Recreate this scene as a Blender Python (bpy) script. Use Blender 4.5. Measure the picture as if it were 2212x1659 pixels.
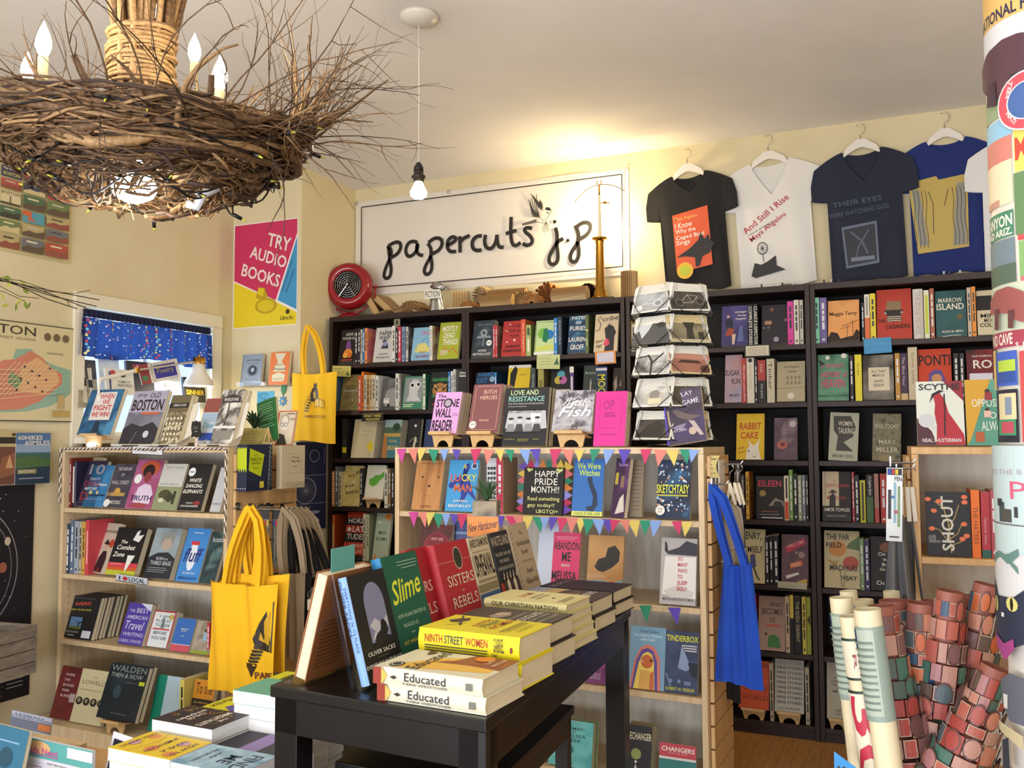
import bpy, math, random
from math import sin, cos, tan, pi, radians, sqrt, atan2
from mathutils import Vector, Matrix
from mathutils.geometry import tessellate_polygon
random.seed(7)
SC = bpy.context.scene
COL = SC.collection
for _o in list(bpy.data.objects): bpy.data.objects.remove(_o)
# ---------------- camera, world, lights, exposure ----------------
F, PT, RL, AZ, CX, CY, H = 1961.5, .0612, -.0043, .4162, 1106., 829.5, 1.40
cam_d = bpy.data.cameras.new('camera'); cam = bpy.data.objects.new('camera', cam_d); COL.objects.link(cam)
cam_d.sensor_fit = 'HORIZONTAL'; cam_d.sensor_width = 36.; cam_d.lens = 36.*F/2212.; cam_d.clip_start = .02
_cp, _sp = cos(PT), sin(PT)
_R, _Fw, _U = Vector((1,0,0)), Vector((0,_cp,_sp)), Vector((0,-_sp,_cp))
_RR = _R*cos(RL)+_U*sin(RL); _UU = -_R*sin(RL)+_U*cos(RL)
def _room(d): return Vector((d.x*cos(AZ)-d.y*sin(AZ), d.x*sin(AZ)+d.y*cos(AZ), d.z))
RR, UU, FF = _room(_RR), _room(_UU), _room(_Fw)
m = Matrix((( RR.x, UU.x, -FF.x, 0), (RR.y, UU.y, -FF.y, 0), (RR.z, UU.z, -FF.z, H), (0,0,0,1)))
cam.matrix_world = m; SC.camera = cam
SC.view_settings.view_transform = 'Standard'; SC.view_settings.look = 'None'
SC.view_settings.gamma = 1.; SC.view_settings.use_curve_mapping = False
SC.view_settings.exposure = 0.38
w = bpy.data.worlds.new('world'); SC.world = w; w.use_nodes = True
bgn = w.node_tree.nodes['Background']; bgn.inputs[0].default_value = (.80,.88,1.,1); bgn.inputs[1].default_value = 1.1
def area(name, loc, rot, sx, sy, power, col):
    d = bpy.data.lights.new(name, 'AREA'); d.shape = 'RECTANGLE'; d.size = sx; d.size_y = sy; d.energy = power; d.color = col
    o = bpy.data.objects.new(name, d); COL.objects.link(o); o.location = loc; o.rotation_euler = rot; return o
def point(name, loc, power, col, r=.03):
    d = bpy.data.lights.new(name, 'POINT'); d.energy = power; d.color = col; d.shadow_soft_size = r
    o = bpy.data.objects.new(name, d); COL.objects.link(o); o.location = loc; return o
CEIL = 2.985; XL = -3.695; XC = -3.199; YW = 4.794; YC = 4.242; XR = 1.9; YF = -2.2
WARM = (1.,.80,.50); DAY = (.86,.93,1.)
area('shop_window_daylight', (-.9, YF+.12, 1.35), (radians(90),0,0), 4.2, 1.9, 40, DAY)
area('ceiling_fill_light', (-.9, YF+.14, .9), (radians(128),0,0), 4.2, .9, 135, (.93,.93,1.))  # unseen fill aimed upward, added to brighten the ceiling
area('street_window_daylight', (XL-.9, 3.62, 1.75), (0,radians(-90),0), 1.6, 2.4, 90, (.62,.80,1.))
for _x, _y in ((-2.2,1.2), (.4,.6), (.6,2.9)):
    point('unseen_pendant_light', (_x,_y,2.45), 5, (1.,.86,.64), .06)  # assumed warm lamps out of view, no fixtures modelled
# ---------------- projection on real planes ----------------
def ray(x, y): return FF + RR*((x-CX)/F) - UU*((y-CY)/F)
def onZ(x, y, z): r = ray(x,y); t = (z-H)/r.z; return Vector((r.x*t, r.y*t, z))
class Fr:
    def __init__(s, th, o=(0,0)): s.th = th; s.ux = Vector((cos(th),sin(th),0)); s.uy = Vector((-sin(th),cos(th),0))
    def at(s, x, y, D):
        r = ray(x,y); t = D/(r@s.uy); p = r*t; return p@s.ux, H+p.z
    def atu(s, x, y, u):
        r = ray(x,y); t = u/(r@s.ux); p = r*t; return p@s.uy, H+p.z
    def W(s, u, D, z): v = s.ux*u + s.uy*D; return Vector((v.x, v.y, z))
RA = Fr(0.); RB = Fr(-.0265); RC = Fr(.035)
# ---------------- materials ----------------
_M = {}
def lin(c):
    c = c/255.; return c/12.92 if c <= .04045 else ((c+.055)/1.055)**2.4
def hexc(h):
    if len(h) == 3: h = ''.join(a+a for a in h)
    return tuple(lin(int(h[i:i+2],16)) for i in (0,2,4)) + (1.,)
def mat(spec, rough=.55, metal=0., emit=0., alpha=None):
    key = (spec, rough, metal, emit, alpha)
    if key in _M: return _M[key]
    M = bpy.data.materials.new('m_'+spec[:30].replace('~','mix_')); M.use_nodes = True; nt = M.node_tree; b = nt.nodes['Principled BSDF']
    b.inputs['Roughness'].default_value = rough; b.inputs['Metallic'].default_value = metal
    if spec[0] == '~':           # ~hexA,hexB[,hexC],scale[,sx,sy,sz]
        p = spec[1:].split(','); cs = [q for q in p if len(q) in (3,6) and not q.replace('.','').isdigit() or q.startswith('#')]
        cs = []; nums = []
        for q in p: (nums if '.' in q else cs).append(q)
        tc = nt.nodes.new('ShaderNodeTexCoord'); mp = nt.nodes.new('ShaderNodeMapping'); n = nt.nodes.new('ShaderNodeTexNoise'); cr = nt.nodes.new('ShaderNodeValToRGB')
        n.inputs['Scale'].default_value = float(nums[0]); n.inputs['Detail'].default_value = 3
        if len(nums) >= 4: mp.inputs['Scale'].default_value = [float(v) for v in nums[1:4]]
        nt.links.new(tc.outputs['Object'], mp.inputs[0]); nt.links.new(mp.outputs[0], n.inputs['Vector']); nt.links.new(n.outputs[0], cr.inputs[0]); nt.links.new(cr.outputs[0], b.inputs['Base Color'])
        e = cr.color_ramp.elements; N = len(cs)
        for i, c in enumerate(cs):
            pos = .36 + .28*i/(N-1)
            if i < 2: e[i].position = pos; e[i].color = hexc(c)
            else: k = e.new(pos); k.color = hexc(c)
        if N > 2: e[1].position = .36+.28/(N-1)
    else:
        b.inputs['Base Color'].default_value = hexc(spec)
    if emit: b.inputs['Emission Color'].default_value = hexc(spec); b.inputs['Emission Strength'].default_value = emit
    _M[key] = M; return M
def wood(name, c1, c2, sc=(3,3,30), rough=.5, bump=.02):
    if name in _M: return _M[name]
    M = bpy.data.materials.new(name); M.use_nodes = True; nt = M.node_tree; b = nt.nodes['Principled BSDF']; b.inputs['Roughness'].default_value = rough
    tc = nt.nodes.new('ShaderNodeTexCoord'); mp = nt.nodes.new('ShaderNodeMapping'); mp.inputs['Scale'].default_value = sc
    n = nt.nodes.new('ShaderNodeTexNoise'); n.inputs['Scale'].default_value = 4; n.inputs['Detail'].default_value = 6; cr = nt.nodes.new('ShaderNodeValToRGB')
    nt.links.new(tc.outputs['Object'], mp.inputs[0]); nt.links.new(mp.outputs[0], n.inputs['Vector']); nt.links.new(n.outputs[0], cr.inputs[0]); nt.links.new(cr.outputs[0], b.inputs['Base Color'])
    cr.color_ramp.elements[0].position = .3; cr.color_ramp.elements[0].color = hexc(c1); cr.color_ramp.elements[1].position = .7; cr.color_ramp.elements[1].color = hexc(c2)
    if bump:
        bp = nt.nodes.new('ShaderNodeBump'); bp.inputs['Strength'].default_value = bump*5; bp.inputs['Distance'].default_value = .002
        nt.links.new(n.outputs[0], bp.inputs['Height']); nt.links.new(bp.outputs[0], b.inputs['Normal'])
    _M[name] = M; return M
def glassm(tint='ffffff', rough=.03, name='clear_acrylic'):
    if name in _M: return _M[name]
    M = bpy.data.materials.new(name); M.use_nodes = True; nt = M.node_tree; nt.nodes.clear()
    o = nt.nodes.new('ShaderNodeOutputMaterial'); mx = nt.nodes.new('ShaderNodeMixShader'); t = nt.nodes.new('ShaderNodeBsdfTransparent'); g = nt.nodes.new('ShaderNodeBsdfGlossy'); fr = nt.nodes.new('ShaderNodeLayerWeight')
    fr.inputs[0].default_value = .12; g.inputs['Roughness'].default_value = rough; t.inputs[0].default_value = hexc(tint)
    ad = nt.nodes.new('ShaderNodeMath'); ad.operation = 'MULTIPLY'; ad.inputs[1].default_value = .35; nt.links.new(fr.outputs['Facing'], ad.inputs[0])
    nt.links.new(ad.outputs[0], mx.inputs[0]); nt.links.new(t.outputs[0], mx.inputs[1]); nt.links.new(g.outputs[0], mx.inputs[2]); nt.links.new(mx.outputs[0], o.inputs[0])
    _M[name] = M; return M
DARKW = wood('espresso_wood', '1e0f0a', '321a12', (30,30,2), .5)
LIGHTW = wood('birch_veneer', 'c39a66', 'd6b07c', (14,14,1.6), .5)
PALEW = wood('pale_birch_boards', 'c6ab82', 'dcc6a0', (14,14,1.6), .45)
WHITEW = wood('pale_birch_backing', 'c4bdae', 'dad5c9', (10,10,1.2), .5)
BLACKP = wood('worn_black_paint', '050505', '101012', (3,3,3), .33, .05)
STANDW = wood('plywood', 'caa36c', 'dcbb86', (8,8,8), .55)
PAGES = wood('page_edges', 'c9bb9a', 'ddd2b8', (2,200,2), .8)
PAGEW = wood('white_page_edges', 'd8d6d4', 'ecebe8', (2,200,2), .8)
BRASS = mat('b98a3a', .25, 1.); WIREB = mat('111111', .35, .6); CHROME = mat('c8c8c8', .2, 1.); ACR = glassm()
# ---------------- mesh helpers ----------------
class MB:
    def __init__(s): s.v = []; s.f = []; s.m = []; s.mats = []
    def mi(s, m):
        if m not in s.mats: s.mats.append(m)
        return s.mats.index(m)
    def face(s, idx, k=0): s.f.append(tuple(idx)); s.m.append(k)
    def box(s, x0, y0, z0, x1, y1, z1, k=0, T=None):
        n = len(s.v); P = [(x,y,z) for z in (z0,z1) for x,y in ((x0,y0),(x1,y0),(x1,y1),(x0,y1))]
        s.v += [tuple(T@Vector(p)) for p in P] if T else P
        for q in ((0,3,2,1),(4,5,6,7),(0,1,5,4),(1,2,6,5),(2,3,7,6),(3,0,4,7)): s.face([n+i for i in q], k)
    def prism(s, pts, y0, y1, k=0):   # outline (x,z) extruded along y
        n = len(s.v); N = len(pts); s.v += [(x,y0,z) for x,z in pts] + [(x,y1,z) for x,z in pts]
        s.face(range(n,n+N), k); s.face(range(n+2*N-1,n+N-1,-1), k)
        for i in range(N): j = (i+1)%N; s.face((n+j,n+i,n+N+i,n+N+j), k)
    def lathe(s, prof, n=24, c=(0,0,0), k=0, T=None):
        b = len(s.v)
        for r, z in prof:
            for i in range(n):
                a = 2*pi*i/n; p = Vector((c[0]+r*cos(a), c[1]+r*sin(a), c[2]+z)); s.v.append(tuple(T@p) if T else tuple(p))
        for j in range(len(prof)-1):
            for i in range(n):
                i2 = (i+1)%n; s.face((b+j*n+i, b+j*n+i2, b+(j+1)*n+i2, b+(j+1)*n+i), k)
    def tube(s, pts, r, n=6, k=0, closed=False, cap=True):
        pts = [Vector(p) for p in pts]; N = len(pts); b = len(s.v)
        rs = r if isinstance(r, (list,tuple)) else [r]*N
        up = Vector((.13,.27,.95)).normalized()
        for i, p in enumerate(pts):
            a = pts[i-1] if i > 0 or closed else pts[0]; c = pts[(i+1)%N] if i < N-1 or closed else pts[-1]
            t = (c-a); t = t.normalized() if t.length > 1e-9 else Vector((0,0,1))
            if abs(t@up) > .98: up = Vector((1,.1,.1)).normalized()
            e1 = t.cross(up).normalized(); e2 = t.cross(e1)
            up = -e2 if False else up
            for q in range(n):
                an = 2*pi*q/n; s.v.append(tuple(p + (e1*cos(an)+e2*sin(an))*rs[i]))
        for i in range(N if closed else N-1):
            i2 = (i+1)%N
            for q in range(n): q2 = (q+1)%n; s.face((b+i*n+q, b+i*n+q2, b+i2*n+q2, b+i2*n+q), k)
        if cap and not closed: s.face([b+q for q in range(n)][::-1], k); s.face([b+(N-1)*n+q for q in range(n)], k)
    def sphere(s, c, r, n=12, k=0, sz=1.):
        prof = [(r*sin(pi*j/(n//2+2))+1e-5, -r*sz*cos(pi*j/(n//2+2))) for j in range(n//2+3)]
        s.lathe(prof, n, c, k)
    def grid(s, fn, nu, nv, k=0, closeu=False):
        b = len(s.v)
        for j in range(nv+1):
            for i in range(nu+(0 if closeu else 1)): s.v.append(tuple(fn(i/nu, j/nv)))
        w_ = nu if closeu else nu+1
        for j in range(nv):
            for i in range(nu):
                i2 = (i+1)%w_ if closeu else i+1; s.face((b+j*w_+i, b+j*w_+i2, b+(j+1)*w_+i2, b+(j+1)*w_+i), k)
    def mesh(s, name, mats=None, smooth=False):
        me = bpy.data.meshes.new(name); me.from_pydata(s.v, [], s.f)
        for m_ in (mats or s.mats): me.materials.append(m_)
        me.polygons.foreach_set('material_index', s.m)
        if smooth: me.polygons.foreach_set('use_smooth', [True]*len(s.f))
        me.update(); return me
    def obj(s, name, mats, parent=None, smooth=False, bevel=0):
        if not isinstance(mats, (list,tuple)): mats = [mats] if mats else None
        o = bpy.data.objects.new(name, s.mesh(name, mats, smooth)); COL.objects.link(o)
        if parent: o.parent = parent
        if bevel:
            b = o.modifiers.new('bevel','BEVEL'); b.width = bevel; b.segments = 2; b.limit_method = 'ANGLE'
        return o
def tag(o, label=None, cat=None, group=None, kind=None):
    if label: o['label'] = label
    if cat: o['category'] = cat
    if group: o['group'] = group
    if kind: o['kind'] = kind
    return o
def empty(name, loc=(0,0,0), rot=(0,0,0), label=None, cat=None, group=None):
    o = bpy.data.objects.new(name, None); COL.objects.link(o); o.location = loc; o.rotation_euler = rot; o.empty_display_size = .05
    return tag(o, label, cat, group)
def box(name, a, b, m_, parent=None, bevel=0, kind=None):
    q = MB(); q.box(*a, *b); o = q.obj(name, m_, parent, bevel=bevel)
    return tag(o, kind=kind)
# ---------------- print (lettering and flat graphics) ----------------
_T = {}; _fc = bpy.data.curves.new('lettering', 'FONT'); _fo = bpy.data.objects.new('lettering', _fc)
_fc.resolution_u = 2
def glyphs(s, bold=0.):
    k = (s, bold)
    if k not in _T:
        _fc.body = s; _fc.offset = bold; me = bpy.data.meshes.new_from_object(_fo)
        vs = [(v.co.x, v.co.y) for v in me.vertices]; fs = [tuple(p.vertices) for p in me.polygons]; bpy.data.meshes.remove(me)
        _T[k] = (vs, fs)
    return _T[k]
def T(s, x0, y0, x1, y1, c, rot=0, sh=0, b=.005): return ('t', s, x0, y0, x1, y1, c, rot, sh, b)
def B(s, x0, y0, x1, y1, c, rot=0, sh=0): return ('t', s, x0, y0, x1, y1, c, rot, sh, .017)
def R(x0, y0, x1, y1, c): return ('r', x0, y0, x1, y1, c)
def C(x, y, r, c, r2=None, n=16): return ('c', x, y, r, c, r2, n)
def P(c, *p): return ('p', c, p)
def L(c, w_, *p): return ('l', c, w_, p)
def refine(vs, fs, mx):
    vs = [tuple(v) for v in vs]; tr = []; out = []
    for f in fs:
        if len(f) == 3: tr.append(tuple(f))
        else:
            for t in tessellate_polygon([[Vector((vs[i][0], vs[i][1], 0)) for i in f]]): tr.append(tuple(f[i] for i in t))
    cache = {}
    while tr:
        t = tr.pop(); e = max(range(3), key=lambda i: abs(vs[t[i]][0]-vs[t[(i+1)%3]][0])); a, b, c = t[e], t[(e+1)%3], t[(e+2)%3]
        if abs(vs[a][0]-vs[b][0]) <= mx or len(vs) > 60000: out.append(t); continue
        k = (min(a,b), max(a,b))
        if k not in cache: cache[k] = len(vs); vs.append(((vs[a][0]+vs[b][0])/2, (vs[a][1]+vs[b][1])/2))
        m_ = cache[k]; tr += [(a,m_,c), (m_,b,c)]
    return vs, out
def art(ops, W_, H_, fn, name='cover_print', parent=None, sub=1, rough=.5, step=.00025):
    """ops in 0..1 cover space; fn(x_m, y_m, lift) -> xyz"""
    q = MB(); lay = 1
    def put(vs, fs, c):
        k = q.mi(mat(c, rough))
        if sub > 4: vs, fs = refine(vs, fs, W_/sub)
        n = len(q.v); q.v.extend(tuple(fn(x, y, lay*step)) for x, y in vs)
        for f in fs: q.face([n+i for i in f], k)
    for op in ops:
        t = op[0]
        if t == 'r':
            _, x0, y0, x1, y1, c = op; nx = max(1, int(math.ceil(abs(x1-x0)*sub)))
            xs = [x0+(x1-x0)*i/nx for i in range(nx+1)]
            put([(x*W_, y*H_) for x in xs for y in (y0,y1)], [(2*i,2*i+2,2*i+3,2*i+1) for i in range(nx)], c)
        elif t == 'c':
            _, x, y, r, c, r2, n = op; r *= W_; r2 = r if r2 is None else r2*H_
            put([(x*W_+r*cos(2*pi*i/n), y*H_+r2*sin(2*pi*i/n)) for i in range(n)], [tuple(range(n))], c)
        elif t == 'p':
            put([(x*W_, y*H_) for x, y in op[2]], [tuple(range(len(op[2])))], op[1])
        elif t == 'l':
            pts = [Vector((x*W_, y*H_)) for x, y in op[3]]; hw = op[2]*W_/2; vs = []; fs = []
            for i, p in enumerate(pts):
                a = pts[max(i-1,0)]; b_ = pts[min(i+1,len(pts)-1)]; d = b_-a; d = d.normalized() if d.length > 1e-9 else Vector((1,0)); nn = Vector((-d.y, d.x))*hw
                vs += [p+nn, p-nn]
                if i: fs.append((2*i-2, 2*i-1, 2*i+1, 2*i))
            put(vs, fs, op[1])
        elif t == 't':
            _, s, x0, y0, x1, y1, c, rot, sh, bd = op; vs, fs = glyphs(s, bd)
            if not vs: continue
            vv = [(x+sh*y, y) for x, y in vs]
            if rot == 90: vv = [(-y, x) for x, y in vv]
            elif rot == -90: vv = [(y, -x) for x, y in vv]
            elif rot: a = radians(rot); vv = [(x*cos(a)-y*sin(a), x*sin(a)+y*cos(a)) for x, y in vv]
            xs = [v[0] for v in vv]; ys = [v[1] for v in vv]; ax, bx, ay, by = min(xs), max(xs), min(ys), max(ys)
            kx = (x1-x0)*W_/max(bx-ax,1e-6); ky = (y1-y0)*H_/max(by-ay,1e-6)
            put([(x0*W_+(x-ax)*kx, y0*H_+(y-ay)*ky) for x, y in vv], fs, c)
        lay += 1
    if not q.v: return None
    return q.obj(name, None, parent)
# ---------------- colour words for labels ----------------
_CW = {'black':(25,24,26),'dark grey':(70,70,72),'grey':(135,135,132),'white':(232,230,224),'cream':(214,200,165),'red':(190,50,50),'dark red':(105,35,35),'orange':(228,120,40),'yellow':(226,200,40),'lime green':(165,185,50),'green':(70,125,80),'dark green':(35,75,60),'mint green':(130,200,170),'blue':(50,110,185),'pale blue':(140,180,210),'navy':(38,45,85),'purple':(105,75,145),'pink':(216,70,140),'tan':(185,150,100),'brown':(110,75,50),'grey-blue':(95,120,145)}
def cword(h):
    if h[0] == '~': h = h[1:].split(',')[0]
    if len(h) == 3: h = ''.join(a+a for a in h)
    c = [int(h[i:i+2],16) for i in (0,2,4)]
    return min(_CW, key=lambda k: sum((a-b)**2 for a, b in zip(c, _CW[k])))
ORD = ['first','second','third','fourth','fifth','sixth','seventh','eighth','ninth','tenth']
# ---------------- books ----------------
def book(loc, rot, w_, t, h, col, label, cat='book', group=None, ops=None, sops=None, scol=None, hard=False, pages=None, name='book'):
    """local x: spine at 0 -> fore-edge at w; y: front cover at 0, back at t; z up"""
    r = empty(name, loc, rot, label, cat, group); c = .0022 if hard else .0009; ov = .003 if hard else .0004
    q = MB(); k0 = q.mi(mat(col)); k1 = q.mi(mat(scol or col))
    if hard:
        n = 6; pr = [(c+.006*(1-sin(pi*i/n)), t*i/n) for i in range(n+1)]
        b = len(q.v)
        for z in (0, h):
            q.v += [(x, y, z) for x, y in pr] + [(x+c, y, z) for x, y in pr]
        m_ = 2*(n+1)
        for i in range(n):
            q.face((b+i+1, b+i, b+m_+i, b+m_+i+1), k1); q.face((b+n+1+i, b+n+2+i, b+m_+n+2+i, b+m_+n+1+i), k1)
            q.face((b+i, b+i+1, b+n+2+i, b+n+1+i), k1); q.face((b+m_+i+1, b+m_+i, b+m_+n+1+i, b+m_+n+2+i), k1)
        q.box(.007, 0, 0, w_, c, h, k0); q.box(.007, t-c, 0, w_, t, h, k0)
    else:
        q.box(0, 0, 0, w_, c, h, k0); q.box(0, t-c, 0, w_, t, h, k0); q.box(0, c, 0, c, t-c, h, k1)
    q.obj('cover', None, r)
    p = MB(); p.box(c+(.006 if hard else 0), c, ov, w_-ov, t-c, h-ov); p.obj('pages', pages or PAGES, r)
    if ops: art(ops, w_, h, lambda x, y, l: (x, -l, y), 'cover_print', r)
    if sops: art(sops, t, h, lambda x, y, l: (-l+(c if hard else 0)*.6, t-x, y), 'spine_print', r)
    return r
def copies_behind(n, loc, rot, w_, t, h, col, group, short, uy, ux, tilt):
    for i in range(n):
        p = loc + uy*((i+1)*(t+.0012)/max(cos(tilt),.5)) + ux*(.004*(i+1)*random.uniform(-.3,1.))
        book(p, rot, w_, t, h, col, 'plain copy tucked %s behind the %s' % (['directly','second','third','fourth','fifth','sixth','seventh'][i], short), group=group)
def stand(fr, u, D, z, w_, label, group, hh=.05):
    """wooden book stand: arched legs carrying a ledge with a lip"""
    r = empty('book_stand', fr.W(u, D, z), (0,0,fr.th), label, 'book stand', group)
    q = MB(); n = 8; W2 = w_/2
    arc = [(W2*.55*cos(pi*i/n), hh*.62*sin(pi*i/n)) for i in range(n+1)]
    pts = [(-W2*.8,0)] + [(-x, z_) for x, z_ in arc] + [(W2*.8,0), (W2,hh), (-W2,hh)]
    q.prism(pts, 0, .008); q.obj('front_foot', STANDW, r)
    q = MB(); T_ = Matrix.Translation((0,0,hh)) @ Matrix.Rotation(radians(-10), 4, 'X')
    q.box(-W2, -.035, 0, W2, .07, .006, 0, T_); q.box(-W2, -.035, .006, W2, -.029, .012, 0, T_); q.obj('ledge', STANDW, r, bevel=.001)
    q = MB(); T2 = Matrix.Translation((0,.045,hh)) @ Matrix.Rotation(radians(-14), 4, 'X'); q.box(-W2*.5, 0, 0, W2*.5, .008, .13, 0, T2); q.obj('back_rest', STANDW, r)
    return r
BOOKN = [0]
def shelf(fr, D, z, group, items, tilt=12., depth=.14):
    """items: ('f', x0, x1, ytop, col, label, short, ops, opts) face out, or ('s', x0, x1, ytop, col, ops, opts) spine out; x, y: where its edges meet the shelf's front plane"""
    ybase = None; last = None; cnt = 0; firstf = next((i for i in items if i[0] == 'f'), None); pend = []
    nbef = 0
    for i in items:
        if i[0] == 'f': break
        nbef += 1
    k = 0
    for it in items:
        if it[0] == 'f':
            _, x0, x1, yt, col, label, short, ops = it[:8]; o = it[8] if len(it) > 8 else {}
            d = D + o.get('back', 0.); ym = o.get('yb', fr_y(fr, (x0+x1)/2, d, z)); zb = z + o.get('lift', 0.)
            u0, _z = fr.at(x0, ym, d); u1, _z = fr.at(x1, ym, d); tl = radians(o.get('tilt', tilt)); t = o.get('t', .02); yaw = radians(o.get('yaw', 0)); roll = radians(o.get('roll', 0))
            # height so that the leaning top edge meets the picked row
            h = .2
            for _ in range(6):
                u, zt = fr.at((x0+x1)/2, yt, d + h*sin(tl)); h = (zt-zb-t*sin(tl))/cos(tl)
            loc = fr.W(u0, d, zb + t*sin(tl) + .0008); w_ = max(u1-u0, .03)/max(cos(yaw),.3); rot = (-tl, roll, fr.th+yaw)
            book(loc, rot, w_, t, h, col, label, group=group, ops=ops, hard=o.get('hard', False), scol=o.get('scol'), pages=o.get('pages'))
            if o.get('n'): copies_behind(o['n'], loc, rot, w_, o.get('ct', t), h-.002, o.get('cc', col), group, short, fr.uy, fr.ux, tl)
            if o.get('stand'): stand(fr, (u0+u1)/2, d, z, min(w_*.8,.11), 'small plywood stand holding up the '+short, 'wooden book stands', hh=o['stand'])
            last = short; cnt = 0
        else:
            _, x0, x1, yt, col = it[:5]; ops = it[5] if len(it) > 5 else None; o = it[6] if len(it) > 6 else {}
            d = D + o.get('back', .004+.008*random.random()); ym = fr_y(fr, (x0+x1)/2, d, z)
            u0, _z = fr.at(x0, ym, d); u1, _z = fr.at(x1, ym, d); _u, zt = fr.at((x0+x1)/2, yt, d); h = zt-z; t = max(u1-u0-.0006, .004)
            if last is None: k += 1; n_ = nbef-k; lab = '%s spine, %s book left of the %s' % (cword(col), ORD[min(n_,9)], firstf[6] if firstf else group)
            else: cnt += 1; lab = '%s spine, %s book right of the %s' % (cword(col), ORD[min(cnt-1,9)], last)
            if isinstance(ops, str): ops = [T(ops, .25, .12, .75, .9, o.get('tc','eee'), -90)]
            elif ops is None:
                tc = 'dddddd' if sum(hexc(col if col[0] != '~' else '888')[:3]) < .9 else '333333'
                y_ = .88; ops = [R(.3,.06,.7,.10,tc)]
                while y_ > .35: l_ = random.uniform(.08,.2); ops.append(R(.32, y_-l_, .68, y_, tc)); y_ -= l_+.03
            lean = o.get('lean', 0)
            book(fr.W(u1, d, z+.0005), (0, radians(lean), fr.th+pi/2), o.get('w', depth), t, h, o.get('cov', col), lab, group=group, ops=o.get('fops'), sops=ops, scol=col, hard=o.get('hard', False), pages=o.get('pages'))
        BOOKN[0] += 1
def fr_y(fr, x, D, z):
    """row where the plane at depth D meets height z in column x"""
    y = 900.
    for _ in range(4):
        u, zz = fr.at(x, y, D); u2, z2 = fr.at(x, y+10, D); y += (z-zz)/((z2-zz)/10)
    return y
# ================= room =================
WALLM = wood('cream_plaster', 'd3c6a0', 'd9cdaa', (1,1,1), .85, .01)
CEILM = wood('white_ceiling_plaster', 'e4e1df', 'e9e6e4', (1,1,1), .9, .01)
def struct(name, a, b, m_, parent=None): o = box(name, a, b, m_, parent); return o if parent else tag(o, kind='structure')
fl = struct('floor', (XL-.1, YF-.1, -.1), (XR+.1, YW+.1, -.012), wood('subfloor', '5a3c20', '7a5430', (1,8,1)))
q = MB(); q.box(0, 0, -.011, .0555, 1.25, 0); plank_me = q.mesh('plank', [wood('honey_oak', 'a8743a', 'c48d4c', (14,2,2), .35)]); 
for i in range(46):
    for j in range(3):
        p = bpy.data.objects.new('plank', plank_me); COL.objects.link(p); p.parent = fl; p.location = (-1.6+i*.0565, 1.0+j*1.2515 + (.4 if i%2 else 0) - (.21 if i%3 else 0), 0)
struct('ceiling', (XL-.1, YF-.1, CEIL), (XR+.1, YW+.1, CEIL+.1), CEILM)
struct('wall_back', (XC-.02, YW, 0), (XR+.1, YW+.1, CEIL), WALLM)
struct('wall_chase', (XL-.1, YC, 0), (XC, YW+.1, CEIL), WALLM)
struct('wall_right', (XR, YF, 0), (XR+.1, YW, CEIL), WALLM)
WY0, WY1, WZ0, WZ1 = 3.185, 4.06, 1.42, 2.055
q = MB(); q.box(XL-.1, YF, 0, XL, WY0, CEIL); q.box(XL-.1, WY1, 0, XL, YC, CEIL); q.box(XL-.1, WY0, 0, XL, WY1, WZ0); q.box(XL-.1, WY0, WZ1, XL, WY1, CEIL)
tag(q.obj('wall_left', WALLM), kind='structure')
q = MB(); q.box(XL, YF-.1, 0, -3.1, YF, CEIL); q.box(1.3, YF-.1, 0, XR, YF, CEIL); q.box(-3.1, YF-.1, 0, 1.3, YF, .35); q.box(-3.1, YF-.1, 2.4, 1.3, YF, CEIL)
tag(q.obj('wall_front', WALLM), kind='structure')
# window in the left wall
TR = mat('e2dcc8', .5)
wi = empty('window_1', (XL, (WY0+WY1)/2, WZ0)); tag(wi, kind='structure'); hw = (WY1-WY0)/2; wh = WZ1-WZ0
def wpart(n, a, b, m_=TR): return box(n, a, b, m_, wi, .003)
wpart('side_casing', (0,-hw-.065,-.05), (.018,-hw,wh)); wpart('side_casing', (0,hw,-.05), (.018,hw+.08,wh)); wpart('head_casing', (0,-hw-.065,wh), (.022,hw+.08,wh+.07))
wpart('sill', (-.08,-hw-.05,-.03), (.16,hw+.05,0))
for a, b in (((-.07,-hw,0),(-.04,-hw+.03,wh)), ((-.07,hw-.03,0),(-.04,hw,wh)), ((-.07,-hw,wh-.03),(-.04,hw,wh)), ((-.07,-hw,0),(-.04,hw,.03)), ((-.07,-.012,.03),(-.045,.012,wh-.03))): wpart('sash_bar', a, b)
for s in (-1, 1): box('pane', (-.058, (-hw+.03) if s < 0 else .012, .03), (-.054, -.012 if s < 0 else hw-.03, wh-.03), glassm('eef4ff', .02, 'window_glass'), wi)
# ================= dark bookcases =================
YB = 4.494; SZ = [1.849, 1.572, 1.294, 1.011, .703, .39, .065]; TOPZ = 2.135
def bookcase(x0, x1, label):
    r = empty('bookcase', (x0, YB, 0), (0,0,0), label, 'bookcase', 'tall dark bookcases'); W_ = x1-x0; d = .288
    for a in (0, W_-.022): box('side_panel', (a, 0, 0), (a+.022, d, TOPZ), DARKW, r, .0015)
    box('top_board', (.022, 0, TOPZ-.03), (W_-.022, d, TOPZ), DARKW, r, .0015)
    box('back_panel', (.022, d-.008, 0), (W_-.022, d, TOPZ-.03), mat('0f0908', .7), r)
    for z in SZ: box('shelf', (.0225, .002, z-.024), (W_-.0225, d-.009, z), DARKW, r, .0015)
    box('plinth', (.0225, .01, 0), (W_-.0225, .03, SZ[-1]-.024), DARKW, r)
XA = [-3.178, -2.278, -1.345, -.432, .480]
uAB = RA.at(1005, 900, YB)[0]
bookcase(-3.178, uAB, 'tall dark brown bookcase in the corner, leftmost, beside the red fan')
bookcase(uAB+.001, RA.at(1349, 700, YB)[0], 'tall dark bookcase under the shop banner, behind the pink magenta book')
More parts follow.
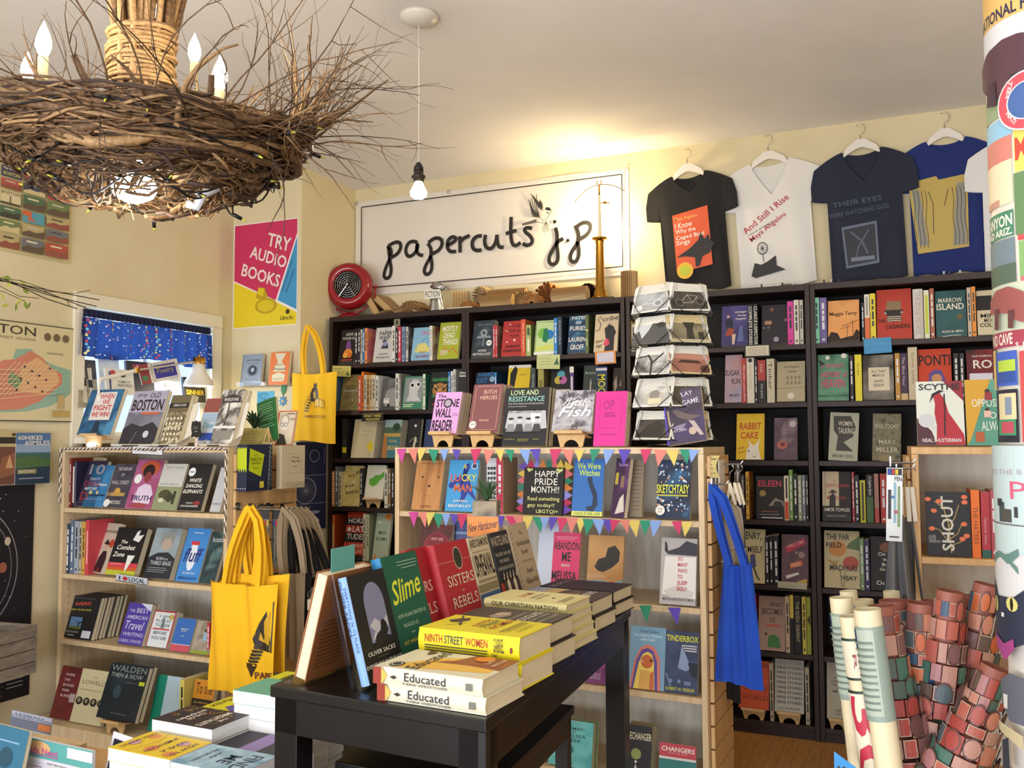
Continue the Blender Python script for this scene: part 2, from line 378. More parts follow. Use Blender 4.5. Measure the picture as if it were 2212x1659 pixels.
bookcase(RA.at(1352, 700, YB)[0], RA.at(1747.5, 610, YB)[0], 'tall dark bookcase right behind the wire postcard rack')
bookcase(RA.at(1748.5, 610, YB)[0], RA.at(1748.5, 610, YB)[0]+.91, 'tall dark bookcase at the right, below the blue tee shirts')
# ================= low display cases =================
def slats(r, x, y0, y1, z0, z1, side=1):
    z = z1
    while z-.072 > z0:
        q = MB(); a, b = (x, x+.014) if side > 0 else (x-.014, x); q.box(a, y0, z-.070, b, y1, z); q.obj('slat', LIGHTW, r, bevel=.0015); z -= .0765
def lowcase(fr, D, u0, u1, ztop, zs, depth, label, slatside, name='display_case', PM=PALEW):
    r = empty(name, fr.W(u0, D, 0), (0,0,fr.th), label, 'display case'); W_ = u1-u0
    box('top_board', (0, 0, ztop-.022), (W_, depth, ztop), PM, r, .0015)
    for a in (0, W_-.02): box('side_panel', (a, 0, 0), (a+.02, depth, ztop-.0225), PM, r, .0015)
    box('back_panel', (.0205, depth-.012, .0), (W_-.0205, depth, ztop-.023), WHITEW, r)
    for z in zs: box('shelf', (.0205, .003, z-.02), (W_-.0205, depth-.013, z), PM, r, .0015)
    box('plinth', (.0205, .012, 0), (W_-.0205, .03, zs[-1]-.021), PM, r)
    if slatside: slats(r, W_+.002 if slatside > 0 else -.002, .03, depth-.01, .06, ztop-.03, slatside)
    # shelf pin holes
    q = MB()
    for z in [ztop-.08-.032*i for i in range(34)]:
        for yy in (.04, depth-.07):
            for xx in (.0202, W_-.0202-.0006): q.box(xx, yy-.002, z-.002, xx+.0006, yy+.002, z+.002)
    tag(q.obj('pin_holes', mat('3a2614'), r), kind='stuff')
    return r
LC_D, LC0, LC1 = 2.94, -3.722, -2.712; LZ = [1.093, .79, .492, .165]
CC_D, CC0, CC1 = 3.10, -1.991, -.745; CZ = [1.117, .822, .522, .215]
lc = lowcase(RB, LC_D, LC0, LC1, 1.3725, LZ, .44, 'low birch display case at left under the window, with slatted right side', 1)
box('base_ledge', (.0, -.14, .0), (LC1-LC0, -.001, .165), PALEW, lc, .002)
cc = lowcase(RB, CC_D, CC0, CC1, 1.370, CZ, .335, 'low birch display case in the middle, hung with coloured pennants', 1)
RCD = 3.10; rcu, _z = RC.at(1969, 1000, RCD)
RZ = [1.02, .66, .30]
z1 = RC.at(2080, 1207, RCD)[1]; RZ[0] = z1
rc = lowcase(RC, RCD, rcu, rcu+1.0, RC.at(2050,966,RCD)[1], RZ, .42, 'low birch display case at the far right behind the gift wrap rolls', -1, PM=LIGHTW)
# ================= books on the dark bookcases =================
YS = YB+.006
def SH(k, group, items, **kw): shelf(RA, YS, SZ[k], group, items, **kw)
W='ece8de'; K='151416'
SH(0, 'books on the top shelf, leftmost dark bookcase', [
 ('f',729,765,713,'171214','black cover with an orange flower and purple stem, face out','orange flower cover',[T('GIVE M',.30,.82,.95,.90,W,0,.2),T('YOUR HA',.12,.70,.95,.78,W,0,.2),P('7a4a8a',(.42,.66),(.62,.66),(.72,.38),(.38,.38)),C(.55,.30,.26,'e08a30',.13),C(.4,.24,.14,'f0a850',.08),C(.66,.24,.14,'d8701e',.08),R(.2,.08,.85,.12,'b8402a'),R(.2,.04,.85,.05,'888')]),
 ('s',766,772,710,'141316'),('s',772.5,778,709,'232026'),('s',778.5,782,712,'c8c0b0'),('s',782.5,787,710,'2f6c9c'),
 ('s',787.5,793,709,'e08a48',None,{'cov':'~e89a4a,d8788a,c8603a,9.'}),
 ('f',805,846,708,'c6c3bd','pale grey cover with a dark bird-headed woman and brushy lettering','grey bird woman cover',[T('the',.45,.90,.6,.94,'333'),B('PAPER',.2,.77,.85,.88,'2a2626'),B('WASP',.2,.64,.78,.76,'2a2626'),P('34343c',(.35,.38),(.75,.38),(.7,.5),(.62,.6),(.5,.66),(.4,.6),(.44,.5)),C(.55,.52,.13,'8a90b8',.07),T('Lauren',.3,.20,.75,.27,'4a3a34',0,.1),T('Acampora',.15,.08,.85,.17,'4a3a34',0,.1)],{'n':1}),
 ('s',846.5,853,704,'d8d5ca'),('s',854,859,709,'1a1a1c'),('s',859.5,866,706,'c23a48'),('s',868,874,706,'7f9fc4'),('s',876,882,706,'b8b8b2',None,{'cov':'~222226,55565a,8a8a88,20.'}),
 ('f',887,927,708,'86b6ce','light blue cover with pink title and a yellow outlined figure','light blue pink-lettered cover',[B('iYO',.45,.76,.9,.88,'d8407a'),L('5a7fd0',.03,(.5,.5),(.55,.62),(.7,.68),(.85,.6),(.8,.5)),P('d8cf78',(.15,.3),(.3,.5),(.7,.52),(.95,.34),(.95,.24),(.15,.24)),L('4f88b8',.02,(.2,.05),(.25,.4),(.45,.5)),B('JULIA',.42,.20,.82,.27,'c0473e'),B('ALVAREZ',.25,.07,.97,.16,'8a3a6a')],{'n':1}),
 ('s',927.5,934,704,'dddacb','SALT HOUSES',{'tc':'3a3a48','cov':'~d9cfae,c8b890,8a3a28,14.'}),
 ('f',944,989,697,'a4ad2c','lime green cover with thick white brush lettering','lime green brushy cover',[B('MOSTLY',.12,.75,.88,.90,W,0,.25),B('DEAD',.2,.57,.75,.72,W,0,.25),B('THINGS',.2,.38,.92,.54,W,0,.25),L('c87838',.06,(.15,.1),(.3,.3),(.55,.2),(.7,.3),(.95,.12)),T('KRISTEN',.12,.18,.5,.24,W,0,.2),T('ARNETT',.12,.11,.5,.17,W,0,.2)]),
])
SH(1, 'books on the second shelf, leftmost dark bookcase', [
 ('s',716,723,811,'5c80a6',None,{'cov':'6f93b4'}),
 ('f',733,772,810,'~6a6034,8a8052,4a4630,8.','olive cover with a small glowing figure and tan author lettering','olive glowing figure cover',[T('KATE',.4,.84,.8,.93,'c8a850'),T('ATKINSON',.15,.70,.95,.79,'c8a850'),T('TRANSCRIPTION',.1,.52,.95,.57,'ddd'),P('e8e4d0',(.62,.26),(.68,.26),(.66,.34))]),
 ('s',773,780,812,'cf5230',None,{'cov':'c8482a'}),('s',780.5,785,803,'e67c22'),('s',786,791,810,'d8d2c4'),('s',791.5,798,810,'c49a58'),('s',798.5,803.5,810,'dab988'),('s',804,810,810,'d8cbb0'),('s',811,817,812,'e0ded4',None,{'cov':'e4e2dc'}),
 ('f',820,853,818,'~3c3b3b,58585a,8a8a8a,6.','dark grey photo cover with a small white price box','charcoal photo cover',[P('9a9a98',(.2,.3),(.35,.6),(.8,.7),(1,.5),(1,.1),(.3,.1)),R(.2,.2,.55,.36,'e6e6e2'),T('WALKS',.24,.30,.5,.34,K),C(.55,.12,.1,'1a1a1a')]),
 ('s',854,861,807,'e2dfd4'),('s',861.5,865,809,'8a887e'),
 ('f',867,911,813,'3f8064','green-framed cover, black and white photo of a woman in round white sunglasses','white sunglasses cover',[R(.06,.2,.94,.95,'8f9694'),P('c9cbca',(.3,.45),(.28,.75),(.45,.9),(.7,.88),(.78,.66),(.7,.42),(.9,.24),(.2,.24)),C(.42,.72,.13,'f0f0ee'),C(.42,.72,.08,'1c1c1c'),C(.72,.74,.12,'f0f0ee'),C(.72,.74,.075,'1c1c1c'),P('6a6a6a',(.68,.54),(.82,.55),(.74,.51)),R(.08,.06,.5,.10,'bcd8a0'),R(.08,.12,.6,.15,'bcd8a0')]),
 ('s',913,919,808,'dfe6c8',None,{'cov':'2a6b50'}),
 ('f',924,967,804,'17201c','black cover with green letters over an orange tiger face','tiger face cover',[B('NAAMAH',.1,.74,.95,.84,'3fa860'),C(.5,.5,.36,'a8743a',.2),C(.35,.55,.1,'1a1a12'),C(.68,.55,.1,'1a1a12'),L('e0b070',.05,(.2,.66),(.5,.48),(.85,.66)),L('111',.04,(.3,.4),(.5,.36),(.7,.42)),B('SARA',.15,.3,.6,.37,'3fa860'),L('c8402a',.05,(.2,.1),(.5,.16),(.9,.08))]),
 ('s',968,973,803,'2c70b2'),('s',974,978,802,'e4e2da'),('s',979,984,798,'d0cfc6'),
])
def bksign(x0, y0, x1, y1, D, col, label, ops, fr=RA, t=.004, yaw=0, roll=0, cat='sign', name='shelf_sign', tilt=0, parent=None):
    u0, zb = fr.at(x0, (y1+y1)/2, D); u1, _ = fr.at(x1, y1, D); _, zt = fr.at((x0+x1)/2, y0, D); _, zb = fr.at((x0+x1)/2, y1, D)
    r = empty(name, fr.W(u0, D, zb), (radians(-tilt), radians(roll), fr.th+radians(yaw)), label, cat); w_ = (u1-u0)/cos(radians(yaw)); h = zt-zb
    box('card', (0,0,0), (w_,t,h), mat(col), r); art(ops, w_, h, lambda x,y,l: (x,-l,y), 'card_print', r); return r
bksign(990,797,1008,850,YS-.01,'161415','black shelf divider reading Crime Classics between the first two bookcases',[B('Crime',.15,.8,.85,.9,W),B('Classics',.08,.68,.92,.78,W)],t=.03)
SH(2, 'books on the third shelf, leftmost dark bookcase', [
 ('s',738,749,905,'1d1b1a',[R(.1,.14,.9,.28,'e0c828'),R(.2,.33,.8,.5,'3a3a3a')],{'cov':'222'}),
 ('f',757,806,906,'d6cca4','cream script cover with a yellow star sticker, copies stacked behind','cream script cover',[T('Andrew Sean',.35,.68,.75,.71,'8a805a'),T('Greer',.45,.58,.65,.61,'8a805a'),L('b8ac80',.01,(.3,.1),(.4,.6),(.5,.9)),P('e8d420',(.72,.12),(.76,.26),(.62,.3),(.74,.36),(.76,.48),(.84,.37),(.97,.4),(.9,.29),(.98,.18),(.86,.2)),C(.8,.08,.08,'c8c090')],{'n':4,'t':.018,'cc':'9a9488'}),
 ('f',824,860,907,'3f7a80','painted landscape cover of trees over orange ground and teal water','painted landscape cover',[R(0,.62,1,1,'4e6a50'),R(0,.8,1,1,'9ab0b0'),C(.7,.8,.22,'2a4a2c'),R(0,.55,1,.64,'c8a050'),P('b87838',(0,0),(.32,0),(.2,.55),(0,.6)),T('TRAVEL',.3,.4,.85,.47,'d8c070'),B('BREAK',.3,.2,.95,.32,'d8c070')],{'n':2,'cc':'8a8470'}),
 ('f',875,903,905,'1c1c20','black cover with a pale curled figure','black curled figure cover',[C(.55,.82,.1,'e0e0d8'),P('d8cfa8',(.3,.1),(.5,.3),(.6,.55),(.75,.5),(.6,.2)),L('b8b8b0',.04,(.2,.4),(.5,.5),(.85,.4))]),
 ('f',912,938,906,'2a3c66','navy cover with white curls near its foot','navy curl cover',[L('e8e8e8',.05,(.2,.22),(.4,.28),(.6,.2),(.8,.26)),T('mmmm',.2,.08,.8,.12,'aac')]),
])
bksign(781,893,828,911,YB-.012,'1a1814','black sign with yellow hand lettering on what staff are reading',[R(0,0,1,.06,'a89a60'),R(0,.94,1,1,'a89a60'),B('WHAT WERE',.1,.55,.9,.85,'e0d860',0,.1),B("READIN'",.2,.15,.85,.45,'e0d860',0,.1)])
SH(3, 'books on the fourth shelf, leftmost dark bookcase', [
 ('s',714.5,722,1018,'e2954a',[R(0,i/12,1,i/12+.03,'e8d8b0') for i in range(1,12)],{'cov':'c87830'}),('s',723.5,730,1008,'5e6668',None,{'cov':'6a7274'}),('s',728.5,742,1019,'ccc29c') if False else ('s',731,737,1019,'ccc29c'),
 ('f',736,775,1006,'~d8c880,c8b468,e0d498,9.','pale yellow striped cover with jumbled dark lettering','yellow jumbled-letter cover',[B('MARL',.22,.70,.62,.79,'8a3020',10),B('EN',.62,.78,.92,.88,'2a2a1a',10),B('JULIE',.12,.44,.6,.54,'2a2a1a',8),B('BUNTIN',.2,.28,.9,.40,'2a2a1a',8)]),
 ('s',777,783,1012,'1c1a18',None,{'cov':'3a3834'}),
 ('f',786,826,1005,'dedbc4','cream cover with a green map shape, raised on a wooden stand','green map shape cover',[P('5fae2e',(.2,.42),(.18,.58),(.35,.62),(.48,.7),(.75,.72),(.95,.82),(.97,.66),(.75,.55),(.6,.42),(.4,.36))],{'lift':.045,'yb':1073,'stand':.042}),
 ('s',830,837,1013,'e4dec8'),('s',838,844,1012,'8c6c3c',None,{'cov':'33281c'}),('s',845,851,1012,'3a2c20'),
])
SH(4, 'books on the fifth shelf, leftmost dark bookcase', [
 ('s',708,712,1110,'9aa070'),('s',714,723,1112,'e27426',[R(.2,.06,.8,.12,'222'),R(.25,.2,.75,.8,'f0c890')],{'cov':'a4401e'}),
 ('f',739,782,1106,'1b1718','black and red banded cover with huge white capitals','red banded capitals cover',[R(0,.88,1,1,'c84428'),B('HORSE',.1,.76,1,.87,W),R(0,.56,1,.72,'b83a26'),C(.18,.63,.1,W),B('LATI',.35,.58,1,.70,W),B('TUDES',.1,.42,1,.54,W),R(0,.1,1,.36,'c84428'),B('MORRIS',.3,.25,.95,.33,'f0c8a8'),B('COLLINS',.3,.14,.95,.22,'f0c8a8')],{'n':1}),
 ('s',784,789,1110,'d8d4b4'),('s',790,797,1112,'ccd0b4',[T('OUTLINE',.2,.3,.8,.95,'444',-90)],{'cov':'9aa888'}),
 ('f',803,836,1108,'b2c2a8','pale green cover with orange flowers in two corners','pale green flower cover',[C(.25,.80,.08,W),T('MISS',.25,.55,.75,.62,'3a4a3a'),T('BURMA',.12,.42,.85,.49,'3a4a3a'),P('e0882a',(.5,.9),(.75,1),(1,.95),(.9,.82),(.7,.88)),P('e0882a',(0,0),(.2,.16),(.25,.03),(.4,.1),(.35,0)),P('e0a02a',(.7,0),(.8,.15),(.9,.02),(1,.12),(1,0))]),
])
SH(0, 'books on the top shelf of the bookcase under the banner', [
 ('f',1017,1063,693,'~38444e,2a343c,55626c,8.','dark slate cover with a hammer and a white round seal','slate hammer cover',[T('NEIL GAIMAN',.2,.86,.85,.91,'7a8894'),P('8a949c',(.25,.58),(.8,.58),(.9,.52),(.15,.52)),R(.48,.3,.57,.55,'6a747c'),C(.52,.66,.16,'9aa4aa'),C(.52,.66,.08,'3a444c'),C(.8,.38,.13,'e8e8e4'),R(.72,.37,.88,.39,'444'),T('NORSE',.32,.15,.72,.21,W),T('MYTHOLOGY',.1,.05,.93,.12,W)],{'n':1}),
 ('s',1065,1069,703,'d23c4a'),('s',1070,1074,703,'d4404e',None,{'cov':'~b88a74,7a3a30,10.'}),
 ('f',1082,1125,694,'b23230','red cover with black capitals and white sparks','red spark cover',[B('TO KEE',.3,.82,.95,.89,K),B('THE SU',.25,.68,.95,.75,K),B('ALIVE',.4,.54,.8,.61,K),L('f0b8a8',.03,(.1,.74),(.3,.7)),C(.62,.45,.06,'f0d0c0'),C(.35,.9,.04,'f0d0c0'),C(.25,.4,.04,'f0d0c0'),B('RABEAH',.22,.24,.9,.31,K),B('GHAFFARI',.08,.11,.97,.19,K)]),
 ('s',1125.5,1135,690,'d4522e',[T('Sea of Peppers',.3,.15,.75,.9,'f0d8b0',-90)],{'cov':'d86a40'}),('s',1136,1147,702,'a6b266',[P('3a5a30',(.2,.7),(.8,.65),(.7,.9),(.3,.92)),R(.3,.15,.7,.55,'e8e4c8')],{'cov':'788a4a'}),
 ('f',1153,1196,693,'c4dc9c','pale green cover with overlapping blue and green profile heads','blue profile head cover',[C(.38,.62,.26,'7ab84a'),C(.7,.58,.24,'2a7ac0'),P('1f7a50',(.38,.4),(.42,.75),(.6,.78),(.7,.5),(.6,.34)),L('2a3a2a',.02,(.04,.04),(.04,.95),(.95,.95)),B('GREEN',.05,.12,1,.28,'e8dc20',5,.3),R(0,0,1,.08,W)]),
 ('s',1196.5,1204,687,'2380cc'),('s',1205,1214,684,'2c3846',[T('ISADORA',.25,.25,.7,.9,'9ab0c0',-90)],{'cov':'1c2838'}),
 ('f',1225,1264,683,'~28567a,1c3a58,4a86a8,12.','deep blue wave cover with bold white capitals','blue wave cover',[B('FATES',.15,.9,.95,.99,W),B('AND',.38,.78,.7,.85,W),B('FURIES',.08,.60,.97,.72,W),B('LAUREN',.05,.3,.98,.42,W),B('GROFF',.15,.08,.9,.22,W)],{'t':.03}),
 ('s',1264.5,1272,680,'5a6a3a',[C(.5,.6,.3,'d8d8a0'),R(.3,.2,.6,.4,'c8c88a')],{'cov':'4a5632'}),
 ('f',1282,1333,679,'d4bf9c','beige cover with brushed black title and a dark figure holding a pink flower','pink flower figure cover',[L(K,.03,(.3,.86),(.2,.94),(.12,.86),(.25,.74),(.2,.58),(.05,.56)),T('cribe',.32,.80,.98,.95,K,8,.2),C(.62,.74,.07,'c8a890'),R(.55,.66,.7,.72,'4a4442'),P('2e2a2e',(.42,.62),(.55,.68),(.78,.68),(.92,.5),(.85,.4),(.85,.02),(.45,.02),(.5,.3)),P('d84a6a',(.4,.2),(.5,.36),(.62,.32),(.66,.2),(.52,.14)),T('Alyson',.05,.22,.38,.32,'3a2a24',10,.3),T('Hagy',.1,.1,.35,.2,'3a2a24',10,.3)]),
])
SH(1, 'books on the second shelf of the bookcase under the banner', [
 ('f',1022,1067,805,'17233c','navy cover with bold blue capitals','navy blue capitals cover',[B('HAMID',.12,.88,.9,1,'2f78b4'),B('EXIT',.08,.7,.6,.84,'2f78b4'),C(.8,.8,.13,'8ab0c8'),B('WEST',.12,.5,.95,.66,'2f78b4')]),
 ('s',1068,1073,805,'2a80c4',None,{'cov':'1a4464'}),
 ('f',1092,1140,789,'e2c426','yellow cover with a tall black silhouetted figure','yellow silhouette cover',[R(0,.93,1,1,W),P(K,(.12,.3),(.1,.8),(.3,.98),(.42,.9),(.35,.6),(.25,.2)),R(.5,.75,.85,.78,'b89a20')]),
 ('s',1146,1157,795,'3a4847',[T('The Nightingale',.3,.2,.7,.85,'b8c0b8',-90)]),('s',1162,1175,797,'a8a350',[R(.25,.3,.75,.7,'7a7830')],{'cov':'8a7a54'}),
 ('f',1186,1229,793,'17171a','black cover with three interlocking coloured circles','three coloured circles cover',[C(.5,.8,.2,'5ab0c0'),C(.38,.66,.2,'c8b84a'),C(.62,.66,.2,'c86ab0'),C(.5,.7,.08,'223'),R(0,0,1,.42,'d8d4c8')]),
 ('s',1231,1240,792,'5a4a98',[R(0,.85,1,1,W),R(0,0,1,.1,W),R(.3,.4,.7,.75,W)],{'cov':'1c1c26'}),
 ('f',1257,1286,790,'35443f','dark green cover with a small pale standing figure','dark green figure cover',[T('Motherless',.1,.78,.95,.85,'a8b8a8'),P('b8b8a8',(.5,.3),(.6,.3),(.62,.6),(.5,.6)),C(.57,.63,.05,'b8b8a8')]),
 ('s',1288,1312,792,'27406a',[R(0,.9,1,.96,'dde'),B('MOO',.15,.3,.85,.8,'e6e020',-90)],{'cov':'3a2a28'}),
 ('f',1321,1346,795,'2e2220','dark brown cover with pale plant shapes','brown plant cover',[P('a89a88',(.2,.3),(.1,.6),(.3,.8),(.4,.5)),P('a89a88',(.6,.5),(.8,.9),(.75,.5))]),
])
SH(0, 'books on the top shelf behind the postcard rack', [
 ('s',1356,1364,693,'dccb70'),('s',1365,1372,700,'c8c0a8'),('s',1374,1384,697,'e0d8b8'),
 ('f',1558,1615,661,'~2c2c52,443c78,5a5490,5.','blue-purple painted cover of a seated woman in a red skirt','red skirt woman cover',[T('stranger',.5,.80,.96,.86,W),T('things',.6,.72,.94,.78,W),T('happen',.54,.63,.94,.70,W),P('1c2440',(.12,.6),(.3,.72),(.45,.6),(.42,.45),(.2,.42)),P('a04a30',(.15,.3),(.25,.45),(.5,.42),(.45,.28),(.2,.24)),P('d8b8a0',(.4,.28),(.55,.3),(.5,.04),(.42,.04)),C(.25,.73,.06,'c8a090'),P('5a68a0',(.6,.1),(.7,.5),(.8,.5),(.85,.1))]),
 ('s',1617,1627,658,'19171e',[T('COMPLETE STORIES',.15,.03,.85,.95,W,-90)]),('s',1628,1638,657,'19171e',[T('CLARICE LISPECTOR',.15,.03,.85,.95,W,-90)]),
 ('f',1645,1700,659,'27222c','near-black cover dotted with soft pale circles','soft pale circles cover',[C(.4,.88,.07,'8a5a4a'),C(.2,.55,.09,'a88068'),C(.32,.55,.09,'a88068'),C(.28,.43,.06,'6a5a58'),C(.1,.42,.05,'6a5a58'),C(.95,.6,.07,'7a5a78'),C(.58,.12,.11,'9a98a8')]),
 ('s',1702,1715,651,'d63a9e'),('s',1716,1727,648,'dcd6cc'),('s',1728.5,1736,648,'c4c0b4'),
])
SH(1, 'books on the second shelf behind the postcard rack', [
 ('f',1565,1602,767,'~8a9ac0,b89aa4,c88a80,3.','pink and blue hazy cover with slate capitals','pink-blue hazy cover',[B('SUGAR',.0,.56,.85,.68,'3a3a4e'),B('RUN',.4,.38,.9,.5,'3a3a4e'),T('MAREN',.3,.12,.85,.18,'3a3a4e')]),
 ('s',1603,1613,774,'b63c36',[T('FIRE LOGIC Laurie J Marks',.28,.05,.72,.85,'eee',-90)]),('s',1614,1630,773,'ddd6ca',[C(.5,.94,.3,K),T('EARTH LOGIC',.3,.3,.7,.85,'b8a890',-90)]),('s',1631,1637,781,'1c1b1b'),('s',1638,1655,778,'1c1b1c',[R(0,.52,1,1,'ac3630'),T('FAR',.3,.7,.6,.9,'d8b8a8',-90),T('THE QUICK',.3,.1,.6,.45,'ccc',-90)]),('s',1657,1674,775,'c8c1a8',[T('Tinker',.25,.3,.7,.92,'4a4a44',-90)]),
 ('f',1678,1739,781,'b0a688','sand coloured cover sketched with a building front and a round sticker','sand building sketch cover',[T('Los Angeles',.25,.82,.8,.9,'3a3426'),T('Stories',.4,.72,.7,.78,'3a3426'),L('5a523a',.012,(0,.32),(1,.34)),C(.5,.14,.12,'d8d4c4')]+[R(.35+.14*i,.42+.13*j,.42+.14*i,.5+.13*j,'8a8068') for i in range(4) for j in range(2)]),
])
SH(2, 'books on the third shelf behind the low middle case', [
 ('f',1590,1650,894,'e2bc24','yellow cover with red brush letters over a white rabbit head','yellow rabbit cover',[B('RABBIT',.1,.65,.9,.80,'b84020',0,.1),B('CAKE',.15,.45,.8,.60,'b84020',0,.1),P('e8e4d8',(.35,0),(.38,.2),(.48,.3),(.42,.42),(.52,.36),(.6,.3),(.72,.34),(.86,.46),(.8,.28),(.84,.16),(.9,0)),C(.45,.18,.03,K),L(K,.02,(.6,.08),(.66,.05),(.72,.08)),T('ANNIE',.06,.22,.3,.28,'b84020',8),T('HARTNETT',.06,.13,.34,.19,'b84020',8)]),
 ('f',1672,1722,903,'~6a5464,54404e,9a8490,7.','mauve mottled cover with a silvery round seal','mauve mottled cover',[C(.8,.85,.15,'b8aeb0'),C(.35,.35,.24,'b0605a',.1),C(.38,.36,.1,'6a2a30',.05)]),
])
SH(3, 'books on the fourth shelf behind the hanging tees', [
 ('s',1590,1600,1005,'56565a'),('s',1601,1610,1026,'201a20',[T('CHRISTOPHER HOGE',.25,.25,.75,.97,'ddd',-90)]),('s',1612,1619,1019,'dcae3c',None,{'cov':'~dcae3c,c8502c,10.'}),
 ('f',1634,1693,1029,'171416','black cover with neon pink outline capitals and a lone parked car','neon pink title cover',[B('EILEEN',.08,.76,.92,.90,'c23a52'),C(.24,.6,.12,'9a8048'),P('8a8478',(.45,.32),(.7,.5),(1,.42),(1,.3)),P('26242a',(.62,.32),(.68,.42),(.9,.42),(.97,.34),(.97,.3),(.62,.3)),R(.2,.17,.8,.19,'a04a3a'),R(.15,.11,.85,.12,'aaa'),R(.2,.03,.97,.05,'ddd')],{'tilt':5}),
 ('s',1695,1705,1028,'dcd2bc',[R(.1,.02,.9,.42,'c84a28'),R(.35,.5,.7,.95,K)]),('s',1706,1714,1015,'709e44'),('s',1715,1724,1024,'23241f'),('s',1725,1733,1027,'9aa080'),('s',1734,1741,1027,'79808c'),('s',1742,1747,1027,'1e1c20'),
])
SH(4, 'books on the fifth shelf behind the blue tote', [
 ('f',1597,1652,1143,'c6bc92','sand cover with black spindly letters above a walking man','walking man cover',[B('HENRY,',.05,.78,.85,.94,K),B('HIMSELF',.1,.56,.9,.68,K),P('4a4a80',(.42,.52),(.6,.54),(.66,.3),(.4,.28)),L('3a342c',.06,(.5,.3),(.35,.1),(.3,.04)),L('3a342c',.06,(.55,.3),(.7,.12),(.8,.06)),C(.52,.57,.05,'a87858')]),
 ('s',1654,1662,1160,'1d1822'),('s',1663,1671,1158,'191820'),('s',1672,1683,1157,'1a1824'),
 ('f',1688,1746,1155,'~54423e,6a4a5a,44343a,7.','purple-brown cover scattered with red, orange and yellow signboards','signboards cover',[P('b03048',(.12,.74),(.85,.94),(.93,.82),(.2,.62)),T('WELCOME',.2,.72,.84,.90,'f0a8a8',16),T('TO',.5,.62,.6,.66,W),P('c8623a',(.3,.42),(.75,.5),(.8,.4),(.35,.32)),T('LAGOS',.36,.36,.72,.46,'f0d8b8',5),C(.75,.6,.13,'a08078'),P('d8d4c8',(.16,.18),(.62,.26),(.68,.22),(.2,.12)),P('c8a840',(.6,.08),(.95,.14),(.95,.03),(.55,.02))]),
])
SH(5, 'books on the sixth shelf behind the blue tote', [
 ('s',1620,1627,1287,'bc2c34'),('s',1628,1634,1287,'c4303a'),
 ('f',1638,1696,1288,'a88c80','dusty pink cover with dark hand lettering and a green bear','green bear cover',[T('WHAT',.42,.80,.9,.89,'2e2826',0,.1),T('BECOMES',.12,.66,.9,.77,'2e2826',0,.1),T('US',.42,.52,.62,.62,'2e2826',0,.1),R(.3,.44,.8,.48,'c0604a'),P('3f7c3a',(.35,.06),(.38,.26),(.6,.3),(.78,.24),(.85,.06)),C(.28,.3,.05,'3a3a2a')]),
 ('s',1698,1707,1289,'cbb498'),('s',1708,1716,1286,'1c1c1c',[R(0,.6,1,1,'d0be50')]),('s',1717,1732,1290,'18191a',[T('THE ESSEX SERPENT',.25,.2,.75,.92,'bbb48a',-90)]),('s',1734,1743,1290,'c9ba50'),('s',1744,1753,1291,'a2a83c',[P('2a2a1a',(.1,.6),(.9,.5),(.9,.7))]),
])
SH(6, 'books on the bottom shelf behind the blue tote', [
 ('f',1596,1661,1426,'cc5224','bright orange cover with thin dark capitals','bright orange cover',[T('ORANGE',.15,.38,.95,.48,'7a2c14'),T('WORLD',.1,.18,.97,.28,'7a2c14'),T('KAREN',.4,.85,.95,.93,'7a2c14')],{'lift':.045,'stand':.042}),
 ('s',1664,1672,1434,'b6aa8c'),
 ('f',1674,1737,1425,'bcb8aa','off-white cover with the same two-word title printed nine times','repeated title cover',[T('NINE STORIES',.08,.90-.092*i,.95,.955-.092*i,'888' if i==0 else '26221e') for i in range(9)]+[T('J. D. SALINGER',.12,.05,.88,.10,'444')],{'lift':.045,'stand':.042}),
 ('s',1741,1750,1443,'b6ad94'),('s',1751.5,1761,1455,'5a2030',[R(.1,.25,.7,.7,'d0a8a8')]) if False else ('s',1744,1745,1455,'5a2030'),
])
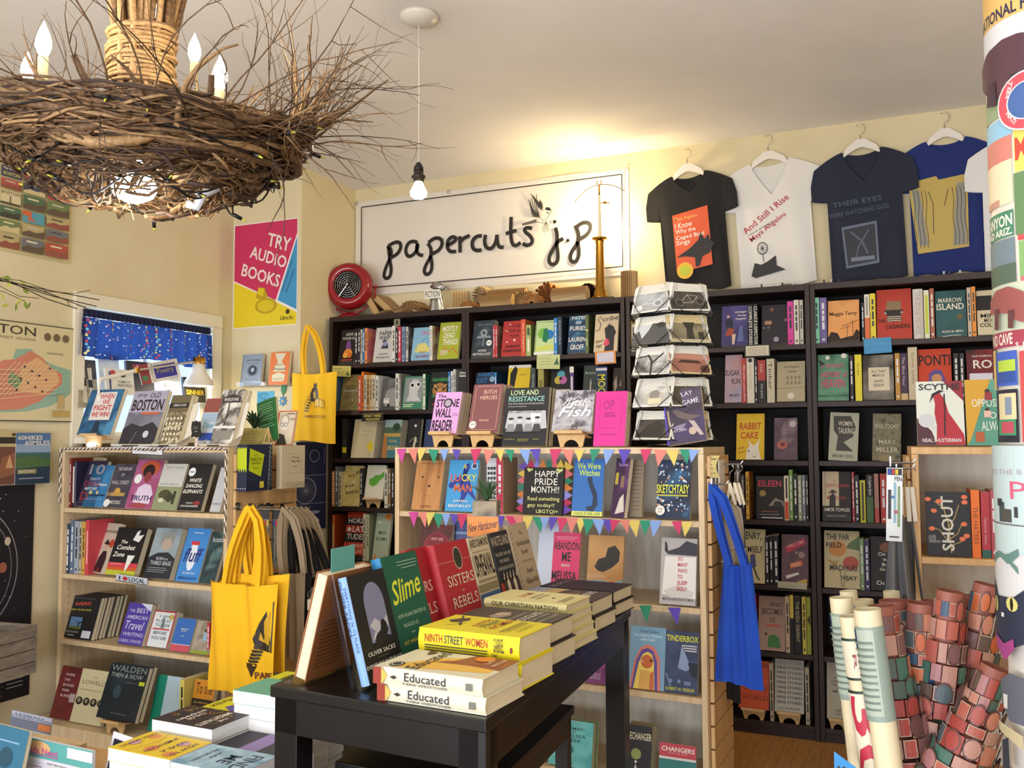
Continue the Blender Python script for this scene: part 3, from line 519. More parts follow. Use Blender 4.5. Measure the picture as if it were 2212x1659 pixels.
SH(0, 'books on the top shelf of the rightmost bookcase', [
 ('s',1760,1771,643,'7ccaa8'),('s',1772,1787,643,'6b5d9c'),
 ('f',1789,1857,649,'~e0924a,e8a868,c86a2a,2.5','orange sunset cover with black construction cranes','orange crane cover',[B('Maggie Terry',.05,.60,.93,.72,'3a1a10'),P('2a1a14',(0,0),(1,0),(1,.22),(.9,.28),(.8,.12),(.6,.1),(.4,.06),(.3,.2),(.1,.24),(0,.1)),L('2a1a14',.015,(.8,.1),(.78,.5)),L('2a1a14',.015,(.45,.36),(.98,.5)),L('2a1a14',.012,(.62,.08),(.62,.36)),L('2a1a14',.012,(.4,.3),(.72,.36))]),
 ('s',1862,1868,654,'1e1d1f'),('s',1869,1880,636,'dedad0',[R(0,0,1,.5,'d86a2e'),R(.3,.55,.7,.95,'9a9080')]),('s',1881,1893,634,'e0cd28'),
 ('f',1895,1971,625,'b43a2a','red cover with a vintage typewriter','red typewriter cover',[P('8a7456',(.27,.56),(.3,.76),(.7,.76),(.7,.56)),R(.23,.5,.75,.58,'2c2420'),P('2c2420',(.28,.34),(.3,.5),(.7,.5),(.72,.34)),C(.25,.52,.04,'998'),C(.72,.52,.04,'998'),R(.3,.35,.7,.37,'c8b8a0'),R(.3,.39,.7,.41,'c8b8a0'),R(.3,.43,.7,.45,'c8b8a0'),B('THE',.04,.33,.24,.40,'3a1612'),B('CASSANDRA',.26,.2,.96,.29,'3a1612')],{'n':1}),
 ('s',1974,1996,624,'cfc8c0',[T('THE BONE PEOPLE',.25,.1,.75,.95,'b0a8a0',-90)],{'hard':True}),('s',1997.5,2009,627,'dcdcc0',[R(.2,.1,.8,.9,'bcc83a')]),('s',2010.5,2020,623,'a25e40'),
 ('f',2023,2090,628,'~1e4a4e,2c5c60,163838,4.','deep teal cover with white serif title','deep teal cover',[T('MARROW',.1,.74,.88,.84,'e4dcc8'),B('ISLAND',.04,.58,.93,.72,'e4dcc8'),C(.78,.42,.1,'6a5a34'),T('ALEXIS M. SMITH',.18,.08,.87,.13,'e4dcc8'),L('d8d8d0',.02,(.2,0),(.5,.02),(.8,.02))]),
 ('s',2091.5,2100,621,'c0b09c'),('s',2101,2110,619,'e08e2e'),
 ('f',2113,2162,627,'cfc4a4','cream cover with a black picture panel, half hidden by the papered column','cream black-panel cover',[R(0,.55,.9,.88,K),B('MIN',.15,.38,.8,.47,K),B('MOO',.3,.28,.8,.36,K),B('COLL',.1,.17,.8,.26,K)]),
])
SH(1, 'books on the second shelf of the rightmost bookcase', [
 ('f',1767,1834,766,'~4e8468,629678,3c6a54,10.','green leafy cover with pink block letters','green pink-lettered cover',[T("A PEOPLE'S",.1,.70,.85,.80,'c8446a'),B('HISTORY of',.1,.5,.95,.62,'c8446a'),B('HEAVEN',.12,.28,.88,.46,'c8446a'),T('Mathangi Subramanian',.03,.07,.97,.13,'1c2c24'),C(.32,.93,.07,W),C(.85,.96,.09,W),P('1f3a28',(0,.9),(.25,.8),(.1,.75))]),
 ('s',1837,1845,768,'2a1a26'),('s',1848,1863,766,'e4d422',[T('Gorsky',.25,.55,.7,.82,'2a2a1a',-90)]),
 ('f',1865,1932,767,'~a8a294,3a3834,c8c0ae,3.','blurred grey photo cover with a cream title box','cream title box cover',[R(.18,.2,.86,.72,'d8cdb2'),T('ALL THAT',.28,.60,.76,.66,'3a342a'),T('MAN IS',.32,.51,.7,.57,'3a342a'),T('DAVID',.36,.38,.66,.44,'3a342a'),T('SZALAY',.34,.29,.7,.35,'3a342a')]),
 ('s',1935,1946,763,'b8872e'),('s',1947,1962,763,'3b2140',[R(0,0,1,.14,'c8a870'),T('The Blind Hour',.25,.3,.65,.92,'b8a0b8',-90)]),('s',1963.5,1984,750,'c9ba9c',[T('Gone away',.3,.3,.7,.9,'8a7c60',-90)]),
 ('f',1986,2058,754,'c8401f','scarlet cover with heavy black title and a purple masked face','scarlet masked face cover',[B('PONTI',.02,.66,.97,.88,'1c1214'),P('5a4a98',(.3,.3),(.32,.5),(.5,.58),(.7,.56),(.85,.3),(.8,.1),(.3,.1)),C(.55,.4,.16,'c89060',.09),P('9ab0d8',(.35,.1),(.42,.34),(.58,.3),(.6,.1))]),
 ('s',2062,2073,763,'1b191b'),('s',2075,2085,763,'201e20'),
 ('f',2091,2150,755,'~1e1418,8a2030,6.','black and crimson cover with giant white initials, beside the column','crimson initials cover',[T('TADE THOMPSON',.2,.84,.95,.88,W),B('RO',.25,.6,.95,.78,W),R(.1,.02,.95,.5,'dde')]),
])
SH(2, 'books on the third shelf of the rightmost bookcase', [
 ('f',1789,1852,890,'a8ac98','grey-green cover with a dark profile head cut by hand lettering','dark profile head cover',[P('3a3834',(.12,.92),(.72,.93),(.9,.7),(.82,.5),(.5,.38),(.85,.2),(.25,.2),(.3,.5),(.15,.62)),T('WOMEN',.3,.72,.78,.82,'d8d2be'),T('TALKING',.3,.56,.85,.68,'d8d2be'),T('MIRIAM TOEWS',.15,.06,.85,.13,'5a5c50')],{'roll':3}),
 ('f',1884,1946,893,'~6a6650,7c775e,4c4836,30.','olive patterned cover with pale wide capitals','olive patterned cover',[B('BILOXI',.08,.68,.9,.78,'aaa68c'),T('MARY',.22,.35,.82,.44,'ccc6ac'),T('MILLER',.15,.18,.9,.28,'ccc6ac'),C(.5,.05,.3,'8a7a58',.08)],{'roll':2}),
])
SH(3, 'books on the fourth shelf of the rightmost bookcase', [
 ('f',1777,1839,1019,'201c1c','black cover with a pale panel and a man in hat and coat from behind','man in hat cover',[R(.0,.3,.58,1,'c8b898'),L('2a2422',.012,(.1,.3),(.1,1)),L('2a2422',.012,(.0,.55),(.14,.55)),T('A',.4,.78,.46,.83,'b04238'),T('GENTLEMAN',.1,.68,.93,.75,'b04238'),T('IN',.42,.57,.5,.62,'b04238'),T('MOSCOW',.16,.43,.83,.50,'b04238'),P('26221f',(.24,.3),(.26,.5),(.38,.56),(.46,.5),(.46,.3)),R(.22,.56,.5,.58,'26221f'),C(.36,.59,.07,'26221f'),T('AMOR TOWLES',.06,.19,.95,.26,W),T('RULES OF CIVILITY',.15,.08,.85,.12,'aaa')],{'n':1}),
 ('s',1842,1847,1020,'b03a3c'),('s',1848,1857,1028,'242224'),('s',1859,1871,1038,'c8c02c',[R(.3,.05,.7,.95,'3a3a12')]),('s',1873,1888,1027,'17181a',[R(0,0,1,.54,'3c5c2e'),T('A Captive Spirit',.3,.58,.75,.97,W,-90)]),('s',1890,1900,1024,'a8786a',[R(0,0,1,.3,'b04238')]),('s',1903,1917,1024,'b03830'),
])
SH(4, 'books on the fifth shelf of the rightmost bookcase', [
 ('f',1781,1858,1147,'c4b68c','cream cover with orange and red blossoms and heavy dark capitals','orange blossom cover',[C(.38,.68,.25,'c8873c',.14),C(.75,.44,.22,'b04a38',.12),P('5a7248',(.7,.78),(1,.92),(1,.66),(.62,.7)),P('a88a48',(.05,.5),(.3,.45),(.42,.5),(.3,.36)),L('5a6a3a',.02,(.45,.3),(.5,.02)),L('5a6a3a',.02,(.6,.3),(.55,.02)),B('THE FAR',.06,.84,.72,.94,'2e2618'),B('FIELD',.06,.70,.5,.79,'2e2618'),B('MADHURI',.16,.30,.93,.40,'2e2618'),B('VIJAY',.48,.12,.93,.22,'2e2618')]),
 ('s',1859,1868,1165,'7c9c70'),('s',1869,1880,1167,'393262'),
 ('f',1882,1948,1160,'141214','black cover with large white serif words over a blurred back','white serif words cover',[C(.6,.8,.3,'7a4a34',.1),T('On Ear',.25,.64,.82,.71,W),T("We're",.4,.54,.82,.60,W),T('Brief',.38,.45,.8,.51,W),T('Gorge',.3,.35,.82,.42,W),T('Ocean',.18,.1,.82,.18,W)]),
])
SH(6, 'books on the bottom shelf of the rightmost bookcase', [
 ('f',1787,1835,1428,'b4ac94','putty grey cover with small black capitals, behind the gift wrap','putty grey cover',[P(K,(.45,.84),(.55,.87),(.62,.84)),T('A NEW',.3,.68,.75,.72,K),T('LITERARY',.22,.62,.8,.66,K),T('HISTORY',.26,.56,.78,.60,K),T('OF',.45,.51,.55,.54,K),T('AMERICA',.24,.45,.8,.49,K),T('STAFF',.4,.13,.65,.17,'222'),T('PICK',.42,.07,.63,.11,'222')],{'lift':.04,'stand':.038}),
])
# notes hanging on shelf edges
def note(x0,y0,x1,y1,col,label,ops,roll=0): bksign(x0,y0,x1,y1,YB-.006,col,label,ops,t=.0015,roll=roll,cat='note card',name='shelf_note')
note(717,789,757,812,'d3cb72','yellow shelf note with a small fir tree, left bookcase edge',[R(.08,.7,.55,.74,'6a6a30'),R(.08,.45,.7,.48,'9a9a50'),R(.08,.3,.65,.33,'9a9a50'),P('4a6a3a',(.75,.1),(.95,.1),(.85,.5))],3)
note(1159,765,1209,796,'c8cf8e','pale green note card below the blue profile head cover',[R(.1,.3,.6,.33,'8a9a60'),R(.1,.5,.65,.53,'8a9a60'),R(.1,.7,.6,.73,'8a9a60'),P('3a6a4a',(.75,.3),(.97,.3),(.87,.8))],2)
note(1286,759,1331,787,'e0924a','orange-bordered note card below the pink flower figure cover',[R(.1,.12,.9,.88,'d0ccd8'),R(.2,.7,.5,.72,'888')],-2)
note(1608,744,1664,771,'1c1a1a','cream review card in a black holder on the shelf behind the rack',[P('d2ccb4',(.06,.1),(.95,.1),(.95,.9),(.06,.9))]+[R(.12,.2+.13*i,.85,.23+.13*i,'8a8474') for i in range(5)])
note(1867,731,1927,764,'3a8cc0','torn blue paper note on the rightmost bookcase shelf',[L('6ab0d8',.01,(.02,.6),(.5,.62),(.98,.56)),L('6ab0d8',.01,(.3,.25),(.98,.2))],-2)
note(1680,1257,1743,1271,'b8b8a0','pale strip label under the signboards cover',[R(.1,.3,.6,.36,'777')],1)
note(1592-2,1568-400,1594,1170,'b8b8a0','x',[]) if False else None
# ================= books in and on the low cases =================
W='ece8de'; K='151416'
def LH(fr, D, z, group, items, **kw): shelf(fr, D, z, group, items, **kw)
dC = CC_D+.05
LH(RB, CC_D+.03, 1.371, 'books standing on top of the middle case', [
 ('f',928,985,848,'d8a0da','lilac cover with huge condensed black capitals, on a plywood stand','lilac black-capitals book',[B('The',.1,.86,.42,.95,K),B('STONE',.08,.63,.95,.83,K),C(.52,.73,.17,'22202a'),C(.52,.73,.12,'a8a0b0'),B('WALL',.08,.38,.72,.60,K),T('THE NEW YORK',.76,.46,.96,.48,K),T('PUBLIC LIBRARY',.76,.42,.96,.44,K),B('READER',.05,.06,.82,.32,K)],{'yb':942,'lift':.048,'stand':.045,'n':3,'cc':'9a5a4a','tilt':18}),
 ('f',1009,1074,831,'7c4c50','mauve-brown clothbound look book with a gold line border, on a plywood stand','mauve gold-border book',[L('d8a890',.012,(.14,.06),(.1,.1),(.1,.92),(.14,.96),(.88,.96),(.92,.92),(.92,.1),(.88,.06),(.14,.06)),T('BUTCH',.38,.80,.80,.88,'e0b8a0'),T('HEROES',.27,.68,.84,.76,'e0b8a0'),T('Ria Brodell',.35,.23,.66,.28,'e0b8a0',0,.2),C(.15,.16,.12,'ddd8d0'),T('signed',.08,.15,.22,.19,'333')],{'yb':941,'lift':.048,'stand':.045,'n':2,'tilt':18,'t':.025}),
 ('f',1083,1178,838,'17191f','large black photobook with rainbow capitals over a crowd photograph','black rainbow-capitals photobook',[B('LOVE AND',.12,.87,.76,.96,'b8d0a0'),B('RESISTANCE',.08,.76,.90,.85,'8ac0b8'),T('Out of the Closet into the Stonewall Era',.08,.71,.9,.74,'ccc'),T('Introduction by Roxane Gay',.08,.66,.5,.685,'ccc'),P('b8bcc2',(.05,.3),(.1,.6),(.95,.6),(1,.3),(.5,.24)),T('GAY LIBERATION FRONT',.1,.56,.88,.63,'1a1a1a'),R(.62,.4,.85,.55,'e8ecf0')]+[C(.18+.2*i,.42+.02*(i%2),.06,'c8c8c8') for i in range(4)]+[C(.18+.2*i,.46+.02*(i%2),.06,'26262a',.02) for i in range(4)]+[P('3a3c42' if i%2 else '8a8c90',(.08+.2*i,.24),(.12+.2*i,.37),(.24+.2*i,.37),(.28+.2*i,.24)) for i in range(4)]+[T('Photographs by',.08,.10,.3,.12,'c8c050'),T('From The New York',.38,.10,.62,.12,'c8c050'),T('Public Library',.38,.07,.6,.09,'c8c050'),T('Edited by',.72,.10,.86,.12,'c8c050')],{'n':2,'ct':.022,'tilt':12}),
 ('f',1191,1277,844,'~8c8a92,b8b6c0,54525c,18.','silver-grey photographic cover with white script title, on a plywood stand','silver script-title book',[L('3a383e',.03,(.1,.85),(.35,.7),(.6,.8),(.8,.65),(.95,.75)),L('3a383e',.025,(.3,1),(.4,.75),(.2,.6)),L('f4f2f4',.022,(.22,.62),(.35,.8),(.42,.84),(.36,.68),(.3,.58),(.46,.62),(.5,.7)),T('ittle',.42,.62,.92,.80,'f4f2f4',0,.35),T('Fish',.12,.36,.95,.60,'f4f2f4',0,.35,.012),T('CASEY PLETT',.25,.05,.8,.10,'e4c8b0'),R(0,0,.9,.03,'a8a6b0')],{'yb':944,'lift':.048,'stand':.045,'tilt':18,'t':.028}),
 ('f',1281,1349,846,'d42c92','hot pink paperback with faint stamped title','hot pink paperback',[L('a82078',.012,(.16,.32),(.16,.88),(.86,.88),(.86,.32),(.16,.32)),B('OP',.26,.66,.6,.84,'a82078'),R(.3,.58,.62,.61,'a82078'),R(.3,.53,.66,.56,'a82078'),R(.25,.2,.7,.22,'b02480')],{'n':2,'cc':'a88a70','ct':.015}),
 ('f',1443,1528,846,'~4c3c70,3a3040,6a5a7a,4.','purple cover with chalky white capitals and a swooping whale shape','purple whale cover',[T('WE PLAY',.08,.84,.78,.95,'d8d4e0',4),T('A GAME',.32,.68,.92,.80,'d8d4e0',4),P('6a5a58',(.2,.62),(.3,.64),(.6,.52),(.95,.45),(.6,.4),(.35,.48)),P('8a7a98',(.15,.3),(.4,.24),(.55,.36),(.3,.34)),P('b8a8a8',(.6,.4),(.75,.38),(.95,.1),(.85,.1)),C(.68,.2,.1,'c0a898'),T('DUY DOAN',.18,.22,.52,.27,'d8d4e0'),R(.0,.0,.04,1,'5a48c0')],{'roll':-9,'tilt':12,'yb':964,'scol':'4a3cb0'}),
], tilt=12)
LH(RB, dC-.03, CZ[0], 'books on the pennant-hung upper shelf of the middle case', [
 ('f',888,948,995,'~b07a46,c08a54,a06c3c,2.5,12.,12.,1.','plain plywood-grain cover with dot eyes and a short line mouth','plywood face cover',[T('DAVID SEDARIS',.2,.92,.9,.96,'6a3c1e'),C(.27,.66,.04,'4a2a14'),C(.85,.66,.03,'4a2a14'),C(.55,.48,.045,'4a2a14'),R(.4,.28,.62,.285,'4a2a14'),T('CALYPSO',.3,.05,.7,.09,'6a3c1e')],{'yb':1096,'tilt':14,'t':.026}),
 ('f',960,1024,994,'3f9ad6','sky blue cover with a dark blue horse under red and yellow capitals','blue horse cover',[P('2a3c98',(.5,.9),(.68,.94),(.7,.86),(.58,.8),(.5,.7),(.3,.66),(.1,.5),(.2,.48),(.35,.56),(.45,.44),(.5,.3),(.45,.16),(.6,.18),(.72,.36),(.98,.22),(1,.26),(.82,.46),(.75,.6),(.6,.7),(.56,.78)),C(.14,.5,.1,'2a3c98'),B('A',.47,.82,.6,.93,'d8c850'),B('LU',.08,.58,.42,.72,'d85a3a'),B('CKY',.46,.58,.96,.72,'d8d050'),B('MAN',.24,.38,.84,.52,'d86a3a'),T('JAMEL',.25,.17,.78,.22,W),T('BRINKLEY',.12,.08,.9,.13,W),C(.86,.88,.1,'dde4ec'),C(.86,.88,.075,'26406a')],{'yb':1105,'tilt':14,'t':.02}),
 ('f',1051,1068,990,'d8dce4','angled cover patterned in black and white bars behind the small plant','black and white barred cover',[R(.1+.3*(i%3),.06+.09*(i//3),.3+.3*(i%3),.11+.09*(i//3),K) for i in range(27)],{'yaw':25,'yb':1098}),
 ('s',1072,1087,990,'b0254c',None,{'cov':'a89078','w':.13}),
 ('f',1234,1300,992,'2c6cba','royal blue cover with lime serif title above a curled black cat','lime title black cat cover',[B('We Were',.1,.82,.88,.93,'c8e050'),B('Witches',.18,.70,.86,.81,'c8e050'),P('1a2c4c',(.45,.66),(.6,.7),(.64,.58),(.8,.4),(.84,.2),(.7,.08),(.5,.1),(.45,.16),(.66,.18),(.68,.34),(.55,.5)),R(0,0,1,.08,'d8e070'),T('A NOVEL BY ARIEL GORE',.06,.015,.94,.065,'2a4a2a')],{'yb':1104}),
 ('f',1318,1352,990,'~5a3468,3c2848,7a4a8a,5.','angled purple cover with a yellow window and lace triangle','purple lace cover',[T('The Summer',.2,.86,.9,.92,'c8a8d8'),R(.08,.55,.3,.75,'b8a840'),P('d8d4cc',(.3,.05),(.55,.32),(.8,.4),(.95,.1)),R(.5,.5,.75,.7,'8a7060')],{'yaw':-22,'yb':1108}),
 ('f',1359,1386,994,'8c7c66','open tan back cover with lines of small dark text','tan text panel',[R(.15,.12+.07*i,.85,.13+.07*i,'5a4e40') for i in range(12)],{'yb':1108,'back':.03}),
 ('f',1417,1490,994,'~17355c,0e1c38,2f6a9a,8.','midnight blue cover scattered with white dots and yellow title','midnight dotted cover',[C(random.uniform(.05,.95),random.choice([random.uniform(.6,.97),random.uniform(.12,.36)]),random.uniform(.015,.045),random.choice(['c8d8e0','90b0c8','d8dce0','c08868'])) for _ in range(60)]+[B('SKETCHTASY',.02,.42,.98,.57,'d8d83a'),R(.04,.37,.95,.40,'a8a840'),C(.15,.13,.14,'e4e2da'),T('STAFF',.07,.14,.23,.17,K),T('PICK',.09,.09,.21,.12,K)],{'yb':1109}),
], tilt=11)
LH(RB, dC-.03, CZ[1], 'books on the second shelf of the middle case', [
 ('f',897,966,1133,'~6e3232,4e2a2c,8a4440,4.','maroon cover with a pale ring around small capitals','maroon ring cover',[C(.55,.62,.42,'982c3c'),C(.55,.62,.39,'~8a2436,6e1c2c,5.'),T('WHY ARE',.36,.74,.74,.79,'d8a8a8'),T('SO AFRAID OF',.24,.60,.86,.65,'d8a8a8'),R(.3,.38,.7,.40,'a86a6a')],{'yb':1262}),
 ('f',968,1008,1126,'4a5c90','slate blue cover, standing behind the clear display','slate blue cover',[R(.1,.8,.9,.84,'8a98c0')],{'yb':1270,'back':.03}),
 ('f',1156,1198,1128,'c8d4ec','plain pale blue-white card panel','pale blue panel',[],{'yb':1285,'t':.006}),
 ('f',1188,1247,1150,'da3c72','magenta-pink cover with black hand-cut capitals','magenta hand-cut capitals cover',[B('ABANDON',.03,.72,.97,.85,'1c1218'),B('ME',.35,.54,.68,.69,'1c1218'),T('MEMOIRS',.34,.46,.66,.50,W,0,.2),B('MELISSA',.02,.24,.92,.39,'1c1218'),B('FEBOS',.16,.08,.76,.21,'1c1218'),R(.1,.92,.9,.93,'f0a0b8'),R(.15,.89,.8,.90,'f0a0b8')],{'yb':1286}),
 ('f',1265,1342,1157,'~b8844c,c89a62,a8743c,2.5','wood-toned cover with the shadow of a head on a blue cloth','head shadow cover',[P('7aa0b4',(0,.0),(0,.28),(.4,.3),(.7,.26),(1,.32),(1,0)),P('26201c',(.2,.5),(.3,.62),(.5,.66),(.55,.8),(.75,.85),(.9,.75),(.88,.6),(.7,.5),(.45,.42),(.3,.44)),P('c8a078',(.0,.4),(.5,.38),(.55,.34),(0,.3)),C(.7,.2,.14,'c84c34'),T('ANDRE ACIMAN',.1,.12,.85,.17,'4a6a7c')],{'yb':1288}),
 ('f',1424,1502,1163,'b8b4b4','grey cover of a crumpled white pillow with red block words','white pillow cover',[P('e8e6e4',(.06,.15),(.12,.72),(.98,.72),(1,.1)),P('2a2a3a',(.1,.8),(.1,.95),(.16,.92),(.2,.8),(.5,.86),(.7,.96),(1,.92),(1,.74),(.2,.75)),P('d0ccca',(.1,.2),(.5,.3),(.95,.2),(.9,.12),(.3,.1))]+[B(t_,.48,.66-.09*i,.48+.28*k_,.72-.09*i,'c04a4a') for i,(t_,k_) in enumerate((('SO',.5),('MANY',1),('WAYS',.95),('TO',.5),('SLEEP',1),('BADLY',1)))]+[T('MATTILDA BERNSTEIN SYCAMORE',.1,.06,.95,.10,'3a3a3a')],{'yb':1302}),
], tilt=11)
LH(RB, dC-.03, CZ[2], 'books on the third shelf of the middle case', [
 ('f',1262,1310,1382,'~54285a,8a3a78,3a2048,4.','plum cover with pink contour swirls, seen past the black table','plum swirl cover',[L('d85a8a',.04,(.3,.1),(.2,.4),(.5,.7),(.9,.75)),L('c8507a',.04,(.5,.1),(.45,.4),(.7,.58),(1,.6)),L('a84a8a',.04,(.7,.1),(.7,.35),(.95,.45))]+[R(.1,.1+.03*i,.7,.11+.03*i,'b8b0c8') for i in range(5)],{'yb':1474}),
 ('f',1357,1434,1354,'78a4c0','pale blue cover with an orange and yellow owl ringed in purple','owl cover',[T('David Sedaris',.28,.90,.82,.95,'26405a'),T("Let's Explore Diabetes",.1,.83,.9,.88,'d8e4ec'),T('with Owls',.3,.77,.7,.82,'d8e4ec'),P('d07a70',(.02,0),(.14,.44),(.3,.66),(.5,.72),(.7,.68),(.86,.5),(.9,0)),P('5a4898',(.08,0),(.2,.44),(.34,.62),(.5,.66),(.66,.62),(.78,.46),(.82,0)),P('e8d060',(.14,0),(.27,.42),(.38,.56),(.52,.6),(.64,.56),(.7,.42),(.74,0)),C(.5,.44,.17,'c86830',.11),C(.62,.46,.035,K),C(.38,.44,.02,W),P('d8a850',(.28,0),(.32,.3),(.58,.3),(.6,0)),P('c86838',(.6,0),(.6,.26),(.7,.3),(.72,0))],{'yb':1492}),
 ('f',1434,1506,1364,'~26304a,3c4a6e,182034,5.','blue-black cover with yellow condensed title over a tilted street photo','blue-black street photo cover',[B('TINDERBOX',.03,.83,.99,.93,'d8d832'),P('8a9ac0',(.4,.4),(.5,.78),(.8,.42),(.65,.36)),R(.5,.76,.95,.78,'ccc'),R(.55,.72,.95,.74,'ccc'),R(.6,.68,.95,.70,'ccc'),L('8aa0c8',.03,(.05,.3),(.2,.1)),P('101828',(.7,.5),(.98,.5),(.98,.25),(.8,.3)),R(.15,.16,.25,.22,'6a80a8'),R(.4,.16,.5,.22,'6a80a8'),R(.6,.14,.8,.2,'6a80a8'),T('ROBERT W. FIESELER',.06,.04,.92,.09,'d8d832')],{'yb':1502}),
], tilt=11)
LH(RB, dC-.03, CZ[3], 'books on the bottom shelf of the middle case', [
 ('f',866,900,1600,'6a4a8a','violet magazine low in the middle case behind the table leg','violet magazine',[R(.1,.3,.9,.6,'a88ac0')]),
 ('f',1089,1172,1568,'c2409c','magenta cover with black and white tall capitals','magenta tall-capitals cover',[B('JOHN WATERS',.08,.84,.96,.93,'2a1424'),B('MAKE',.28,.62,.78,.78,W),B('TROUBLE',.12,.42,.92,.58,W)]),
 ('f',1184,1277,1556,'~58b8b8,74c8c4,4aa4a8,9.','turquoise mottled cover with fine dark capitals','turquoise cover',[T('READ IT NOW',.38,.94,.66,.96,'2a5a60'),T('MERMAID',.32,.80,.80,.86,'1c4a52'),T('IN',.52,.74,.6,.78,'1c4a52'),T('CHELSEA',.24,.64,.84,.71,'1c4a52'),T('CREEK',.32,.54,.74,.61,'1c4a52'),C(.5,.38,.08,'3a8088')],{'n':3,'ct':.01,'cc':'7a8a5a'}),
 ('f',1350,1405,1567,'1c1c1a','glossy black cover with cream condensed capitals','glossy black cover',[B('TECHANGER',.02,.72,.98,.86,'d8d0b0'),C(.4,.45,.2,'8a9a50'),C(.4,.3,.05,'ddd'),P('ccc',(.3,.1),(.4,.26),(.5,.1))],{'n':2,'cc':'8a7a5a'}),
 ('f',1422,1502,1608,'2c7a78','red and teal cover with white cartoon capitals','red and teal cover',[R(0,.66,1,1,'c03c48'),B('CHANGERS',.06,.80,.96,.92,W),T('BOOK ONE: DREW',.25,.74,.78,.78,'e0a0a0'),R(0,.6,1,.66,'d8d8d0')]),
], tilt=11)
# happy pride board with paper triangles
pu0, pz0 = RB.at(1128, 1104, dC); pu1, _ = RB.at(1214, 1104, dC); _, pz1 = RB.at(1170, 1010, dC)
pb = empty('chalkboard_sign', RB.W(pu0, dC, CZ[0]+.001), (radians(-8),0,RB.th), 'black chalkboard with chalk greeting, ringed by coloured paper triangles', 'sign')
pw = pu1-pu0; ph = pz1-CZ[0]; box('board', (0,0,0), (pw,.012,ph), mat('131312',.6), pb)
art([T('HAPPY',.28,.80,.9,.93,W),T('PRIDE',.28,.63,.85,.77,W),T('MONTH!!',.2,.46,.9,.60,W),T('Read something',.12,.27,.92,.38,'e0e090'),T('gay today!!',.12,.14,.8,.24,'e0e090'),T('LBGTQI+',.35,.02,.9,.11,'e0e090'),P('c8d080',(.12,.9),(.06,.97),(.12,.99),(.16,.96),(.2,.99),(.22,.95)),P('c8d080',(.88,.88),(.8,.96),(.86,.99),(.9,.96),(.96,.99),(.98,.94))], pw, ph, lambda x,y,l: (x,-l,y), 'chalk_lettering', pb)
tc_ = ['b8305a','d8b848','2a7a60','8a8ad0','6a48a8','d06a70','c8783a']
for i in range(22):
    if i < 7: a_, s_ = 'L', i/6
    elif i < 13: a_, s_ = 'T', (i-7)/5
    elif i < 20: a_, s_ = 'R', (i-13)/6
    else: continue
    q = MB()
    if a_ == 'L': y_ = .0+s_*ph*.9; tri = [(.004,y_),(.004,y_+.045),(-.034,y_+.022)]
    elif a_ == 'R': y_ = .0+s_*ph*.9; tri = [(pw-.004,y_+.045),(pw-.004,y_),(pw+.034,y_+.022)]
    else: x_ = s_*(pw-.04); tri = [(x_,ph-.004),(x_+.04,ph-.004),(x_+.02,ph+.034)]
    q.prism(tri, .012+.0006*(i%3), .0126+.0006*(i%3)); q.obj('paper_triangle', mat(tc_[(i*3)%7],.7), pb)
# clear acrylic ledges
def ledge(fr, D, z, u0, u1, lab, h=.03, back=.10):
    r = empty('acrylic_ledge', fr.W(u0,D,z), (0,0,fr.th), lab, 'acrylic holder'); W_ = u1-u0
    q = MB(); q.box(0,0,0,W_,.003,h); q.box(0,.0031,0,W_,back,.003); q.obj('lip', ACR, r)
    q = MB(); T_ = Matrix.Translation((0,back,0)) @ Matrix.Rotation(radians(-12),4,'X'); q.box(0,0,0,W_,.003,.20,0,T_); q.obj('back_sheet', ACR, r)
ledge(RB, dC-.045, CZ[1]+.0005, RB.at(1345,1290,dC)[0], CC1-.024, 'clear acrylic book ledge beside the white pillow cover')
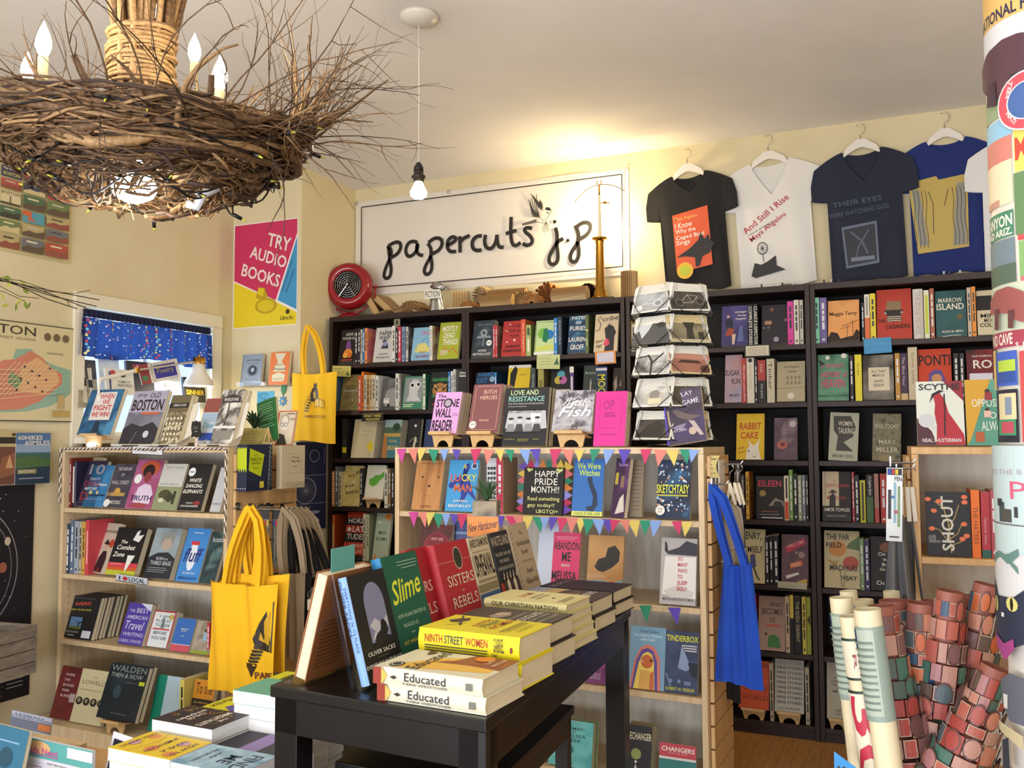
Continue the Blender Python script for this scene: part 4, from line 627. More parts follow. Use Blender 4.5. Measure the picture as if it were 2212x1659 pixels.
# ---------------- left case ----------------
dL = LC_D+.02
LH(RB, LC_D+.03, 1.3735, 'books standing on top of the left case', [
 ('f',166,238,843,'~2c6c98,1c4c74,4a8cb4,8.','blue crowd pattern cover with red capitals in a white box, on a plywood stand','blue and white-box protest book',[R(.2,.32,.82,.94,'dcd8d4'),B('WHEN',.34,.79,.76,.90,'c03840'),B('WE',.46,.67,.68,.77,'c03840'),B('FIGHT',.26,.53,.78,.65,'c03840'),B('WE WIN!',.24,.39,.78,.50,'c03840'),P('1c3048',(.4,.05),(.45,.3),(.55,.3),(.62,.05))],{'yb':934,'lift':.05,'stand':.046,'tilt':20}),
 ('f',255,330,846,'~8e90a0,6a6c7c,b4b4c2,3.','lavender-grey cover with big black title over a misty night station','misty night station book',[R(0,.6,1,1,'a4a2b8'),T('dirty',.12,.87,.42,.96,'26243a',0,.3),T('OLD',.5,.87,.8,.96,'26243a'),B('BOSTON',.06,.63,.95,.84,'16151e'),R(.4,.56,.9,.60,'c8603a'),P('2c2c38',(0,0),(0,.3),(.2,.4),(.5,.34),(.8,.42),(1,.3),(1,0)),C(.7,.2,.08,'c8c8d4'),L('9a9aa8',.01,(.3,.0),(.42,.25))],{'tilt':20}),
 ('f',341,383,855,'~9c9070,5c5440,c8c0a0,30.','narrow sepia group portrait cover in a cream curved holder','sepia group portrait book',[R(0,.66,1,1,'6a6048'),R(0,.74,1,.84,'2c2820'),T('JAMAICA PLAIN',.2,.76,.85,.82,'ddd'),]+[C(.15+.18*(i%5),.12+.1*(i//5),.06,'d8ceb4') for i in range(25)],{'tilt':20,'n':1,'cc':'ccc4ac'}),
 ('f',419,452,862,'b8c4d0','postcard-like cover with red roofs and a blue band, behind the chalk tag','red roof and blue band book',[R(0,.7,1,1,'8a4a44'),R(0,.5,1,.68,'9ab0c8'),T('Dine',.2,.36,.9,.48,'2a8ab8',0,.3),R(.1,.1,1,.26,'2a4aa0')],{'tilt':20}),
 ('f',449,498,843,'~b8b4ac,4c4844,e0dcd4,14.','black and white streetcar photo cover in a white curved holder','black and white streetcar book',[P('3a3632',(.1,.76),(.1,.86),(.5,.92),(.9,.86),(.9,.76)),T('FRANKLIN PARK',.18,.79,.82,.85,'ddd'),L('2c2a28',.04,(.4,.1),(.5,.5),(.45,.75)),R(0,.3,1,.34,'e8e4dc'),R(.1,.1,.9,.26,'8a867e')],{'tilt':20,'n':1,'cc':'d8d4cc'}),
], tilt=20)
def curved_holder(fr, D, u0, u1, lab, col='dcd6c6'):
    r = empty('curved_book_holder', fr.W(u0, D, 1.374), (0,0,fr.th), lab, 'book holder', 'curved white book holders'); W_ = u1-u0
    prof = [(-.03,.012),(-.025,.003),(0,.0),(.03,.006),(.055,.05),(.075,.12),(.1,.19)]
    q = MB(); pp = prof + [(a+.004, b+.001) for a, b in prof[::-1]]; n = len(pp); b0 = len(q.v)
    q.v += [(0,a,b+.001) for a, b in pp] + [(W_,a,b+.001) for a, b in pp]
    for i in range(n): j = (i+1)%n; q.face((b0+i,b0+j,b0+n+j,b0+n+i))
    q.face(range(b0,b0+n)); q.face(range(b0+2*n-1,b0+n-1,-1)); q.obj('shell', mat(col,.4), r)
    q = MB(); q.box(W_*.3,-.0312,.004,W_*.7,-.0302,.009); q.obj('slot', mat('3a2a20'), r)
for a, b, l in ((250,336,'white curved holder under the misty night station book'),(338,392,'cream curved holder under the sepia group portrait book'),(440,503,'white curved holder under the streetcar book')):
    u0, _ = RB.at(a, 958, LC_D+.02); u1, _ = RB.at(b, 958, LC_D+.02); curved_holder(RB, LC_D+.02, u0, u1, l, 'dcd6c6')
LH(RB, dL, LZ[0], 'books on the top shelf of the left case', [
 ('s',143,147,985,'2a2224'),('s',148,152,990,'7a2a24'),
 ('f',153,200,988,'b0a080','large tan back cover standing at the left end','large tan back cover',[],{'back':.06,'yaw':-14,'t':.015}),
 ('s',153,161,998,'25203c',[R(.3,.1,.7,.9,'d8d4cc')],{'hard':True}),
 ('f',163,203,996,'28223e','midnight purple cover with a giant silver number ten and red words','giant number ten cover',[B('10',.15,.70,.95,.93,'8a8a94'),T('THINGS TO',.3,.58,.85,.63,'c8c8cc'),B('DISC',.1,.44,.95,.56,'8a2c3c'),B('BEFORE',.2,.36,.85,.42,'c8c8cc'),B('D',.1,.14,.5,.32,'8a2c3c'),R(0,.1,1,.105,'777')]),
 ('f',176,220,1005,'~2c6ca0,3c84b8,1c4c80,3.','deep blue cover with small white title over harbour lights','deep blue harbour cover',[T('Our Boston',.25,.5,.9,.57,W,0,.15),R(.1,.26,.95,.30,'1c3454'),R(.15,.30,.3,.38,'c8b880'),R(.5,.30,.6,.38,'c8b880')]+[L('c8dce8',.01,(.1+.13*i,.16),(.13+.13*i,.22),(.2+.13*i,.17)) for i in range(6)]),
 ('f',222,268,1002,'~2e2c38,4a4654,20202a,4.','dark dome skyline cover with white spread capitals and a round seal','dark dome skyline cover',[T('THE WIDOW',.18,.84,.82,.92,'c8c4c8'),T('OF',.4,.71,.56,.78,'c8c4c8'),T('WALL STREET',.06,.53,.86,.61,'c8c4c8'),C(.45,.36,.14,'c8a040',.09),R(.2,.26,.8,.34,'b08a34'),T('RANDY SUSAN',.02,.26,.85,.34,'c8a878'),T('MEYERS',.25,.08,.75,.16,'d8d4cc'),C(.12,.1,.14,'e4e4e4')]),
 ('f',268,325,993,'~8a3450,a85a8a,6a2840,3.','rose and violet cover with a painted young man in white','rose violet portrait cover',[C(.56,.82,.36,'b8563a',.16),C(.53,.76,.22,'26181c',.14),C(.55,.64,.13,'8a3a3a',.11),P('d8c8e0',(.25,.12),(.3,.42),(.5,.5),(.75,.48),(.92,.3),(.88,.1)),C(.42,.56,.0,'fff') if False else C(.2,.6,.14,'e4e8e8'),T('CEDRIC\'S',.22,.27,.85,.34,'e0d0e4'),B('TRUTH',.12,.16,.92,.26,'2a2450'),P('a04848',(.1,.05),(.5,.12),(.9,.06),(.6,.02))]),
 ('f',326,378,1002,'c2c4c0','white and green cover with an etched statue group','etched statue cover',[R(0,0,1,.5,'8a9470'),T('EARLY WORK',.15,.89,.9,.94,'9a9a94'),T('ANDREW MARTIN',.08,.53,.85,.57,'9aa094'),C(.4,.32,.26,'4a4a34',.11),C(.62,.26,.14,'3a3a28',.1),R(.75,.12,.85,.4,'33342a'),C(.3,.2,.12,'c8c8b0',.05)]),
 ('f',382,433,1002,'17181c','black cover with bold white slanted title and a faint red glow','black slanted title cover',[C(.2,.82,.15,'e8ecec'),R(.1,.81,.3,.83,'2a6a80'),C(.75,.16,.14,'8a2c34',.05),B('WHITE',.2,.60,.7,.68,W,0,.2),B('DANCING',.1,.48,.8,.56,W,0,.2),B('ELEPHANTS',.05,.36,.87,.44,W,0,.2),T('STORIES BY',.3,.14,.6,.17,W),T('CHAYA BHUVANESWAR',.1,.07,.85,.11,W)],{'t':.022}),
 ('f',452,474,1010,'b8bcc0','pale grey cover partly behind the case side','pale grey cover',[T('SUSAN B',.05,.15,.9,.2,'445')]),
], tilt=20)
LH(RB, dL, LZ[1], 'books on the second shelf of the left case', [
 ('s',141,149,1131,'23384c',None,{'cov':'33506a'}),('s',150,158,1124,'5c7088'),('s',159,168,1126,'9aa4b4'),('s',169,175,1127,'b8a888'),('s',176,182,1127,'d4a440'),('s',183,190,1124,'cc4450',[R(.3,.2,.7,.8,'f0b0a8')],{'cov':'c84450'}),
 ('f',191,238,1128,'c4b8a4','cream cover with a drawn historic lady in a wide hat and a red seal','historic lady cover',[T('WOMAN SUFFRAGE MOVEMENT',.1,.80,.95,.86,'3a3430'),C(.78,.6,.14,'b84830'),P('2c2024',(.25,.02),(.3,.3),(.45,.44),(.65,.44),(.75,.3),(.72,.02)),C(.52,.52,.08,'c8a890'),P('26201e',(.35,.58),(.5,.68),(.68,.58),(.6,.56)),P('6a2c24',(.3,.02),(.5,.12),(.72,.02))],{'back':.04,'yaw':-12}),
 ('f',226,289,1139,'17161a','black cover with white fat italic title, a dancer and striped foot','black dancer cover',[R(0,.16,1,.26,'c8404a'),R(0,.10,1,.16,'c8602c'),R(0,0,1,.10,'b8bc3a'),B('The',.24,.66,.46,.73,W,0,.25),B('Combat',.15,.53,.78,.63,W,0,.25),B('Zone',.08,.38,.48,.48,W,0,.25),P('e4e4e0',(.62,.74),(.7,.92),(.8,.96),(.78,.84),(.95,.86),(.84,.7)),P('e4e4e0',(.6,.42),(.85,.42),(.78,.3),(.66,.08),(.62,.12)),R(.1,.22,.5,.23,'f0c0c0')],{'t':.03}),
 ('f',308,365,1140,'~7c8c94,94a4ac,68787e,3.','grey-blue cover with a portrait of a person in a dark coat','grey-blue portrait cover',[P('262a34',(0,0),(0,.4),(.3,.5),(.7,.52),(1,.4),(1,0)),C(.56,.7,.2,'b0a094',.15),P('8a8c88',(.3,.62),(.34,.86),(.6,.94),(.78,.84),(.78,.66),(.66,.8),(.45,.78)),T('BORN on',.32,.36,.75,.42,'c8ccd0'),T('THIRD BASE',.12,.26,.92,.34,'c8ccd0'),R(.1,.2,.8,.21,'9aa'),R(.1,.16,.85,.17,'9aa'),R(.1,.12,.75,.13,'9aa')],{'t':.03}),
 ('f',377,426,1140,'3c84cc','bright blue cover with a white jar wearing a red lid and navy script','white jar cover',[C(.48,.44,.19,'dce4ec',.24),R(.34,.58,.62,.68,'dce4ec'),R(.3,.68,.66,.75,'c83440'),B('fluff',.12,.36,.92,.62,'26347a',0,.25),R(.3,.9,.7,.92,'a8c8e8'),T('the Sweet Story',.25,.13,.8,.18,'e8e8f0',0,.2),T('AMERICAN ICON',.1,.04,.9,.09,'26347a')],{'t':.02}),
 ('f',429,462,1148,'~2c5054,1c3034,6a8a8a,9.','dark teal photo cover partly behind the right side panel','dark teal photo cover',[T('boston',.2,.8,1,.9,'c8d0d0')]),
], tilt=20)
LH(RB, dL, LZ[2], 'books on the third shelf of the left case', [
 ('f',122,196,1286,'121217','black cover with a red jagged title, yellow words and a whale tail picture','whale tail cover',[T('Your Travel Guide to the Best Kept Secrets',.12,.94,.85,.96,'889'),B('WEIRD',.28,.76,.75,.88,'c04a34',8),T('NEW ENGLAND',.2,.64,.8,.71,'c8c030',4),R(.28,.22,.62,.5,'5a80a8'),R(.28,.22,.62,.28,'5a6a2a'),P('1c2c44',(.42,.42),(.55,.38),(.68,.44),(.56,.34),(.56,.26),(.52,.26),(.52,.36)),R(.7,.03,.95,.2,'ccd0d8'),R(.2,.16,.6,.17,'aaa'),R(.25,.13,.6,.14,'aaa'),R(.3,.06,.5,.08,'aaa')],{'n':6,'cc':'302c28','ct':.017,'tilt':17}),
 ('f',254,305,1301,'4c3c9a','violet cover with white hand lettering and one folded white corner','violet hand-lettered cover',[P('d0d4e4',(.5,1),(1,.82),(1,1)),T('THE',.12,.78,.34,.84,'ccc8e4'),T('BEST',.42,.77,.92,.88,'ccc8e4'),T('AMERICAN',.08,.61,.94,.70,'ccc8e4'),T('Travel',.1,.36,.88,.56,'ccc8e4',0,.2),T('WRITING',.1,.2,.95,.29,'ccc8e4'),T('CHERYL STRAYED',.04,.05,.96,.12,'ccc8e4')],{'t':.025,'n':1,'cc':'8a7a60'}),
 ('f',314,361,1318,'d4dadc','white cover in a crimson border with grey serif words and a statue','crimson-bordered white cover',[R(0,.96,1,1,'a83444'),R(0,0,.04,1,'a83444'),R(.94,0,1,1,'a83444'),T('1,000',.3,.8,.8,.88,'5a6a74'),T('PLACES',.18,.68,.84,.76,'5a6a74'),T('TO SEE',.18,.56,.86,.64,'5a6a74'),R(.12,.47,.88,.51,'b83a44'),T('BEFORE',.2,.34,.8,.43,'5a6a74'),T('YOU DIE',.15,.2,.84,.29,'5a6a74'),C(.84,.84,.1,'b8a850'),P('6a7a78',(.46,.52),(.48,.8),(.56,.8),(.6,.52))],{'t':.04,'cc':'a83444'}),
 ('f',366,406,1335,'3468b4','plain cobalt cover with a coral strip along its foot','cobalt and coral cover',[R(0,0,1,.2,'c45060'),R(0,.2,1,.215,'ddd'),T('AMERICAN',.3,.66,.7,.70,W),T('SOUTH',.36,.6,.62,.64,W),R(.4,.46,.6,.47,W)],{'n':2,'ct':.012,'cc':'8a8a84'}),
 ('f',410,450,1340,'~84786a,a89c8c,5a5444,9.','stone archway photo cover with a mossy green foot','stone archway cover',[R(0,0,1,.1,'8a9a34'),R(.5,.4,.8,.7,'8ab0c4'),P('5a5040',(.45,.72),(.65,.8),(.85,.72),(.8,.66),(.5,.66))]),
 ('s',446,452,1345,'b83c3c'),
], tilt=20)
LH(RB, LC_D-.09, LZ[3], 'books on the bottom ledge of the left case', [
 ('f',106,150,1436,'~561c1a,6e2824,3c1412,5.','dark red cover with spaced white words and a price sticker','dark red spaced-words cover',[T(t_,.26,.82-.1*i,.26+.09*len(t_),.87-.1*i,'d0b8b0') for i, t_ in enumerate(['WHERE','THE','BODIES','WERE','BURIED'])]+[R(.72,.34,.98,.5,'a89a94')],{'tilt':17}),
 ('f',148,216,1444,'c6bc94','cream cover with serif name and four dark oval portraits','four oval portraits cover',[T('THE',.42,.84,.56,.87,'7a7254'),T('LOWELLS',.12,.72,.88,.80,'7a7254'),T('OF MASSACHUSETTS',.1,.60,.9,.63,'8a8264')]+[C(.16+.23*i,.4,.105,'26221c',.075,14) for i in range(4)]+[C(.16+.23*i,.41,.05,'8a8068',.045,10) for i in range(4)],{'tilt':17}),
 ('f',207,291,1433,'~16242e,101a22,22343e,4.','big dark teal-black cover with grey serif title, on a plywood stand','big teal-black cover',[T('WALDEN',.05,.87,.95,.98,'7a8884'),T('THEN & NOW',.08,.76,.9,.84,'9aa4a0',0,.2),C(.35,.5,.1,'2c4450',.12),R(.84,.66,.98,.73,'b8c832'),R(.5,.68,.8,.69,'667'),T('Michael McCurdy',.35,.1,.75,.13,'788')],{'yb':1546,'lift':.05,'stand':.046,'tilt':20,'back':-.03,'n':1,'cc':'1c2c38'}),
 ('f',318,385,1458,'14886e','green and pale blue split cover with cut off city words','green and pale blue cover',[R(.32,0,1,1,'b0cce0'),B('BOS',.7,.28,1,.38,'245a6c'),B('IDIO',.66,.14,1,.24,'c84a60')],{'back':.05}),
 ('s',386,396,1468,'dcd070'),
 ('f',397,442,1466,'d08c24','amber topped cover with black picture below','amber topped cover',[R(0,0,1,.7,'241a12'),T('To the',.1,.78,.9,.95,'5a2c0c'),T('Janet Morrison',.1,.62,.8,.66,'c8a868'),C(.5,.3,.3,'5a4a3a',.18)]),
], tilt=14)
# ---------------- right case ----------------
dR = RCD+.03
RT = RC.at(2050,966,RCD)[1]+.001
LH(RC, dR, RT, 'books standing on top of the right case', [
 ('f',1983,2086,824,'d4dad0','white and crimson cover with a hooded red figure holding a scythe','hooded red figure cover',[P('8c2432',(.58,1),(1,.68),(1,1)),P('4a2430',(0,.0),(0,.42),(.3,.22),(.42,.0)),P('a82434',(.36,.78),(.5,.82),(.6,.72),(.68,.5),(.98,.16),(1,0),(.4,0),(.42,.3),(.38,.5),(.4,.64)),P('17161c',(.28,.66),(.34,.8),(.5,.86),(.72,.82),(.6,.84),(.4,.78)),L('17161c',.03,(.6,.8),(.6,.5),(.58,.14)),C(.2,.38,.17,'c4c8cc',.11),P('c8ccd0',(.3,.3),(.38,.28),(.36,.18)),B('SCYTHE',.06,.86,.94,.96,'26222a'),B('NEAL SHUSTERMAN',.1,.04,.92,.10,'d8d0d0')],{'t':.03,'yb':966}),
 ('f',2090,2185,820,'~5a9a84,4a8a78,74ac92,3.','teal and mustard cover with small seated people between brush words','teal and mustard cover',[P('c8992c',(0,0),(0,1),(.6,1),(.1,.1)),T('OPPOSITE',.15,.58,.95,.70,'d8dcd0'),T('OF',.55,.4,.8,.5,'d8dcd0'),T('ALWAYS',.35,.22,.95,.36,'d8dcd0'),C(.52,.82,.06,'3a2a26'),R(.46,.68,.62,.8,'8a2c34'),C(.5,.54,.05,'3a2a26'),R(.42,.42,.58,.52,'d8b0a0'),R(.2,.05,.4,.2,'a8542c')],{'t':.02,'yb':966}),
], tilt=10)
LH(RC, dR, RZ[0], 'books on the top shelf of the right case', [
 ('f',2004,2100,1063,'15151a','black cover with a sideways white word and orange leaves on curling stems','sideways white word cover',[L('a89048',.025,(.2,.85),(.4,.75),(.5,.5),(.55,.05)),L('a89048',.02,(.5,.45),(.65,.6),(.75,.8)),L('a89048',.02,(.5,.25),(.7,.35),(.8,.5)),L('a89048',.02,(.5,.15),(.75,.22),(.9,.3)),L('a89048',.02,(.1,.45),(.3,.4),(.45,.25)),B('SHOUT',.34,.08,.62,.93,'c8c4b8',90)]+[C(x_,y_,.07,'d86a3a',.035) for x_,y_ in ((.18,.7),(.12,.42),(.3,.85),(.88,.92),(.88,.84),(.85,.5),(.9,.32),(.8,.27),(.05,.88))]+[T('LAURIE',.04,.28,.2,.32,'aaa'),T('HALSE',.04,.24,.2,.28,'aaa'),T('ANDERSON',.04,.2,.3,.24,'aaa')],{'tilt':6}),
 ('s',2101,2120,1059,'dc6c1e',[T('THE HATERS',.2,.2,.8,.75,'7a3a14',-90)]),('s',2122,2142,1063,'a82c38',[R(0,0,1,.12,'1c5a4a'),T('Flowers for Athena',.3,.2,.65,.6,'c8909a',-90)]),('s',2143,2156,1060,'a84450'),('s',2158,2170,1064,'8a3040'),
])
# ================= banner, wall posters, lamps, things on the dark bookcases =================
def flat(fr, D, x0, y0, x1, y1, t=.002, name='poster', label='', cat='poster', col='dddddd', ops=(), wall='Y', pn='sheet', prn='poster_print', sub=1, group=None):
    """flat sheet hung on the wall plane between two picked corners; returns root, W, H"""
    if wall == 'Y': u0, zt = fr.at(x0, y0, D); u1, zb = fr.at(x1, y1, D); loc = fr.W(u0, D, zb); rot = (0,0,fr.th)
    else: d0, zt = fr.atu(x0, y0, D); d1, zb = fr.atu(x1, y1, D); u0, u1 = d0, d1; loc = fr.W(D, d0, zb); rot = (0,0,fr.th+pi/2)
    r = empty(name, loc, rot, label, cat, group); W_, H_ = u1-u0, zt-zb
    if wall == 'Y': box(pn, (0,-t,0), (W_,0,H_), mat(col, .6), r)
    else: box(pn, (0,-t,0), (W_,0,H_), mat(col, .6), r)
    if ops: art(list(ops), W_, H_, lambda x,y,l: (x,-t-l,y), prn, r)
    return r, W_, H_
# banner: measured corners on the back wall
s0 = RA.at(771,438,YW); s1 = RA.at(1358,363,YW); sb = RA.at(780,640,YW)
bw, bh = s1[0]-s0[0], .60; bz = 2.303
bn = empty('shop_banner', (s0[0], YW-.001, bz), (0,0,0), 'long white vinyl banner with brushed black shop lettering and a small bird', 'banner')
q = MB(); q.grid(lambda u,v: (u*bw, -.004-.004*sin(9*u)*(1-v)-.003*sin(23*u+2)*v, v*bh), 40, 8); q.grid(lambda u,v: (u*bw, -.003-.004*sin(9*u)*(1-v)-.003*sin(23*u+2)*v, v*bh), 40, 8)
q.obj('vinyl_sheet', mat('dcd6cc', .35), bn, True)
def bp(px, py):      # point of the photo -> banner coordinates 0..1 (u right, v up)
    u, z = RA.at(px, py, YW-.01); return ((u-s0[0])/bw, (z-bz)/bh)
def sp(pts):         # crop coordinates of the banner close-up
    return [bp(740+a/3.253, 340+b/3.253) for a, b in pts]
BK = '1a1512'
strokes = [
 [(318,620),(345,650),(340,700),(320,740),(300,790),(290,835),(308,855),(335,840),(345,790),(335,730),(330,690),(322,625)], [(322,625),(350,605),(390,592),(412,610),(408,650),(380,685),(335,708)],
 [(528,600),(500,588),(465,600),(445,640),(448,680),(470,702),(505,680),(530,640),(528,600),(520,650),(535,685),(568,690)],
 [(600,605),(625,640),(622,700),(590,750),(572,800),(590,828),(622,810),(632,760),(620,690)], [(605,600),(650,565),(695,572),(705,610),(680,655),(625,682)],
 [(740,620),(790,592),(802,570),(775,556),(742,580),(735,630),(755,665),(800,662)],
 [(826,555),(828,670)], [(828,600),(850,570),(895,550)],
 [(982,552),(940,556),(912,590),(915,640),(945,658),(978,652)],
 [(1008,545),(998,600),(1015,640),(1050,645),(1080,600),(1088,545)], [(1088,545),(1090,600),(1105,635),(1135,632)],
 [(1188,420),(1184,520),(1190,600),(1215,628),(1255,600)], [(1150,538),(1225,515)],
 [(1335,500),(1290,495),(1278,520),(1330,560),(1340,600),(1305,625),(1268,608)],
 [(1500,495),(1512,545),(1510,600),(1480,650),(1455,700),(1455,745),(1485,758),(1515,735),(1518,680),(1505,600),(1555,572)], 
 [(1640,480),(1665,540),(1660,600),(1615,660),(1600,710),(1620,742),(1655,725),(1668,670),(1655,590)], [(1640,500),(1690,458),(1740,462),(1750,500),(1720,550),(1650,585)]]
def smooth(pts, n=3):
    for _ in range(2):
        o = [pts[0]]
        for a, b in zip(pts, pts[1:]): o += [(a[0]*.75+b[0]*.25, a[1]*.75+b[1]*.25), (a[0]*.25+b[0]*.75, a[1]*.25+b[1]*.75)]
        pts = o+[pts[-1]]
    return pts
ops = [L(BK, .0125, *smooth(sp(s))) for s in strokes] + [C(*sp([(1494,455)])[0], .006, BK), C(*sp([(1587,587)])[0], .006, BK)]
fr_ = sp([(162,368),(1975,135),(1978,765),(160,915),(162,368)])
fr_ = [(.027,.935),(.981,.935),(.981,.075),(.027,.075),(.027,.935)]
ops += [L(BK, .0035, fr_[i], fr_[i+1]) for i in range(4)]
# bird: wing feathers, body, cap, tail, feet
for i in range(13):
    a = i/12.; tip = (1310+8*a+52*a*a, 262+0*a+170*a) if i else (1330,262)
    tip = (1308+ (60 if i<3 else 0)*(1-i/3.) + 30*a, 262+155*a); ops.append(L('33302e', .0022, sp([(1390,425)])[0], sp([((1390+tip[0])/2-12, (425+tip[1])/2)])[0], sp([tip])[0]))
for i in range(7): ops.append(L('33302e', .0025, sp([(1395+i*3,330+i*8)])[0], sp([(1330+i*8,262+i*14)])[0]))
ops += [P('2a2725',*sp([(1395,300),(1390,340),(1415,365),(1412,330)])), P('22201f',*sp([(1432,372),(1440,355),(1465,358),(1478,378),(1455,380)])), P('22201f',*sp([(1440,388),(1460,395),(1452,404)])),
 L('55504c',.0018,*sp([(1392,425),(1420,455),(1448,430),(1470,395),(1478,378)])), P('5a5450',*sp([(1370,440),(1272,470),(1275,486),(1375,462)])), L('33302e',.0016,*sp([(1375,460),(1425,468)]))]
for k in range(5): ops.append(L('55504c', .0016, *sp([(1440,455),(1420+k*9,490),(1412+k*11,525+5*(k%3))])))
art(ops, bw, bh, lambda x,y,l: (x, -.012-l, y), 'banner_lettering', bn, step=.0004)
for gx, gy in ((.004,.985),(.37,.985),(.995,.985),(.37,.015),(.995,.015),(.006,.02)):
    q = MB(); q.tube([(gx*bw+.009*cos(a*pi/6), -.011, gy*bh+.009*sin(a*pi/6)) for a in range(12)], .0028, 5, closed=True); q.obj('grommet', CHROME, bn, True)
# audio books poster on the chase
r, pw_, ph_ = flat(RA, YC-.001, 507, 487, 642, 702, label='pink, yellow and blue poster urging audio books, above the wall shelf', cat='poster', name='wall_poster', col='e8e0d8')
art([P('c42c5c',(.01,.46),(.01,.99),(.99,.99),(.99,.86),(.67,.245)), P('e0c81e',(.01,.01),(.01,.445),(.685,.225),(.99,.12),(.99,.01)), P('3c90c0',(.99,.145),(.70,.245),(.99,.82)),
 B('TRY',.55,.70,.91,.89,'e8dcd4',-14,.0), B('AUDIO',.25,.55,.83,.77,'e8dcd4',-16), B('BOOKS',.12,.37,.74,.62,'e8dcd4',-16), T('START LISTENING TODAY',.76,.32,.93,.62,'1c3a5c',68), T('www.libro.fm/indies',.82,.31,.96,.52,'1c3a5c',68),
 C(.52,.2,.17,'b89a14',.075), C(.52,.2,.13,'d4bc1c',.055), P('b89a14',(.36,.28),(.4,.38),(.5,.37),(.55,.29),(.5,.25)), P('d8c01e',(.38,.32),(.42,.37),(.5,.36),(.47,.29)), T('Libro.fm',.75,.055,.94,.095,'3a3420'), C(.86,.13,.03,'3a2a1a')], pw_, ph_, lambda x,y,l: (x,-.002-l,y), 'poster_print', r)
# small wall ledge with two books on the chase
u0, zl = RA.at(514, 836, YC-.05); u1, _ = RA.at(628, 832, YC-.05)
wl = empty('acrylic_wall_shelf', (u0, YC-.08, zl-.004), (0,0,0), 'small clear acrylic wall shelf below the audio books poster', 'wall shelf')
q = MB(); q.box(0,0,0,u1-u0,.078,.004); q.box(0,0,.0041,u1-u0,.003,.03); q.obj('ledge', ACR, wl); q = MB(); q.box(0,.0781,0,u1-u0,.0795,.15); q.obj('backplate', ACR, wl)
shelf(RA, YC-.06, zl+.001, 'books on the clear wall shelf', [
 ('f',518,562,766,'8a949c','grey cover with a small dark oval cat portrait, on clear wall shelf','grey oval portrait cover',[R(0,0,.08,1,'7a848a'),T('SEAFURRERS',.2,.78,.9,.84,'26282c'),R(.25,.7,.85,.71,'3a3c40'),C(.55,.48,.27,'6a747c',.19),C(.55,.48,.2,'2a2c30',.15),C(.55,.5,.09,'a0a6aa',.07),R(.2,.2,.8,.21,'444')],{'t':.02,'tilt':8}),
 ('f',579,620,761,'dc7a3c','orange cover with a cream teapot drawing, on clear wall shelf','orange teapot cover',[P('d8cfae',(.2,.96),(.8,.96),(.6,.7),(.8,.55),(.85,.4),(.2,.4),(.25,.55),(.4,.7)),T('BOOK',.32,.58,.68,.64,'7a4a20'),T('Pirates',.2,.44,.85,.52,'3a2a1a'),P('d8cfae',(.2,.1),(.15,.3),(.5,.38),(.85,.3),(.8,.1)),T('ELLIOTT',.25,.14,.75,.2,'7a4a20')],{'t':.022,'tilt':8}),
])
q = MB(); 
q = MB(); q.lathe([(.028,0),(.03,.004),(.022,.012),(.026,.02),(.001,.024)],14); jar = q.obj('jar_lid', mat('c8c4b8',.3), None, True); jar.location = RA.W(RA.at(571,830,YC-.05)[0], YC-.045, zl+.001); tag(jar, 'small round pale tin between the two books on the wall shelf', 'tin')
# kitty corner card + paper flower
flat(RA, YC-.001, 556, 846, 592, 871, name='paper_sign', label='light blue hand-lettered cat corner card taped to the wall', cat='sign', col='4ca0c0', ops=[T('KITTY',.1,.52,.66,.86,'16364a'),T('CORNER',.06,.12,.94,.48,'16364a')])
pf = empty('paper_flower', RA.W(RA.at(612,864,YC)[0], YC-.004, RA.at(612,866,YC)[1]), (0,0,0), 'painted blue paper flower with a green leaf beside the card', 'paper flower')
for i in range(8):
    a = i*pi/4; q = MB(); c_, s_ = cos(a), sin(a); q.prism([(0,0),(.012*c_-.007*s_,.012*s_+.007*c_),(.036*c_,.036*s_),(.012*c_+.007*s_,.012*s_-.007*c_)], -.0012-.0002*(i%2), -.0002-.0002*(i%2)); q.obj('petal', mat('2f7cae'), pf)
q = MB(); q.prism([(.008*cos(i*pi/5),.008*sin(i*pi/5)) for i in range(10)], -.003, -.0017); q.obj('flower_centre', mat('d8a840'), pf)
q = MB(); q.prism([(.0,.03),(-.014,.06),(-.006,.10),(.022,.135),(.026,.10),(.018,.05)], -.002, -.0008); q.obj('leaf', mat('1f7a4c'), pf)
# cycle parts print on the chase side wall
r, a_, b_ = flat(RA, XC+.004, 640, 955, 703, 1140, wall='X', name='blueprint_poster', label='navy blueprint style poster of bicycle parts on the side wall', col='28305c')
ln = 'a8aed0'
art([C(.6,.84,.17,ln,.07,20),C(.6,.84,.15,'28305c',.062,20),C(.3,.45,.36,ln,.15,28),C(.3,.45,.33,'28305c',.14,28)]+[L(ln,.006,(.3,.45),(.3+.33*cos(k*pi/12),.45+.14*sin(k*pi/12))) for k in range(24)]+[L(ln,.01,(0,.62),(1,.62)),L(ln,.01,(0,.3),(1,.3)),L(ln,.012,(.9,.75),(.9,.93)),C(.55,.2,.2,ln,.02),C(.55,.1,.2,ln,.03),C(.55,.1,.12,'28305c',.018)], a_, b_, lambda x,y,l: (x,-.002-l,y), 'poster_print', r)
# ---------------- things on top of the dark bookcases ----------------
ZT = TOPZ+.001
def top(px, D=None): D = D or YB+.12; return RA.W(RA.at(px, 670, D)[0], D, ZT)
